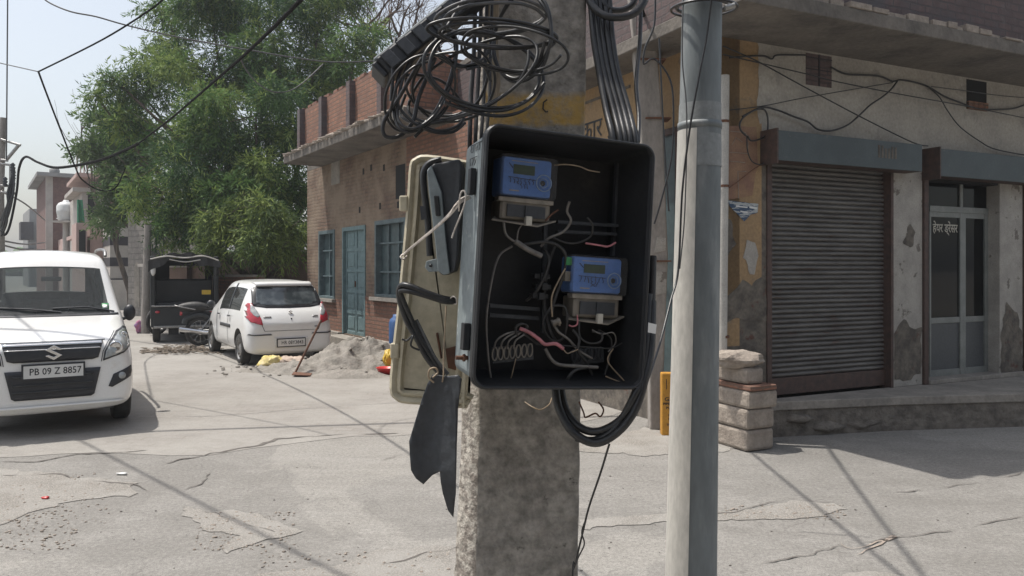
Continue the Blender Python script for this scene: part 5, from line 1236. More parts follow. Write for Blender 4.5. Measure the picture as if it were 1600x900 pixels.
# pale wrap on the sun side: the lit strip is put into the colour
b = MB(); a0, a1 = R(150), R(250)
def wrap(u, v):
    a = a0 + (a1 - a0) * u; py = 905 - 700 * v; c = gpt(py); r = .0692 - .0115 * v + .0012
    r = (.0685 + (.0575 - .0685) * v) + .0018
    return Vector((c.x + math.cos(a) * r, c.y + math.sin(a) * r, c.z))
b.grid(wrap, 20, 30); b.build('sunlit_strip_coat', M['galv_pale'], gp)
b = MB()
b.grid(lambda u, v: (lambda c, a, r_: Vector((c.x + math.cos(a) * r_, c.y + math.sin(a) * r_, c.z)))(gpt(262 - 98 * v), 2 * math.pi * u, .0590 - .0026 * v + (0 if v > .35 else .0008)), 40, 6)
b.build('pale_paint_band', pm('pale_grey_band', (.27, .285, .285), (.22, .235, .235), 6, rough=.6, c3=(.34, .34, .33), s3=9), gp)
b = MB(); q = gpt(10)
b.tube([q + Vector((math.cos(a) * .068, math.sin(a) * .068, .004 * math.sin(a))) for a in np.linspace(0, 6.28, 33)[:-1]], .005, 6, closed=True)
b.tube([q + Vector((math.cos(a) * .088 + .005, math.sin(a) * .088, -.006 + .006 * math.sin(a))) for a in np.linspace(0, 6.28, 33)[:-1]], .0035, 6, closed=True)
b.build('wire_ring', M['cable'], gp)
b = MB(); q = P(1133, 12, 2.03); b.cyl(q, q + Vector((.025, 0, .006)), .008, 8); b.build('bolt', M['steel'], gp)
wire('pole_wire', 'thin black wire running down the face of the galvanised pole', [(1113, -10, 2.0), (1104, 60, 2.02), (1094, 110, 2.02), (1078, 200, 2.02), (1066, 300, 2.02), (1060, 420, 2.0), (1048, 470, 1.95), (1030, 540, 1.85), (1010, 600, 1.7)], .0028, M['cable'])
wire('pole_wire', 'thin grey wire clinging to the left side of the galvanised pole', [(1068, -10, 2.05), (1066, 90, 2.04), (1073, 180, 2.03), (1070, 330, 2.03), (1062, 420, 2.03)], .0018, M['cable_grey'])

# second concrete pole further back and gas marker
p2 = thing('concrete_pole', 'slimmer concrete pole standing behind the meter box beside the orange marker post', 'utility pole', tuple(G(1027, 672)))
b = MB(); Y2 = G(1027, 672).y
for_l = [(1016, 1034, 672), (1014, 1044, 400), (1001, 1036, 200), (984, 1022, 0), (960, 998, -380)]
vs = []
for (l_, r_, y_) in for_l:
    a = P(l_, y_, Y2); c = P(r_, y_, Y2); vs += [a, c, c + Vector((0, .16, 0)), a + Vector((0, .16, 0))]
fs = []
for i in range(len(for_l) - 1):
    for k in range(4): fs.append((i * 4 + k, i * 4 + (k + 1) % 4, i * 4 + 4 + (k + 1) % 4, i * 4 + 4 + k))
b.add(vs, fs + [(3, 2, 1, 0), tuple(range(len(vs) - 4, len(vs)))]); b.build('shaft', M['concrete_far'], p2, bevel=.015)
for y0, y1, x0, x1 in ((372, 396, 1022, 1040), (425, 462, 1022, 1041)):
    b = MB(); a = P(x0, y1, Y2 - .012); c = P(x1, y0, Y2 - .012); 
    pts = [Vector((x, Y2 - .008, z)) for x, z in ((a.x, a.z), (c.x, a.z + .03), (c.x + .005, c.z), (a.x + .03, c.z + .01))]; b.prism(pts, (0, .006, 0)); b.build('torn_notice', M['pillar_white'], p2)
for y in (96, 187, 408): 
    b = MB(); c = P(1018 if y < 150 else 1026, y, Y2 + .08); w = .13; b.hexa(lambda a, q, z, c=c: Vector((c.x + a, c.y - q, c.z + z)), -w, w, -.105, .105, -.008, .008)
    b.build('strap_band', M['rust'], p2)
gm = thing('marker_post', 'orange gas pipeline marker post half hidden by the galvanised pole', 'marker post', tuple(G(1045, 682)))
c = G(1046, 681); w0 = .19; b = MB(); b.hexa(lambda a, q, z: Vector((c.x + a, c.y - q, z)), -.075, .095, -.1, 0, 0, .62); b.build('post', M['orange'], gm, bevel=.012)
b = MB(); b.hexa(lambda a, q, z: Vector((c.x + a, c.y - q, z)), -.033, -.027, 0, .003, .46, .56); b.build('slot_mark', M['ink'], gm)
for k, (s_, z, tx) in enumerate(((.055, .36, 'GAS'), (.034, .315, 'PIPELINE'), (.034, .275, 'PUNJ'), (.032, .20, 'कार'), (.032, .16, 'गैस'), (.032, .11, 'लाइन'))):
    text_obj(tx, lambda x, y, d, z=z: Vector((c.x + .01 + x, c.y - .001 - d, z + y)), s_, M['ink'] if k < 3 else M['rust'], gm, 'lettering', .002, 1.15, .001)

# ------------------------------------------------------------------ meter box
yaw = R(22); roll = R(3.4)
nf = Vector((math.sin(yaw), -math.cos(yaw), 0)); r0 = Vector((math.cos(yaw), math.sin(yaw), 0)); k0 = Vector((0, 0, 1))
br = r0 * math.cos(roll) - k0 * math.sin(roll); bu = k0 * math.cos(roll) + r0 * math.sin(roll)
BC = Vector((.1025, 1.45, 1.664)); BW, BH, BD = .357, .482, .14
def BX(a, b_, c): return BC + br * (a) + bu * (b_) - nf * c          # a right, b up, c into the box
def bpx(px, py, c):
    """box coordinates of the point at depth c that the photograph shows at (px, py)"""
    d = Vector(((px - 800) / F, 1, (HY - py) / F)); o = Vector((0, 0, H)); q = BC - nf * c
    t_ = (q - o).dot(nf) / d.dot(nf); v = o + d * t_ - BC
    return v.dot(br), v.dot(bu)
def rrect(w, h, r, n=6, dx=0, dy=0):
    out = []
    for cx_, cy_, s in ((w / 2 - r, h / 2 - r, 0), (-w / 2 + r, h / 2 - r, 90), (-w / 2 + r, -h / 2 + r, 180), (w / 2 - r, -h / 2 + r, 270)):
        for k in range(n + 1):
            a = R(s + 90 * k / n); out.append((cx_ + dx + r * math.cos(a), cy_ + dy + r * math.sin(a)))
    return out
def shell_loops(b, loops, fn, mis, capend=None, close=True):
    """loops: list of (outline, depth)"""
    n = len(loops[0][0]); vs = []
    for o_, c in loops: vs += [fn(x, y, c) for x, y in o_]
    fs = []; mm = []
    for i in range(len(loops) - 1):
        for k in range(n):
            k2 = (k + 1) % n; fs.append((i * n + k, i * n + k2, (i + 1) * n + k2, (i + 1) * n + k)); mm.append(mis[i])
    fs.append(tuple(range((len(loops) - 1) * n, len(loops) * n))); mm.append(mis[-1])
    if capend is not None: fs.append(tuple(range(n))[::-1]); mm.append(capend)
    b.add(vs, fs, mm)
mbx = thing('meter_box', 'large open grey meter box with black rim and dark inside, tilted on the concrete pole', 'meter box', tuple(BX(0, -BH / 2, .08)))
b = MB(); w, h = BW, BH
shell_loops(b, [(rrect(w - .03, h - .03, .02), BD), (rrect(w - .016, h - .016, .022), .012), (rrect(w - .004, h - .004, .026), .012), (rrect(w, h, .028), .008), (rrect(w, h, .028), -.004), (rrect(w - .004, h - .004, .026), -.007),
                (rrect(w - .014, h - .014, .022), -.007), (rrect(w - .018, h - .018, .02), -.003), (rrect(w - .020, h - .020, .02), .02), (rrect(w - .042, h - .042, .014), BD - .006)], BX, [0, 2, 2, 2, 2, 2, 2, 1, 1, 1], 0)
box = b.build('case', [M['grey_paint'], M['box_inside'], M['black_plastic']], mbx)
for f in box.data.polygons: f.use_smooth = False
# raised channel along the rim
b = MB(); pts = [BX(x, y, -.008) for x, y in rrect(w - .008, h - .008, .025, 8)]; b.tube(pts, .0032, 6, closed=True); b.build('gasket', M['black_plastic'], mbx)
# inner back lip, rails
def bbar(b, px0, py0, px1, py1, c, wd, th, mi=0):
    a0, b0 = bpx(px0, py0, c); a1, b1 = bpx(px1, py1, c)
    p, q = BX(a0, b0, c), BX(a1, b1, c); T = (q - p).normalized(); S_v = T.cross(nf).normalized()
    b.add([p + S_v * wd / 2, q + S_v * wd / 2, q - S_v * wd / 2, p - S_v * wd / 2] + [x + nf * th for x in (p + S_v * wd / 2, q + S_v * wd / 2, q - S_v * wd / 2, p - S_v * wd / 2)],
          [(3, 2, 1, 0), (4, 5, 6, 7), (0, 1, 5, 4), (1, 2, 6, 5), (2, 3, 7, 6), (3, 0, 4, 7)], mi)
b = MB()
for q in ((868, 347, 962, 353), (868, 362, 960, 366)): bbar(b, *q, .10, .006, .012)
b.build('mounting_rail', M['slate'], mbx)
b = MB(); bbar(b, 762, 477, 840, 483, .10, .007, .012); bbar(b, 762, 492, 838, 497, .10, .007, .012); b.build('mounting_rail', M['slate'], mbx)
b = MB(); bbar(b, 962, 255, 955, 400, .11, .006, .01); b.build('mounting_upright', M['slate'], mbx)
b = MB(); bbar(b, 850, 340, 846, 520, .105, .008, .01); b.build('mounting_upright', M['slate'], mbx)
# latch and hinge stubs on the grey left side; side faces: a=-w/2
def sidept(y, c, out): return BX(-w / 2 + .007 + .0005 - out + (c - .012) * .07 * 0 + (c / BD) * .004, y, c)
b = MB(); b.hexa(lambda a, o_, z: sidept(z, a, o_), .055, .072, 0, .012, .115, .165); b.build('latch', M['black_plastic'], mbx, bevel=.002)
b = MB(); b.hexa(lambda a, o_, z: sidept(z, a, o_), .035, .055, 0, .014, -.175, -.125); b.build('latch', M['black_plastic'], mbx, bevel=.002)
b = MB(); b.cyl(sidept(-.19, .05, -.002), sidept(-.19, .05, .022), .004, 8); b.cyl(sidept(-.19, .05, .004), sidept(-.19, .05, .008), .007, 8); b.build('bolt', M['rust'], mbx)
b = MB(); b.hexa(lambda a, o_, z: sidept(z, a, o_), .006, .0115, 0, .0035, -.20, .20); b.build('side_rib', M['grey_paint'], mbx)
# marker pen writing on the side
rnd = random.Random(21); b = MB()
for row, (z, n_) in enumerate(((.205, 5), (.180, 3))):
    b.tube([sidept(z + .008, .10, .0005), sidept(z + .008, .10 - .014 * n_, .0005)], .0007, 4)
    for i in range(n_):
        c_ = .10 - .013 * i; pts = [sidept(z + .008 + rnd.uniform(-.001, .001), c_, .0005)] + [sidept(z + .008 - .005 * j + rnd.uniform(-.002, .002), c_ - rnd.uniform(0, .010), .0006) for j in range(1, 4)]
        b.tube(smoothpts(pts, 3), .0008, 4)
b.build('marker_writing', M['ink'], mbx)
# outer right side cable duct
b = MB(); b.hexa(lambda a, o_, z: BX(w / 2 - .006 + o_, z, a), .02, .06, 0, .012, -.20, .02); b.build('side_duct', M['black_plastic'], mbx, bevel=.003)
for z in (.02, -.10): b = MB(); b.lathe([(.007, 0), (.007, .012), (.003, .012)], BX(w / 2, z, .03), nf, 12); b.build('lug', M['black_plastic'], mbx)

# --- electricity meters
def meter(label, x0, y0, x1, y1, c, cov0, cov1, seed, green=False):
    """blue face spans px (x0,y0)-(x1,y1); terminal cover from cov0 to cov1"""
    fa = lambda x, y: bpx(x, y, c)
    (a0, t0), (a1, t1) = fa(x0, y0), fa(x1, y0 + (y1 - y0) * .12); (_, b1) = fa((x0 + x1) / 2, y1)
    A0, A1, Z1, Z0 = a0, a1, (t0 + t1) / 2, b1
    th = thing('electricity_meter', label, 'electricity meter', tuple(BX((A0 + A1) / 2, Z0, c + .03)), group='blue electricity meters in the open box')
    b = MB(); W_, H_ = A1 - A0, Z1 - Z0; cx_, cy_ = (A0 + A1) / 2, (Z0 + Z1) / 2
    fn = lambda x, y, z: BX(cx_ + x, cy_ + y, z)
    shell_loops(b, [(rrect(W_, H_, .006), c + .05), (rrect(W_, H_, .006), c + .006), (rrect(W_ * .95, H_ * .94, .005), c)], fn, [0, 0, 0]); b.build('housing', M['blue'], th, bevel=.001)
    b = MB(); b.hexa(lambda a, o_, z: BX(cx_ + a, cy_ + z, c - o_), -W_ * .28, W_ * .14, 0, .0018, H_ * .06, H_ * .30); b.build('display', M['lcd'], th)
    b = MB(); b.hexa(lambda a, o_, z: BX(cx_ + a, cy_ + z, c - o_), -W_ * .32, W_ * .2, 0, .0008, H_ * .38, H_ * .40); b.hexa(lambda a, o_, z: BX(cx_ + a, cy_ + z, c - o_), -W_ * .34, -W_ * .15, 0, .0008, -H_ * .38, -H_ * .35); b.build('printed_line', M['letter'], th)
    rnd = random.Random(seed); b = MB()
    for j in range(7):
        x = -W_ * .36 + j * W_ * .075; y = -H_ * .05
        b.tube(smoothpts([BX(cx_ + x + rnd.uniform(0, .004), cy_ + y - k * .0035 + rnd.uniform(-.002, .002), c - .0025) for k in range(4)], 3), .0007, 4)
    b.tube([BX(cx_ - W_ * .38, cy_ - H_ * .03, c - .0025), BX(cx_ + W_ * .16, cy_ - H_ * .06, c - .0025)], .0007, 4)
    for j in range(3):
        x = -W_ * .12 + j * .006; b.tube(smoothpts([BX(cx_ + x + rnd.uniform(-.002, .003), cy_ - H_ * .18 - k * .003, c - .0025) for k in range(4)], 3), .0007, 4)
    b.tube([BX(cx_ - W_ * .38, cy_ + H_ * .32, c - .0025), BX(cx_ - W_ * .30, cy_ + H_ * .2, c - .0025)], .0009, 4)
    b.build('marker_writing', M['ink'], th)
    # clear dusty cover with its raised dial
    b = MB(); shell_loops(b, [(rrect(W_ * 1.16, H_ * 1.10, .008), c + .04), (rrect(W_ * 1.14, H_ * 1.08, .008), c - .008), (rrect(W_ * 1.10, H_ * 1.04, .007), c - .0095)], fn, [0, 0, 0]); b.build('clear_cover', M['dusty_clear'], th)
    b = MB(); q = BX(cx_ + W_ * .30, cy_ - H_ * .12, c - .0095); rr_ = H_ * .21
    b.tube([q + (br * math.cos(a) + bu * math.sin(a)) * rr_ for a in np.linspace(0, 6.28, 25)[:-1]], .0015, 6, closed=True); b.tube([q + (br * math.cos(a) + bu * math.sin(a)) * rr_ * .55 for a in np.linspace(0, 6.28, 21)[:-1]], .001, 5, closed=True)
    b.build('dial_ring', pm('clear_plastic_ring', (.20, .28, .42), None, 20, rough=.2, bump=0), th)
    b = MB(); b.lathe([(0, .002), (rr_ * .3, .002), (rr_ * .34, 0)], BX(cx_ + W_ * .30, cy_ - H_ * .12, c - .004), nf, 14); b.build('button', M['slate'], th)
    # terminal cover below
    (u0, v0), (u1, v1) = bpx(cov0[0], cov0[1], c + .01), bpx(cov1[0], cov1[1], c + .01)
    f2 = lambda x, y, z: BX((u0 + u1) / 2 + x, (v0 + v1) / 2 + y, z); TW, TH = u1 - u0, v0 - v1
    b = MB(); shell_loops(b, [(rrect(TW, TH, .004), c + .05), (rrect(TW, TH, .004), c + .004), (rrect(TW * .92, TH * .86, .003), c + .001)], f2, [0, 0, 0]); tc = b.build('terminal_cover', M['cover_beige'], th, bevel=.001)
    b = MB(); b.hexa(lambda a, o_, z: f2(a, z, c - o_), -TW * .56, TW * .54, -.02, .003, TH * .40, TH * .62); b.build('cover_ledge', pm('pale_clear_plastic', (.30, .27, .23), (.20, .18, .15), 30, rough=.3), tc, bevel=.001)
    b = MB(); b.hexa(lambda a, o_, z: f2(a, z, c - o_), -TW * .38, TW * .38, 0, .003, -TH * .34, TH * .26); b.hexa(lambda a, o_, z: f2(a, z, c - o_), -TW * .03, TW * .0, .003, .006, -TH * .34, TH * .26); b.build('dark_window', M['slate'], tc)
    b = MB(); b.prism([f2(-TW * .66, -TH * .62, c), f2(TW * .2, -TH * .80, c - .012), f2(TW * .62, -TH * .42, c), f2(TW * .5, -TH * .40, c + .03), f2(-TW * .5, -TH * .40, c + .03)], tuple(bu * .003)); b.build('bottom_flap', M['cover_beige'], tc)
    b = MB(); b.hexa(lambda a, o_, z: f2(a, z, c - o_), -TW * .03, TW * .09, .002, .012, -TH * .75, -TH * .28); b.build('seal_tab', M['letter'], tc, bevel=.001)
    if green:
        b = MB(); (g0, g1) = bpx(889, 408, c); b.hexa(lambda a, o_, z: BX(g0 + a, g1 + z, c - o_), -.006, .006, -.01, .002, -.008, .008); b.build('connector', M['green_plastic'], th, bevel=.001)
        b = MB(); (g0, g1) = bpx(887, 430, c); b.hexa(lambda a, o_, z: BX(g0 + a, g1 + z, c - o_), -.007, .006, -.01, .002, -.012, .008); b.build('terminal_screw', M['cover_beige'], th, bevel=.002)
    return th
meter('upper of the two blue electricity meters, near the top left inside the box', 786, 243, 864, 308, .050, (780, 311), (856, 349), 1)
meter('lower blue electricity meter with a small green connector at its left side', 896, 399, 973, 459, .050, (894, 462), (963, 498), 5, True)

# neutral connector strips: row of oval loops
def loopstrip(label, x0, y0, x1, y1, n_, m, c=.05):
    th = thing('connector_strip', label, 'connector', tuple(BX(*bpx((x0 + x1) / 2, (y0 + y1) / 2, c), c)))
    b = MB(); bbar(b, x0 - 4, y0 + 2, x1 + 4, y1 + 2, c + .008, .030, .004); b.build('base', M['slate'], th)
    for i in range(n_):
        k = i / (n_ - 1); a, z = bpx(x0 + (x1 - x0) * k, y0 + (y1 - y0) * k, c); b = MB()
        b.tube([BX(a + .0052 * math.cos(q), z + .0125 * math.sin(q), c) for q in np.linspace(0, 6.28, 15)[:-1]], .0017, 5, closed=True); b.build('loop', m, th)
loopstrip('pale coiled neutral connector strip at the lower left inside the box', 773, 553, 828, 547, 7, M['cover_beige'])
loopstrip('dark connector strip at the lower right inside the box', 897, 556, 938, 552, 5, M['slate'], .07)

def bw(label, pts, r, m, name='meter_wire', group='loose wires inside the meter box', c=.05):
    q = []
    for p in pts:
        cc = p[2] if len(p) > 2 else c; a, z = bpx(p[0], p[1], cc); q.append(BX(a, z, cc))
    b = MB(); b.tube(smoothpts(q, 6), r, 6); return tag(b.build(name, m), label, 'wire', group)
bw('bare beige wire leaving the upper meter to the right', [(866, 258, .05), (885, 257, .03), (905, 260, .03), (920, 266, .03), (937, 269, .03)], .0013, M['beige_wire'])
bw('grey wire curving from the upper meter into a thick joint', [(787, 346), (790, 365), (800, 375), (815, 383)], .0024, M['dusty_wire'])
bw('thick grey wrapped cable joint lying under the upper meter', [(805, 377), (825, 390), (846, 400)], .0055, M['dusty_wire'])
bw('thin wire dropping from the middle of the upper meter', [(818, 348), (810, 360), (808, 376)], .0016, M['dusty_wire'])
bw('long pale grey wire looping down the left side of the box', [(800, 385, .07), (780, 400, .06), (768, 440, .05), (760, 500, .05), (763, 560, .05), (768, 598, .06)], .0022, M['dusty_wire'])
bw('white tipped grey wire standing up in the middle of the box', [(890, 315, .04), (886, 330, .05), (892, 345, .05), (880, 362, .06), (858, 372, .06), (845, 385, .07)], .0026, M['dusty_wire'])
bw('black wire with a bent beige end under the upper right rail', [(918, 340, .05), (926, 352, .05), (922, 370, .06), (900, 380, .06), (880, 378, .06), (862, 370, .06)], .0022, M['dusty_wire_dark'])
bw('pink twin wire with a frayed tip above the lower meter', [(962, 379, .04), (950, 385, .04), (935, 383, .045), (915, 380, .05)], .0020, M['pink_wire'])
bw('black cable arching over the middle of the box', [(820, 382, .06), (850, 378, .05), (872, 384, .05), (884, 400, .05), (880, 430, .06), (866, 470, .06), (862, 490, .06)], .0032, M['dusty_wire_dark'])
bw('beige wire hanging left of the lower meter to a brass end', [(883, 420, .05), (872, 440, .04), (862, 465, .04), (863, 495, .04)], .0017, M['beige_wire'])
bw('brown wire beside the upper meter cover', [(852, 345, .05), (862, 335, .05), (872, 328, .05)], .002, M['rust'])
bw('black cable descending through the middle of the box', [(868, 380, .08), (855, 420, .08), (850, 470, .08), (860, 520, .07), (880, 545, .07)], .0042, M['dusty_wire_dark'])
bw('black loop of cable left of the lower meter', [(862, 478, .06), (882, 480, .05), (886, 505, .05), (878, 530, .06), (860, 530, .06), (848, 505, .06), (862, 478, .06)], .0026, M['dusty_wire_dark'])
bw('pink wire crossing the bottom of the box', [(812, 513, .04), (828, 520, .035), (842, 530, .03), (852, 538, .03), (868, 537, .03), (880, 545, .03)], .0038, M['pink_wire'])
bw('white stripped wire end at the tip of the pink wire', [(879, 544, .03), (886, 552, .03), (893, 550, .03), (903, 546, .03)], .0013, M['beige_wire'])
for k, x in enumerate((772, 782, 792, 802)):
    bw(('first', 'second', 'third', 'fourth')[k] + ' grey wire from the left rising from the pale connector strip', [(x, 545, .05), (x + 4, 532, .04), (x + 18, 522, .04), (x + 34 - k * 5, 518, .05)], .0018, M['dusty_wire'])
bw('black loop above the pale connector strip', [(808, 525, .04), (806, 512, .035), (815, 506, .035), (824, 510, .04), (818, 520, .04), (830, 530, .04), (840, 538, .04)], .0024, M['dusty_wire_dark'])
bw('thick dark cable sleeve near the bottom of the box', [(852, 545, .04), (862, 562, .04), (875, 570, .04), (900, 572, .04), (934, 574, .04)], .0036, M['dusty_wire'])
bw('curved dark cable rising from the bottom edge of the box', [(886, 606, .05), (888, 590, .04), (900, 578, .04), (920, 573, .04)], .0036, M['dusty_wire_dark'])
bw('thin black wire running to the lower right side of the box', [(840, 538, .05), (880, 540, .04), (930, 543, .04), (955, 544, .04), (972, 536, .05)], .0013, M['dusty_wire_dark'])
bw('black loop under the lower meter', [(905, 498, .05), (906, 525, .04), (920, 536, .04), (938, 534, .04), (940, 522, .04), (925, 518, .05)], .0022, M['dusty_wire_dark'])
bw('bent pale wire forming a triangle at the lower right', [(958, 545, .05), (950, 565, .04), (975, 595, .03), (972, 598, .03), (946, 588, .04)], .0014, M['beige_wire'])
bw('dark wire dropping right of the lower connector', [(935, 515, .05), (955, 530, .05), (952, 560, .05), (945, 585, .05)], .0018, M['dusty_wire_dark'])
bw('red wire hook below the lower meter', [(902, 492, .04), (902, 506, .04), (895, 510, .04), (889, 508, .04)], .0016, M['pink_wire'])
bw('thin pale wire hanging under the pale connector strip', [(806, 560, .05), (800, 585, .05), (796, 598, .06)], .0011, M['beige_wire'])
for lab, x, y in (('small black terminal block at the centre of the box above its neighbour', 848, 432), ('small black terminal block left of the lower meter, second of three', 850, 448), ('small black terminal block lowest of the three in the centre of the box', 845, 463)):
    a_, z_ = bpx(x, y, .07); b = MB(); b.hexa(lambda a, o_, z: BX(a_ + a, z_ + z, .07 - o_), -.017, .016, -.02, 0, -.0045, .0045); b.hexa(lambda a, o_, z: BX(a_ + a, z_ + z, .07 - o_), -.006, .006, 0, .006, -.007, .007); tag(b.build('terminal_block', M['black_plastic'], None, bevel=.001), lab, 'terminal block', 'terminal blocks in the meter box')
bw('stiff black cable crossing behind the terminal blocks', [(822, 470, .09), (838, 455, .07), (852, 430, .06), (858, 405, .06), (850, 388, .07)], .003, M['dusty_wire_dark'])
bw('dusty cable bending from the centre towards the lower connector', [(862, 500, .05), (872, 518, .04), (888, 530, .045), (905, 548, .05), (925, 560, .05)], .0026, M['dusty_wire'])
bw('black cable curling down right of the pink wire', [(895, 515, .05), (905, 530, .04), (903, 548, .04), (915, 565, .05), (925, 585, .06)], .003, M['dusty_wire_dark'])
bw('thin grey wire looping over the lower right of the box', [(925, 515, .05), (940, 522, .04), (958, 520, .04), (962, 535, .05), (950, 550, .05)], .0014, M['dusty_wire'])
b = MB(); a_, z_ = bpx(868, 503, .04); b.cyl(BX(a_ - .006, z_ - .003, .04), BX(a_ + .008, z_ + .003, .035), .006, 10); b.cyl(BX(a_ + .003, z_, .036), BX(a_ + .006, z_ + .001, .035), .0085, 10); tag(b.build('cable_gland', M['cover_beige']), 'small clear plastic cable end hanging in the middle of the box', 'cable end')
b = MB(); c = P(1018, 512, 1.49); b.prism([c + Vector((-.007, 0, -.009)), c + Vector((.008, 0, -.012)), c + Vector((.010, 0, .006)), c + Vector((-.006, 0, .010))], (0, .002, 0)); tag(b.build('tag', M['plate']), 'small white tag on the right edge of the meter box', 'tag')
# black service cables up the right flank and below the box
wire('service_cable', 'outer thick black cable hanging in a loop under the box', [(868, 606, 1.56), (874, 640, 1.54), (895, 675, 1.52), (930, 692, 1.51), (965, 675, 1.50), (992, 640, 1.50), (1008, 590, 1.51), (1017, 540, 1.53), (1019, 470, 1.56)], .0085, M['cable'], group='cables looped under the meter box')
wire('service_cable', 'inner thick black cable hanging in a shallower loop under the box', [(876, 606, 1.57), (884, 640, 1.55), (905, 667, 1.53), (935, 674, 1.52), (970, 655, 1.51), (990, 620, 1.50), (1002, 590, 1.51), (1010, 530, 1.53), (1014, 460, 1.56)], .008, M['cable'], group='cables looped under the meter box')
wire('service_cable', 'third black cable closing the loop just left of the steel pole', [(900, 684, 1.53), (930, 688, 1.52), (962, 668, 1.51), (988, 625, 1.52), (1006, 570, 1.54), (1016, 500, 1.56), (1020, 400, 1.58)], .0085, M['cable'], group='cables looped under the meter box')
wire('earth_wire', 'thin rusty black wire running from the cable loop to the ground beside the concrete pole', [(952, 694, 1.52), (938, 740, 1.56), (921, 790, 1.60), (911, 830, 1.66), (900, 880, 1.68), (893, 940, 1.68), (880, 1500, 1.70)], .0022, M['cable'], 'wire')
wire('earth_wire', 'short twisted wire wound on the thin rusty wire', [(914, 815, 1.61), (909, 832, 1.62), (913, 850, 1.62), (904, 870, 1.63), (896, 890, 1.64)], .0016, M['cable'], 'wire')
wire('rusty_hook', 'rusty bent wire hook curling under the right of the box', [(905, 628, 1.60), (912, 645, 1.57), (915, 652, 1.56), (930, 646, 1.56), (938, 651, 1.56), (943, 640, 1.56), (935, 628, 1.57)], .0018, M['rust'], 'wire')
wire('rusty_hook', 'pale thin wire end sticking out under the box in front of the concrete pole', [(820, 628, 1.62), (832, 636, 1.60), (845, 640, 1.60), (858, 632, 1.62), (862, 622, 1.64)], .0012, M['beige_wire'], 'wire')

# --- cream lid hanging behind, left
YL = 1.60
lid = thing('box_lid', 'cream plastic meter box lid hanging behind the left side of the open box', 'lid', tuple(P(670, 630, YL)))
OUT = [(640, 258), (648, 247), (668, 242), (735, 252), (748, 262), (738, 440), (730, 620), (722, 632), (640, 631), (618, 624), (609, 606), (614, 540), (622, 470), (634, 340), (637, 300)]
def lidpt(x, y, d): return P(x, y, YL) + Vector((0, -d, 0))
def inset(pts, k):
    cx_ = sum(p[0] for p in pts) / len(pts); cy_ = sum(p[1] for p in pts) / len(pts)
    out = []; n_ = len(pts)
    for i in range(n_):
        a = Vector(pts[i - 1]); c = Vector(pts[i]); e = Vector(pts[(i + 1) % n_]); T = (e - a).normalized(); N_ = Vector((-T.y, T.x))
        if N_.dot(Vector((cx_, cy_)) - c) < 0: N_ = -N_
        out.append((c.x + N_.x * k, c.y + N_.y * k))
    return out
OS_ = [(p.x, p.y) for p in smoothpts([Vector((x, y, 0)) for x, y in OUT], 3, True)]
b = MB(); loops = [(inset(OS_, 6), -.022), (OS_, -.016), (OS_, .004), (inset(OS_, 4), .010), (inset(OS_, 8), .007), (inset(OS_, 11), .003), (inset(OS_, 14), .007), (inset(OS_, 17), .008), (inset(OS_, 21), -.004)]
shell_loops(b, loops, lidpt, [0] * 9, 0); b.build('panel', M['cream'], lid)
for (x, y) in ((634, 318), (620, 548)):
    b = MB(); q = P(x, y, YL - .004); b.box(q.x - .004, q.y, q.z, .018, .012, .032); b.build('hinge_tab', M['cream'], lid, bevel=.003)
b = MB()
for k in range(2): b.tube([lidpt(683, 520 + k * 2, .0), lidpt(690, 560, 0)], .003, 4)
b.prism([lidpt(696, 545, -.002), lidpt(715, 540, -.002), lidpt(716, 580, -.002), lidpt(700, 575, -.002)], (0, -.002, 0)); b.build('rust_stain', M['rust'], lid)
# --- small grey box between
sb = thing('small_meter_box', 'smaller closed grey metal meter box wedged between the cream lid and the open box', 'meter box', tuple(P(695, 425, 1.53)))
YS = 1.53
fr0 = [(666, 262), (676, 254), (718, 248), (722, 260), (716, 400), (710, 424), (692, 431), (684, 425), (680, 380), (668, 280)]
b = MB(); b.prism([P(x, y, YS) + Vector((0, .012 if x < 700 else 0, 0)) for x, y in fr0], (.004, .045, 0)); b.build('case', M['slate'], sb, bevel=.004)
b = MB(); b.prism([P(x, y, YS - .004) for x, y in ((667, 266), (674, 258), (690, 300), (697, 380), (703, 427), (694, 430), (684, 424), (680, 380), (670, 300))], (0, .012, 0)); b.build('side_flange', M['grey_paint'], sb, bevel=.002)
b = MB(); b.prism([P(x, y, YS - .006) for x, y in ((678, 306), (686, 306), (689, 338), (681, 338))], (0, -.006, 0)); b.build('latch', M['black_plastic'], sb, bevel=.002)
b = MB(); b.prism([P(x, y, YS + .002) for x, y in ((666, 408), (682, 404), (686, 424), (670, 425), (664, 418))], (0, .004, 0)); lg = b.build('mounting_lug', M['grey_paint'], sb, bevel=.001)
b = MB(); b.lathe([(.0035, .0), (.0035, .002), (0, .002)], P(673, 415, YS - .001), (0, -1, 0), 12); b.build('bolt', M['black_plastic'], lg)
b = MB(); b.tube(smoothpts([P(x, y, YS + .02) for x, y in ((690, 250), (672, 255), (662, 270), (663, 300), (668, 340), (672, 400))], 5), .007, 6); b.build('rubber_seal', M['black_plastic'], sb)
b = MB(); b.prism([P(x, y, YS + .01) for x, y in ((656, 322), (665, 322), (667, 342), (658, 344))], (0, .003, 0)); b.build('side_bracket', M['slate'], sb)
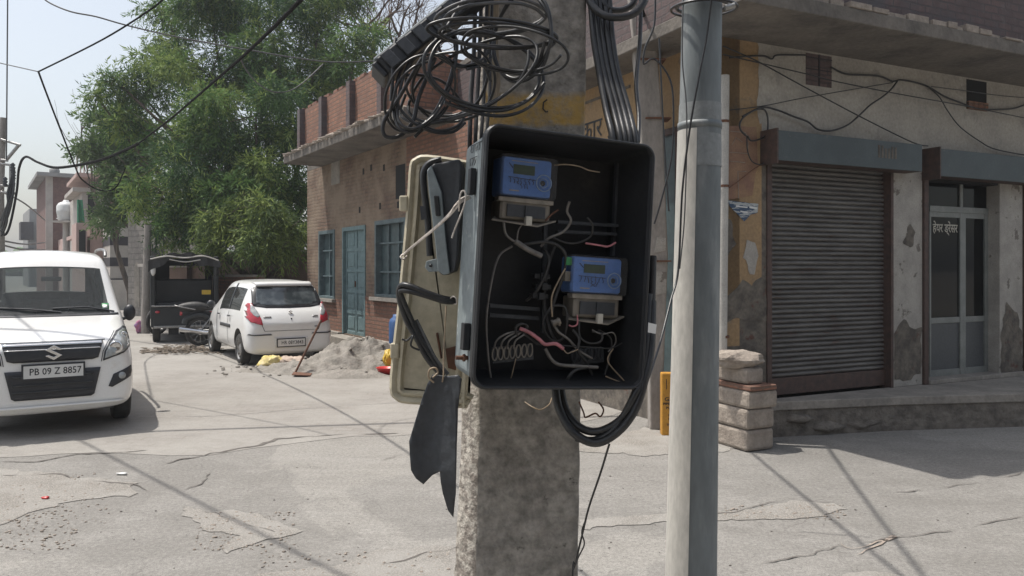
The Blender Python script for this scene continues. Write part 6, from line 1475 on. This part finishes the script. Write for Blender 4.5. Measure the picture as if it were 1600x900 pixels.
# white twisted wire tying the box
for k, (dx, dy) in enumerate(((0, 0), (2, 3), (-1, 5))):
    wire('tie_wire', ('upper strand', 'middle strand', 'lower strand')[k] + ' of white tie wire from the box side down to the cream lid', [(733 + dx, 306 + dy, 1.44), (722, 310 + dy, 1.42), (712 - dx, 320 + dy, 1.42), (702, 334 + dy * .7, 1.43), (680, 355 + dy * .5, 1.46), (655, 376 + dy * .4, 1.50), (636, 392 + dy * .3, 1.52), (630, 399, 1.54)], .0019, M['white_rope'], 'tie wire', 'white tie wires', k=5)
wire('tie_wire', 'knotted loop of white tie wire against the grey box side', [(717, 330, 1.42), (719, 305, 1.41), (724, 298, 1.41), (728, 306, 1.41), (724, 325, 1.41), (716, 345, 1.42), (710, 360, 1.43), (706, 372, 1.43)], .0017, M['white_rope'], 'tie wire', 'white tie wires')
wire('tie_wire', 'small curl of white tie wire at the edge of the cream lid', [(630, 397, 1.54), (626, 401, 1.53), (630, 405, 1.53), (636, 400, 1.54)], .0018, M['white_rope'], 'tie wire', 'white tie wires')
# black cable loop over the cream lid
for k, (o_, r_) in enumerate((((0, 0), .0062), ((8, 8), .0056))):
    dx, dy = o_
    wire('service_cable', ('outer', 'inner')[k] + ' thick black cable bent in a loop over the cream lid', [(712, 468 + dy * .4, 1.54), (695, 467 + dy * .5, 1.53), (665, 457 + dy * .6, 1.52), (640, 447 + dy, 1.52), (626, 447 + dy, 1.53), (624 + dx * .7, 465 + dy * .5, 1.54), (635 + dx, 500, 1.55), (652 + dx * .6, 530, 1.55), (668 + dx, 560, 1.55), (692, 588, 1.55)], r_, M['cable'], group='cables looped over the cream lid')
wire('service_cable', 'grey cable running down behind the loops to the dark sheet', [(650, 500, 1.56), (665, 530, 1.555), (680, 560, 1.55), (700, 585, 1.55)], .0045, M['cable_grey'], group='cables looped over the cream lid')
wire('tie_wire', 'white wire ring tied round the black cable end', [(704, 466, 1.53), (708, 463, 1.52), (713, 467, 1.52), (713, 475, 1.53), (706, 474, 1.54)], .0014, M['white_rope'], 'tie wire')
wire('tie_wire', 'brown thin wire hanging from the cable end to the dark sheet', [(697, 478, 1.52), (695, 520, 1.51), (693, 560, 1.50), (693, 585, 1.49), (691, 597, 1.49)], .0016, M['beige_wire'], 'tie wire')
wire('tie_wire', 'beige ring of wire through the corner of the dark sheet', [(678, 598, 1.49), (670, 590, 1.49), (671, 578, 1.49), (680, 575, 1.49), (684, 582, 1.49), (676, 590, 1.48)], .0019, M['beige_wire'], 'tie wire')
wire('tie_wire', 'thin dark clip wire on the black loop over the cream lid', [(628, 530, 1.53), (636, 532, 1.53), (645, 525, 1.52), (642, 540, 1.52), (655, 547, 1.53)], .0022, M['cable'], 'tie wire')
# hanging dark sheet
SH = [(676, 586), (700, 588), (716, 586), (722, 592), (716, 640), (714, 700), (712, 770), (709, 808), (700, 796), (692, 770), (688, 752), (687, 737), (676, 743), (662, 756), (650, 747), (642, 735), (640, 708), (640, 690), (648, 660), (660, 622), (668, 600)]
bm = bmesh.new(); bm.faces.new([bm.verts.new((x, y, 0)) for x, y in [(p[0] + random.uniform(-.8, .8), p[1] + random.uniform(-.8, .8)) for p in SH]])
for ax_i, lo, hi in ((0, 640, 722), (1, 586, 808)):
    q = lo + 5
    while q < hi:
        bmesh.ops.bisect_plane(bm, geom=bm.verts[:] + bm.edges[:] + bm.faces[:], plane_co=(q, 0, 0) if ax_i == 0 else (0, q, 0), plane_no=(1, 0, 0) if ax_i == 0 else (0, 1, 0)); q += 6
bmesh.ops.triangulate(bm, faces=bm.faces)
for v in bm.verts:
    x, y = v.co.x, v.co.y
    v.co = P(x, y, 1.48 + .010 * math.sin((x - 640) / 22) + .008 * math.sin((y - 580) / 60 + x / 50) + .002 * noise.noise(Vector((x / 9, y / 14, 0))) + .022 * max(0, (y - 735) / 75) ** 1.5)
bmesh.ops.recalc_face_normals(bm, faces=bm.faces)
me = bpy.data.meshes.new('broken_cover'); bm.to_mesh(me); bm.free(); me.materials.append(M['slate'])
for p_ in me.polygons: p_.use_smooth = True
o = bpy.data.objects.new('broken_cover', me); col.objects.link(o); s_ = o.modifiers.new('s', 'SOLIDIFY'); s_.thickness = .003; s_.offset = 0
tag(o, 'broken dark grey plastic sheet hanging from wire at the lower left of the box', 'plastic sheet')

# ------------------------------------------------------------------ long dark distribution box and cable tangle above
db = thing('distribution_box', 'long ribbed black cable junction box slanting up above the brick wall', 'junction box', tuple(P(600, 120, 1.5)))
YD = 1.50
a, c = P(596, 112, YD), P(800, -55, YD + .1); T = (c - a).normalized(); Sx = Vector((0, -1, 0)); S3 = T.cross(Sx).normalized(); Sx = S3.cross(T).normalized()
if S3.z < 0: S3 = -S3
def dpt(l, s, d): return a + T * l + S3 * s + Sx * d
Ld = (c - a).length
b = MB(); b.hexa(lambda x, y, z: dpt(x, z, y), 0, Ld, -.035, .03, -.022, .018); b.build('body', M['black_plastic'], db, bevel=.004)
b = MB()
for k in range(9): x = Ld * (k + .5) / 9; b.hexa(lambda p, y, z, x=x: dpt(x + p, z, y), -.012, .012, .0305, .036, -.020, .016)
b.build('lid_panel', M['slate'], db, bevel=.002)
b = MB(); b.hexa(lambda x, y, z: dpt(x, z, y), .0, Ld, -.02, .02, .0185, .024); b.build('top_strip', M['grey_paint'], db, bevel=.002)
b = MB(); b.hexa(lambda x, y, z: dpt(x, z, y), -.012, 0, -.03, .025, -.02, .016); b.build('end_cap', M['black_plastic'], db, bevel=.003)
TG = 'slack cables looped above the meter box'
def coil(label, ctr, rx, ry, rot, turns, r, seed, Y=1.5, dy=.06, drift=(0, 0), m='cable', wob=8, start=0):
    rnd = random.Random(seed); pts = []; n_ = int(turns * 12)
    for i in range(n_ + 1):
        a = start + 2 * math.pi * i / 12; k = i / n_
        f = 1 + .07 * math.sin(a * .37 + seed) + rnd.uniform(-.03, .03)
        x = rx * f * math.cos(a); y = ry * f * math.sin(a)
        X = ctr[0] + x * math.cos(rot) - y * math.sin(rot) + drift[0] * k + rnd.uniform(-1, 1) * wob * .2; Y_ = ctr[1] + x * math.sin(rot) + y * math.cos(rot) + drift[1] * k
        pts.append((X, Y_, Y + dy * math.sin(a + seed) + rnd.uniform(-.006, .006)))
    return wire('slack_cable', label, pts, r, M[m], group=TG, k=5)
coil('wide flat black cable loops nearest the camera at the top of the tangle', (770, 48), 96, 22, R(4), 2.1, 0.0035, 1, 1.44, .05, (8, 10))
coil('large round black cable loops in front of the concrete pole', (752, 105), 92, 62, R(14), 2.4, 0.0034, 2, 1.47, .06, (6, 10))
coil('narrow black cable loops hanging lowest towards the brick wall', (668, 122), 38, 88, R(22), 2.2, 0.0034, 3, 1.50, .05, (-8, 8))
coil('long oval cable loops sweeping from the junction box to the pole', (735, 128), 112, 48, R(-28), 1.6, 0.0032, 4, 1.50, .05, (0, -6))
coil('small black cable loops bunched at the top right of the tangle', (812, 58), 42, 68, R(10), 2.2, 0.0034, 5, 1.50, .05, (6, 0))
coil('medium black cable loops crossing the middle of the tangle', (700, 118), 64, 58, R(-10), 2.0, 0.0030, 6, 1.52, .04, (10, 20))
coil('grey sheened cable loops across the top of the tangle', (770, 22), 84, 28, R(-4), 2.0, 0.0034, 7, 1.46, .05, (0, 10), 'cable_grey')
coil('small tight loops of cable beside the junction box', (720, 60), 45, 42, R(0), 2.3, 0.0030, 8, 1.55, .04, (10, 5))
coil('thin springy black cable loops reaching furthest right over the concrete pole', (800, 75), 80, 34, R(8), 1.6, 0.0027, 12, 1.43, .04, (6, 6))
coil('loose thin cable loops hanging at the lower left of the tangle', (655, 140), 46, 66, R(34), 1.7, 0.0027, 14, 1.47, .04, (6, 12))
coil('deep hanging loop of black cable left of the pole', (672, 160), 62, 40, R(30), 1.3, 0.0032, 9, 1.50, .04, (0, 0))
wire('slack_cable', 'single cable dropping straight down left of the tangle with a cut end', [(618, 60, 1.5), (614, 90, 1.48), (613, 130, 1.47), (611, 158, 1.47)], .004, M['cable'], group=TG)
wire('slack_cable', 'long cable hanging to the lowest left point of the tangle', [(735, -20, 1.5), (700, 40, 1.47), (660, 90, 1.46), (625, 150, 1.46), (600, 190, 1.46), (602, 213, 1.46), (625, 212, 1.47), (645, 190, 1.48), (655, 150, 1.5), (680, 90, 1.5)], .0042, M['cable'], group=TG)
for k, x in enumerate((740, 749, 758, 766)):
    wire('service_cable', ('first', 'second', 'third', 'fourth')[k] + ' straight black cable from the left running down the left edge of the concrete pole', [(x + 8, -80, 1.64), (x + 3, 0, 1.63), (x, 90, 1.62), (x - 4 + k, 150, 1.60), (x - 6, 215, 1.57), (x - 6, 260, 1.60)], .0050 - .0005 * k, M['cable'], group='straight cables on the left of the concrete pole')
b = MB(); b.prism([P(x, y, 1.655) for x, y in ((757, -60), (782, -60), (778, 60), (782, 130), (772, 185), (762, 150), (760, 60))], (0, .02, 0)); tag(b.build('wood_batten', pm('split_wood', (.40, .33, .24), (.2, .16, .12), 18, stretch=(3, 3, .4), rough=.9), None, bevel=.003), 'pale split wooden batten tied to the left edge of the concrete pole', 'batten')
for k, (x0, x1, r_) in enumerate(((924, 957, .0075), (931, 968, .0070), (938, 976, .0065), (946, 984, .0070), (953, 992, .0060))):
    wire('service_cable', ('leftmost', 'second', 'middle', 'fourth', 'rightmost')[k] + ' of five thick black cables entering the box top right of the pole', [(x0 - 6, -60, 1.72), (x0, 10, 1.70), (x0 + 4, 60, 1.68), (x0 + 12, 110, 1.66), (x1 - 10, 170, 1.62), (x1, 212, 1.58), (x1 + 2, 240, 1.58)], r_, M['cable'], group='thick cables entering the box on the right')
wire('service_cable', 'black cable bight looping between the two poles at the top edge', [(915, -30, 1.7), (925, 8, 1.68), (950, 26, 1.66), (985, 24, 1.66), (1005, 4, 1.67), (1012, -30, 1.7)], .009, M['cable'])
wire('service_cable', 'second smaller black cable bight at the top edge', [(930, -30, 1.72), (945, 8, 1.7), (968, 16, 1.7), (990, 4, 1.7), (996, -30, 1.72)], .007, M['cable'])
wire('service_cable', 'thin black cable dropping beside the slimmer pole into the box', [(1002, -20, 1.75), (1000, 60, 1.72), (994, 130, 1.66), (998, 180, 1.62), (997, 222, 1.58)], .0045, M['cable'])
wire('service_cable', 'looping thin black wire between the slimmer pole and the steel pole', [(1024, -10, 3), (1022, 40, 3), (1008, 75, 3), (1006, 100, 3), (1022, 92, 3), (1045, 120, 3), (1052, 160, 3), (1050, 240, 3), (1034, 310, 3), (1022, 350, 3)], .004, M['cable'])
wire('service_cable', 'thin wire hanging straight from the slab beside the steel pole', [(1030, 60, 5), (1034, 150, 5), (1040, 260, 5), (1045, 330, 5)], .006, M['cable'])
# ------------------------------------------------------------------ trees
def leaves(name, clusters, n, L, W, mats, parent, seed, droop=.4, per=9, split=True):
    """clusters: (centre, radii) ellipsoids; leaf sprays of narrow leaflets on drooping twigs, kept towards the outside"""
    rng = np.random.default_rng(seed)
    rs = random.Random(seed + 77); sub_ = []
    for c, rr in clusters:
        for _ in range(11):
            d_ = Vector((rs.gauss(0, 1), rs.gauss(0, 1), rs.gauss(0, 1))).normalized() * rs.random() ** .35
            k_ = rs.uniform(.20, .42)
            sub_.append(((c[0] + d_.x * rr[0] * .9, c[1] + d_.y * rr[1] * .9, c[2] + d_.z * rr[2] * .95), (rr[0] * k_, rr[1] * k_, rr[2] * k_ * .75)))
    if split: clusters = sub_
    vol = np.array([c[1][0] * c[1][1] * c[1][2] for c in clusters]) ** (2 / 3); vol /= vol.sum()
    ns = n // per
    idx = rng.choice(len(clusters), ns, p=vol)
    C = np.array([c[0][:] for c in clusters])[idx]; Rr_ = np.array([c[1] for c in clusters])[idx]
    d = rng.normal(size=(ns, 3)); d /= np.linalg.norm(d, axis=1)[:, None]
    rad = rng.random(ns) ** .45
    pos = C + d * Rr_ * rad[:, None]
    out = d * .7 + rng.normal(size=(ns, 3)) * .45; out[:, 2] -= droop; out /= np.linalg.norm(out, axis=1)[:, None]
    tl = L * per * .30
    k = (np.arange(per) / per)[None, :, None]
    tw = pos[:, None, :] + out[:, None, :] * k * tl; tw[:, :, 2] -= droop * tl * (k[:, :, 0] ** 2) * .7
    tw = tw.reshape(-1, 3); m = len(tw)
    od = np.repeat(out, per, axis=0)
    sd = rng.normal(size=(m, 3)); sd -= (sd * od).sum(1)[:, None] * od; sd /= np.linalg.norm(sd, axis=1)[:, None]
    ld = od * .75 + sd * .7; ld[:, 2] -= .25 * droop; ld /= np.linalg.norm(ld, axis=1)[:, None]
    nn = rng.normal(size=(m, 3)); wv = np.cross(ld, nn); wv /= np.linalg.norm(wv, axis=1)[:, None]
    Ls = (L * rng.uniform(.6, 1.3, m))[:, None]; Ws = (W * rng.uniform(.7, 1.2, m))[:, None]
    v = np.stack([tw, tw + ld * Ls * .45 + wv * Ws, tw + ld * Ls, tw + ld * Ls * .45 - wv * Ws], axis=1).reshape(-1, 3)
    off = wloc.get(parent.name, Vector((0, 0, 0))); v = v - np.array(off[:])
    me = bpy.data.meshes.new(name); me.vertices.add(len(v)); me.vertices.foreach_set('co', v.astype(np.float32).ravel())
    me.loops.add(m * 4); me.loops.foreach_set('vertex_index', np.arange(m * 4, dtype=np.int32)); me.polygons.add(m)
    me.polygons.foreach_set('loop_start', np.arange(0, m * 4, 4, dtype=np.int32)); me.polygons.foreach_set('loop_total', np.full(m, 4, dtype=np.int32))
    for q in mats: me.materials.append(q)
    mi = np.repeat((idx * 7 + rng.integers(0, 3, ns) * (rng.random(ns) < .35)) % len(mats), per).astype(np.int32)
    me.update(calc_edges=True); me.polygons.foreach_set('material_index', mi); me.update()
    o = bpy.data.objects.new(name, me); col.objects.link(o); o.parent = parent; wloc[o.name] = off; return o
def limb(b, p, d, L, r, depth, rnd, tips, spread=.6, up=.15):
    pts = [Vector(p)]; d = Vector(d).normalized(); n_ = 5
    for i in range(n_):
        d = (d + Vector((rnd.uniform(-1, 1), rnd.uniform(-1, 1), rnd.uniform(-.6, 1) + up)) * .22).normalized(); pts.append(pts[-1] + d * L / n_)
    b.tube(pts, [r * (1 - .5 * i / n_) for i in range(n_ + 1)], 7 if r > .03 else 4)
    if depth == 0: tips.append(pts[-1]); return
    for _ in range(rnd.choice((2, 3, 3))):
        q = pts[rnd.randint(2, n_)]; nd = (d + Vector((rnd.uniform(-1, 1), rnd.uniform(-1, 1), rnd.uniform(-.5, .8))) * spread * 1.5).normalized()
        limb(b, q, nd, L * rnd.uniform(.6, .85), r * .52, depth - 1, rnd, tips, spread, up)
def tree(label, base, clusters, n, L, W, mats, seed, trunks, droop=.4, group=None, ltrunk=3.0, r=.16, aim=None):
    th = thing('tree', label, 'tree', tuple(base), group=group); rnd = random.Random(seed)
    for (off, d) in trunks:
        b = MB(); tips = []; limb(b, Vector(base) + Vector(off), d, ltrunk, r, 4, rnd, tips); b.build('trunk', M['bark'], th)
    b = MB()
    for c, rr in clusters[:40]:
        a = Vector(base) + Vector((0, 0, ltrunk * .8)); mid = a.lerp(Vector(c), .5) + Vector((rnd.uniform(-.5, .5), 0, rnd.uniform(-.2, .6)))
        b.tube(smoothpts([a, mid, Vector(c)], 4), [.09 * (1 - i / 9.5) + .012 for i in range(9)], 6)
        for _ in range(5): b.tube([Vector(c), Vector(c) + Vector((rnd.uniform(-1, 1) * rr[0], rnd.uniform(-1, 1) * rr[1], rnd.uniform(-1, 1) * rr[2]))], [.02, .005], 4)
    b.build('limbs', M['bark'], th)
    leaves('crown', clusters, n, L, W, mats, th, seed, droop)
    return th
def cl(px, py, Y, rx, ry=None, rz=None):
    s = Y / F; return (P(px, py, Y), (rx * s, (ry or rx * .8) * s, (rz or rx * .7) * s))
big = [cl(330, 120, 22, 95), cl(430, 60, 22.5, 110), cl(520, 120, 22.5, 70), cl(400, 180, 20.5, 100), cl(300, 230, 20.5, 90), cl(255, 300, 20.5, 60), cl(350, 300, 20, 90), cl(440, 290, 20.5, 60), cl(470, 190, 22, 70),
       cl(270, 90, 23, 55), cl(330, 20, 23, 70), cl(260, 20, 23.5, 35, 30, 25), cl(225, 150, 22, 50), cl(180, 125, 21.5, 32, 26, 20), cl(150, 150, 21.5, 26, 20, 14), cl(560, 60, 22, 45), cl(420, 355, 19.8, 60, 50, 35), cl(285, 355, 20.3, 55, 45, 32), cl(225, 300, 21.5, 42),
       cl(400, -20, 23, 100), cl(500, 10, 23, 70), cl(205, 190, 21.5, 45), cl(455, 350, 19.7, 35), cl(350, 240, 22, 110)]
tree('big feathery dark green tree filling the middle behind the parked vehicles', G(428, 512), big, 142000, .17, .0175, M['leaf'], 3,
     [((0, 0, 0), (.0, .1, 1)), ((-.55, .2, 0), (-.35, .1, 1)), ((-1.2, .3, 0), (-.5, .2, 1))], .45, ltrunk=2.4, r=.17)
low = [cl(350, 340, 18.6, 34, 34, 18), cl(415, 322, 18.4, 36, 30, 16), cl(400, 365, 18.2, 44, 30, 14), cl(455, 355, 18.6, 26, 24, 12), cl(330, 385, 18.5, 26, 20, 10), cl(380, 305, 18.8, 26, 24, 10), cl(440, 385, 18.3, 26, 20, 9)]
tree('low bright yellow green leafy tree in front of the big tree', G(405, 520), low, 9000, .19, .016, M['leaf_bright'], 8, [((0, 0, 0), (-.1, 0, 1))], .8, ltrunk=1.5, r=.06)
pale = [cl(165, 185, 28, 24, 20, 12), cl(205, 205, 28, 34, 30, 26), cl(160, 235, 28, 36, 30, 16), cl(195, 262, 28, 36, 30, 24), cl(215, 235, 28, 36), cl(180, 300, 28, 22, 20, 12), cl(190, 335, 28, 26, 22, 14), cl(165, 345, 29, 14)]
tree('pale fresh green tree further back at the left edge of the big tree', G(205, 488), pale, 16000, .22, .034, M['leaf_pale'], 12, [((0, 0, 0), (-.1, 0, 1))], .1, ltrunk=4, r=.12)
# bare tree at the top
bt_ = thing('bare_tree', 'leafless brown tree rising behind the brick house parapet', 'tree', tuple(Vector((P(600, 420, 24).x, 24, 0))))
rnd = random.Random(31); b = MB(); tips = []
p0 = Vector((P(600, 420, 24).x, 24, 0)); b.tube([p0, P(605, 200, 24), P(610, 110, 24)], [.2, .15, .12], 8); b.build('trunk', M['twig'], bt_)
b = MB()
for a in range(26):
    q = P(600 + rnd.uniform(-60, 60), 110 - rnd.uniform(0, 70), 24); limb(b, q, (rnd.uniform(-1, .9), rnd.uniform(-.4, .4), rnd.uniform(.0, 1)), 1.15, .045, 4, rnd, tips, .8, .0)
b.build('branches', M['twig'], bt_)
# dry shrub twigs by the yard wall
b = MB(); rnd = random.Random(40); q = G(365, 515)
for _ in range(12): limb(b, q + Vector((rnd.uniform(-.4, .9), rnd.uniform(-.2, .2), 0)), (rnd.uniform(-.5, .5), 0, 1), .8, .018, 2, rnd, [], .6)
tag(b.build('dry_shrub', M['twig']), 'dry leafless shrub beside the tree trunks behind the low brick wall', 'shrub')

# ------------------------------------------------------------------ left line pole with transformer gear
lp = thing('line_pole', 'far grey line pole at the left edge with crossarms and bunched cables', 'utility pole', tuple(Vector((P(3, 420, 22).x, 22, 0))))
b = MB(); b.tube([Vector((P(0, 420, 22).x, 22, 0)), P(1, 300, 22), P(5, 184, 22)], [.15, .09, .08], 12); b.build('shaft', M['concrete_far'], lp)
b = MB()
for q in (((2, 218), (32, 227)), ((30, 226), (10, 250)), ((2, 250), (12, 251)), ((2, 256), (18, 258)), ((17, 257), (17, 292)), ((2, 290), (17, 291)), ((2, 300), (26, 303))):
    b.tube([P(*q[0], 21.9), P(*q[1], 21.9)], .045, 4)
b.build('crossarm', M['steel'], lp)
for i, (x, y) in enumerate(((8, 284), (20, 262), (21, 274), (20, 286), (19, 296))): b = MB(); q = P(x, y, 21.8); b.lathe([(.02, -.14), (.07, -.08), (.035, -.04), (.075, 0), (.035, .04), (.07, .08), (.02, .14)], q, (0, 0, 1), 10); b.build('insulator', M['slate'], lp)
rnd = random.Random(15)
for i in range(7):
    x = 4 + i * 2.2; wire('hanging_cable', 'dark jumper cable bunched on the far left line pole', [(18 + rnd.uniform(-2, 5), 262 + i * 5, 21.8), (16 + rnd.uniform(-4, 4), 300 + i * 3, 21.7), (10 + rnd.uniform(-4, 4), 318 + i * 5, 21.7), (3 + rnd.uniform(-3, 3), 345 + i * 4, 21.8)], .028, M['cable'], group='jumper cables on the far left pole')
# ------------------------------------------------------------------ overhead wires
wire('overhead_cable', 'thick black cable slanting from the top edge down into the big tree', [(560, -90, 4.2), (470, 0, 5.5), (420, 50, 6.6), (375, 92, 8), (320, 140, 10), (265, 187, 12.5), (215, 225, 15)], .017, M['cable_far'], group='overhead wires')
wire('overhead_cable', 'black cable sagging from the tree to the far left line pole and drooping there', [(215, 225, 15), (190, 237, 16), (150, 252, 17), (90, 262, 18.5), (60, 254, 19.5), (40, 245, 20.5), (30, 262, 21), (26, 300, 21.4), (16, 350, 21.6), (8, 367, 21.7), (2, 360, 21.8)], .032, M['cable_far'], group='overhead wires')
wire('overhead_cable', 'thin wire from the top left corner across the sky and tree to the brick parapet', [(60, -12, 9), (75, 3, 9), (110, 18, 9), (150, 26, 9.1), (192, 38, 9.2), (250, 52, 9.4), (320, 66, 9.6), (400, 80, 9.8), (460, 90, 10), (520, 97, 10.2), (590, 95, 10.5)], .009, M['cable_grey'], group='overhead wires')
wire('overhead_cable', 'wire running from the top down left to the knot in the sky', [(262, -8, 8), (235, 15, 8.3), (160, 62, 9), (60, 112, 10)], .011, M['cable_far'], group='overhead wires')
wire('overhead_cable', 'wire dropping from the knot in the sky towards the pale tree', [(60, 112, 10), (80, 165, 11), (118, 262, 13), (130, 282, 14), (155, 297, 15), (180, 294, 15), (196, 262, 15)], .013, M['cable_far'], group='overhead wires')
wire('overhead_cable', 'faint wire from the left edge to the knot in the sky', [(-20, 94, 11), (20, 103, 10.5), (60, 112, 10)], .007, M['cable_grey'], group='overhead wires')
wire('overhead_cable', 'vertical thin wire near the left edge of the sky', [(12, -10, 12), (11, 120, 12), (10, 250, 12)], .010, M['cable_grey'], group='overhead wires')
wire('overhead_cable', 'thin looped wire hanging from the thick cable before the tree', [(376, 92, 8), (384, 108, 8.2), (400, 128, 8.4), (425, 143, 8.6), (452, 142, 8.8), (475, 128, 9), (505, 100, 9.2)], .007, M['cable_grey'], group='overhead wires')
for k, (y0, y1) in enumerate(((300, 330), (376, 379), (383, 390))):
    wire('overhead_cable', ('upper', 'middle', 'lowest')[k] + ' faint wire leaving the far left pole to the right', [(4, y0, 22), (40, (y0 + y1) / 2 + 4, 30), (70, y1 + 14 * (k == 0), 40)], .03, M['cable_grey'], group='overhead wires')
# long road-crossing lines overhead, out of the top of the frame; their shadows cross the road
def line(label, a, c, r, sag=.25):
    a, c = Vector(a), Vector(c); pts = []
    for i in range(9):
        k = i / 8; q = a.lerp(c, k); q.z -= sag * 4 * k * (1 - k); pts.append(q)
    return wire('overhead_line', label, pts, r, M['cable_far'], group='high lines over the road')
# walls: wires on the shop front
def ww(label, pts, r, w=.03, m='cable'):
    q = [RR.pp(x, y, p[2] if len(p) > 2 else w) for p in pts for x, y in [p[:2]]]
    return wire('wall_wire', label, q, r, M[m], 'wire', 'wires strung along the shop front')
ww('thick black wire draped above the roller shutter hood and rising to the right', [(1140, 90), (1190, 87), (1206, 92), (1215, 86), (1258, 86)], .009)
ww('black wire sagging from the left ventilator to the middle of the wall', [(1299, 105), (1320, 115), (1345, 117), (1375, 119), (1395, 127), (1410, 125), (1445, 133), (1475, 150), (1500, 160), (1530, 170), (1580, 170), (1605, 162)], .010)
ww('black cable loop hanging beside the hood end plate', [(1168, 212), (1175, 220), (1196, 212), (1200, 190), (1195, 172), (1180, 172), (1160, 185), (1156, 200), (1165, 212)], .009, .06)
ww('black cable swinging from the loop over the blue fascia', [(1160, 182), (1190, 168), (1215, 172), (1240, 182), (1262, 190), (1278, 202), (1300, 204), (1325, 195), (1345, 178), (1360, 164), (1378, 152), (1392, 140), (1402, 127)], .010, .06)
ww('thin black wire dropping from the loop to the shutter corner', [(1167, 212), (1168, 235), (1175, 252), (1188, 257), (1197, 252)], .006, .05)
ww('straight thin wire sloping down across the pale wall to the second hood', [(1130, 72), (1184, 96), (1250, 132), (1340, 180), (1425, 222), (1450, 228)], .007, .10)
ww('thin wire crossing the pale wall to the right edge', [(1130, 85), (1190, 99), (1258, 115), (1310, 128), (1400, 146), (1500, 164), (1605, 185)], .006, .08)
ww('thin wire rising from the drain pipe to the middle of the wall', [(1130, 173), (1190, 166), (1250, 154), (1330, 140), (1395, 129)], .005, .05)
ww('black wire falling from the middle of the wall to the second hood', [(1450, 135), (1468, 152), (1480, 172), (1500, 198), (1530, 220), (1555, 233), (1605, 243)], .007, .05)
ww('faint straight wire right of the middle of the wall', [(1455, 135), (1510, 142), (1560, 149), (1605, 153)], .005, .05, 'cable_grey')
ww('brown wire running from the drain pipe clamp up to the shutter corner', [(1134, 297), (1155, 282), (1178, 264), (1198, 252)], .006, .04, 'rust')
line('service line over the right of the road, nearer the shop corner', (.56, 8.6, 4.15), (.28, 1.0, 4.6), .017, .12)
line('service line over the right of the road, nearer the shutter', (1.45, 8.2, 4.2), (-.15, 2.0, 4.6), .017, .10)
line('service line slanting over the left of the road towards the camera', (-9.5, 11.2, 5.2), (-1.0, 2.7, 5.0), .017, .12)
line('bundled line crossing over the street ahead of the white hatchback', (-14, 6.9, 5.7), (1.5, 9.5, 5.6), .030, .12)
